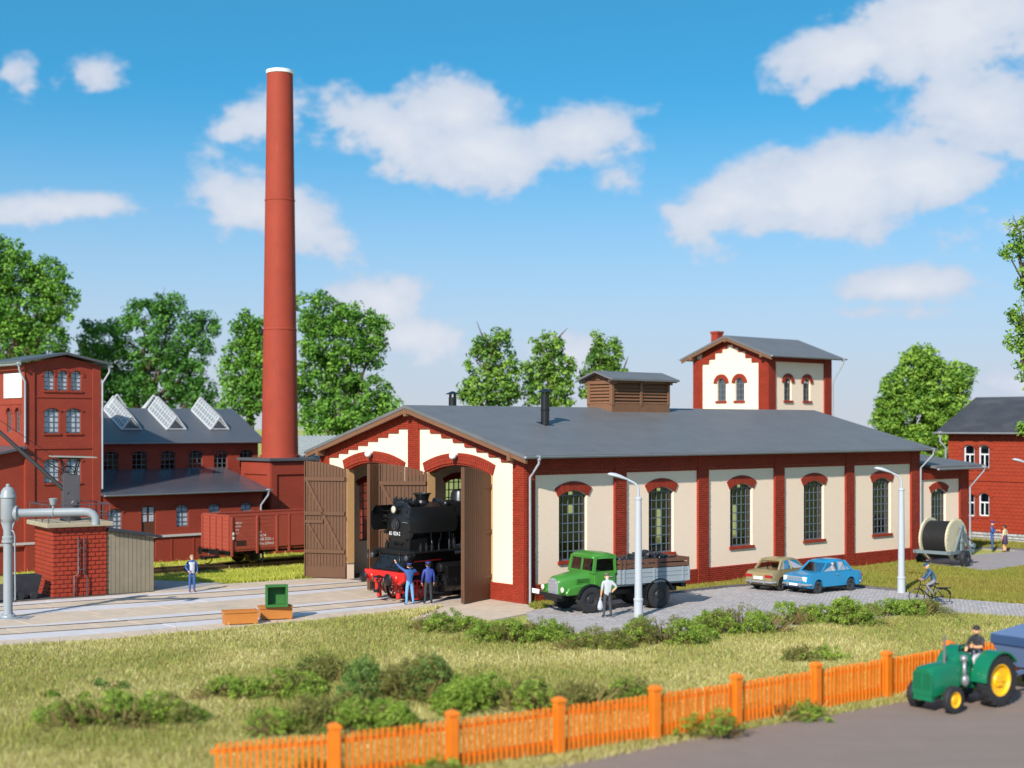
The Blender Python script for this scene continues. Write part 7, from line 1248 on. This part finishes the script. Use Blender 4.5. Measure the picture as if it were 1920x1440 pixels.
# bushes
M_TWIG = mat('twig', S(112, 96, 52), .85, var=.3, vscale=10)
B_GREEN = leaf_mat('bush_green', (.13, .24, .026, 1), (.48, .60, .095, 1), .45); B_OLIVE = leaf_mat('bush_olive', (.13, .13, .028, 1), (.38, .36, .10, 1), .45); B_DARK = leaf_mat('bush_dark', (.09, .16, .034, 1), (.30, .42, .095, 1), .4)
BG = 'low bushes'
def bush(label, x0, x1, ytop, ybase, lm=None, olive=.35, dens=1.0, group=BG):
    k = (ybase - HZ)/FPX/CAMH; D = 1/k; c = G((x0 + x1)/2, ybase) ; W_ = (x1 - x0)*D/FPX*1.22; H_ = (ybase - ytop)*D/FPX*.80; dp = min(W_*.32, .75 + H_*.4)
    T = thing('bush', label, 'bush', c + Vector((0, dp*.55, 0)), 0, group); lm = lm or B_GREEN; px = D/FPX
    cr = .115; leaf = .034
    def clumps(n):
        P = []
        lob = [(RNG.uniform(-.8, .8)*W_/2, RNG.uniform(-.5, .5)*dp, RNG.uniform(.55, 1.0)) for _ in range(max(3, int(W_*1.6)))]
        while len(P) < n:
            lx, ly, lh = lob[RNG.integers(len(lob))]; a = RNG.uniform(0, 2*math.pi); r = RNG.random()**.5; rx = min(.62, W_*.3)
            x, y = lx + rx*r*math.cos(a), ly + dp*.6*r*math.sin(a)
            if abs(x) > W_/2: continue
            hz_ = H_*lh*math.sqrt(max(0, 1 - r*r))*(1 - .45*(abs(x)/(W_/2))**3); P.append((x, y, hz_*RNG.uniform(.35, 1.0) if RNG.random() < .45 else hz_*RNG.uniform(.85, 1.03)))
        return np.array(P)
    n = int(W_*dp*2*34*dens*(.6 + H_)); A = clumps(max(20, int(n*(1 - olive)))); V_, L_, S_, A_ = leaves(A, cr, 26, leaf); o = bpy.data.objects.new('foliage', npmesh('foliage', V_, L_, S_, lm, A_)); COL.objects.link(o); o.parent = T
    if olive > 0:
        A = clumps(max(10, int(n*olive))); V_, L_, S_, A_ = leaves(A, cr*1.35, 24, leaf*.8, stretch=1.6); o = bpy.data.objects.new('dry_foliage', npmesh('dry_foliage', V_, L_, S_, B_OLIVE, A_)); COL.objects.link(o); o.parent = T
    A = clumps(int(W_*38*dens)); mb = MB(); n2 = len(A); base = np.stack([A[:, 0]*.75, A[:, 1]*.75, np.zeros(n2)], 1); tip = A*np.array([1.05, 1.05, 1.02]) + RNG.normal(size=(n2, 3))*.06; sd2 = RNG.normal(size=(n2, 3)); sd2[:, 2] = 0; sd2 *= .006/np.linalg.norm(sd2, axis=1, keepdims=True)
    V_ = np.stack([base - sd2, base + sd2, (base + tip)/2 + RNG.normal(size=(n2, 3))*.05 + sd2*.7, tip], 1).reshape(-1, 3); o = bpy.data.objects.new('twigs', npmesh('twigs', V_, np.arange(n2*4), np.full(n2, 4), M_TWIG, np.zeros(n2*4))); COL.objects.link(o); o.parent = T; o['kind'] = 'stuff'; return T
for a in [('bushy green clump in front of the two railway workers', 762, 905, 1136, 1190), ('green bush before the front corner of the shed', 888, 1062, 1142, 1208), ('low olive bush at the cobbles below the lorry bonnet', 1045, 1190, 1170, 1222, None, .7), ('green bush around the foot of the near lamp', 1165, 1335, 1142, 1212), ('long green bush below the tail of the lorry', 1310, 1480, 1122, 1192, None, .3), ('green bush in front of the blue car', 1462, 1645, 1106, 1176, None, .25), ('bush ending beside the cyclist front wheel', 1630, 1775, 1104, 1158, None, .4)]: bush(*a, dens=1.1)
for a in [('green bush alone in the meadow at lower left', 62, 345, 1288, 1372, None, .25), ('low green bush in the meadow left of the dark bush', 372, 590, 1246, 1312, None, .3), ('tallest dark olive bush in the middle of the meadow', 640, 880, 1196, 1322, B_DARK, .5), ('wide green bush behind the left end of the fence', 470, 770, 1286, 1382, None, .45), ('long green bush behind the middle of the fence', 830, 1235, 1240, 1340, None, .3), ('small olive bush behind the fence before the cobbles', 1480, 1590, 1206, 1245, None, .5), ('thin olive bush joining the dark meadow bush', 545, 690, 1222, 1285, B_DARK, .6)]: bush(*a)
for a in [('leafy tuft at the left end of the orange fence', 520, 620, 1400, 1462, None, .2), ('leafy tuft growing through the second fence bay', 690, 870, 1410, 1470, None, .2), ('leafy weed growing against the fence beside the road', 1272, 1400, 1312, 1386, None, .1), ('leafy weed at the fence left of the tractor', 1385, 1540, 1305, 1352, None, .1)]: bush(*a, dens=.55, group='weeds along the fence')
for i, (x, y, h) in enumerate(((224, 1296, 26), (190, 1292, 20), (88, 1312, 22), (155, 1314, 22))): bush(['tiny dark green sprig in the left meadow', 'tiny sprig left of the dark one in the meadow', 'leftmost small green tuft in the meadow', 'small green tuft above the lower left bush'][i], x - 13, x + 13, y - h, y, B_DARK if i < 2 else None, 0, 2.2, 'small meadow tufts')
# grass
def grass_mat(name, cols):
    m = bpy.data.materials.new(name); m.use_nodes = True; N = m.node_tree.nodes; L = m.node_tree.links; b = N['Principled BSDF']; b.inputs['Roughness'].default_value = .7; b.inputs['Specular IOR Level'].default_value = .2
    ge = N.new('ShaderNodeNewGeometry'); at = N.new('ShaderNodeAttribute'); at.attribute_name = 'cv'; r = N.new('ShaderNodeValToRGB'); e = r.color_ramp.elements
    a = N.new('ShaderNodeMath'); a.operation = 'MULTIPLY_ADD'; L.new(ge.outputs['Random Per Island'], a.inputs[0]); a.inputs[1].default_value = .85; L.new(at.outputs['Fac'], a.inputs[2]); L.new(a.outputs[0], r.inputs[0])
    while len(e) < len(cols): e.new(.5)
    for i, c in enumerate(cols): e[i].position = i/(len(cols)-1); e[i].color = c
    L.new(r.outputs[0], b.inputs['Base Color']); t = N.new('ShaderNodeBsdfTranslucent'); L.new(r.outputs[0], t.inputs[0]); ms = N.new('ShaderNodeMixShader'); ms.inputs[0].default_value = .25; L.new(b.outputs[0], ms.inputs[1]); L.new(t.outputs[0], ms.inputs[2]); L.new(ms.outputs[0], N['Material Output'].inputs[0]); return m
M_GRASS = grass_mat('grass_blades', [S(60, 92, 38), S(128, 150, 64), S(176, 176, 92), S(198, 188, 112), S(124, 92, 54), S(230, 220, 158)]); M_GRASS2 = grass_mat('grass_blades_green', [S(66, 88, 32), S(120, 134, 48), S(156, 154, 66), S(172, 160, 80), S(128, 100, 56)]); M_GRASS3 = grass_mat('grass_blades_bright', [S(110, 130, 44), S(168, 176, 60), S(196, 196, 84), S(214, 204, 110)])
def vnoise(P, sc):
    g_ = RNG.random((64, 64)); q = P*sc; i = np.floor(q).astype(int); f = q - i; f = f*f*(3 - 2*f); a = g_[i[:, 0] % 64, i[:, 1] % 64]; b = g_[(i[:, 0]+1) % 64, i[:, 1] % 64]; c = g_[i[:, 0] % 64, (i[:, 1]+1) % 64]; d = g_[(i[:, 0]+1) % 64, (i[:, 1]+1) % 64]; return (a*(1-f[:, 0]) + b*f[:, 0])*(1-f[:, 1]) + (c*(1-f[:, 0]) + d*f[:, 0])*f[:, 1]
def grass(name, label, poly, density, h, m, w=.011, long=.01):
    A = np.array([(p[0], p[1]) for p in poly]); lo, hi = A.min(0), A.max(0); n = int(density*(hi - lo).prod()); P = lo + RNG.random((n, 2))*(hi - lo); P = P[inpoly(P, poly)]; n = len(P)
    hh = h*RNG.uniform(.55, 1.25, n)*(.75 + .5*vnoise(P, .8)); lg = RNG.random(n) < long; hh[lg] *= RNG.uniform(1.6, 2.6, lg.sum()); a = RNG.uniform(0, 2*math.pi, n); ln = RNG.normal(0, .5, (n, 2)); ww = w*RNG.uniform(.7, 1.4, n)*(P[:, 1]/45)
    V_ = np.zeros((n, 3, 3)); V_[:, 0, 0] = P[:, 0] - np.cos(a)*ww; V_[:, 0, 1] = P[:, 1] - np.sin(a)*ww; V_[:, 1, 0] = P[:, 0] + np.cos(a)*ww; V_[:, 1, 1] = P[:, 1] + np.sin(a)*ww; V_[:, 2, 0] = P[:, 0] + ln[:, 0]*hh; V_[:, 2, 1] = P[:, 1] + ln[:, 1]*hh; V_[:, 2, 2] = hh; V_[:, :2, 2] = -.06
    cv = np.repeat(.42*vnoise(P, .35) + .12*vnoise(P, 2.5) - .08, 3); o = bpy.data.objects.new(name, npmesh(name, V_.reshape(-1, 3), np.arange(n*3), np.full(n, 3), m, cv)); COL.objects.link(o); o['kind'] = 'stuff'; o['label'] = label; o['category'] = 'grass'; return n
EDGE = [WS(s, B9(s) - .06) for s in np.linspace(-33, -3.2, 18)]
MEADOW = EDGE + [G(760,1166), G(905,1167), G(990,1174), G(1070,1191), G(1200,1201), G(1400,1186), G(1650,1161), G(1795,1153), G(1920,1160), G(2060,1174), G(2450,1214), G(2600,1188), G(2200,1238), G(1920,1276), G(1775,1298), G(1663,1316), G(1530,1339), G(1381,1364), G(1228,1395), G(1000,1439), G(800,1482), G(-60,1482), G(-420,1400)]
ng = grass('meadow_grass', 'short yellow green meadow grass in front', MEADOW, 850, .125, M_GRASS, w=.021)
ng += grass('verge_grass', 'green grass strip between shed wall and cobbles', [WS(.3, -.12), WS(10, -.12), WS(20, -.12), WS(29.7, -.12), G(1750,1061), G(1800,1066), G(1842,1071.5), G(1870,1069.5), G(1920,1061.5), G(2100,1053), G(2450,1073), G(2450,1165), G(2050,1139), G(1920,1131), G(1770,1120), G(1690,1108), G(1608,1100), G(1510,1097), G(1414,1097), G(1360,1101), G(1270,1111), G(1150,1124), G(1030,1138), G(992,1140)], 750, .13, M_GRASS2, w=.013)
ng += grass('track_grass', 'bright grass along the wagon track', [WS(-5.6, 15.3), WS(3, 15.3), WS(3, 20.5), WS(-8.5, 20.5)], 700, .14, M_GRASS3, w=.014); ng += grass('track_grass', 'bright grass between wagon track and factory wall', [WS(-9, 22.4), WS(14, 22.4), WS(14, 26.1), WS(-12, 26.1)], 450, .16, M_GRASS3, w=.018)
ng += grass('house_grass', 'grass strip in front of the brick house', [G(1812,1025.5), G(1860,1028), G(1920,1031), G(2060,1038), WS(44.8, -6), WS(44.8, 6.3), WS(41, 7)], 500, .15, M_GRASS2, w=.018)
ng += grass('road_grass', 'thin grass fringe between fence and road', [G(640,1500), G(1000,1436), G(1228,1392), G(1381,1361), G(1530,1336), G(1663,1313), G(1775,1296), G(1920,1274), G(1920,1282), G(1775,1304), G(1663,1322), G(1530,1346), G(1381,1370), G(1228,1402), G(1000,1450), G(700,1520)], 500, .12, M_GRASS)
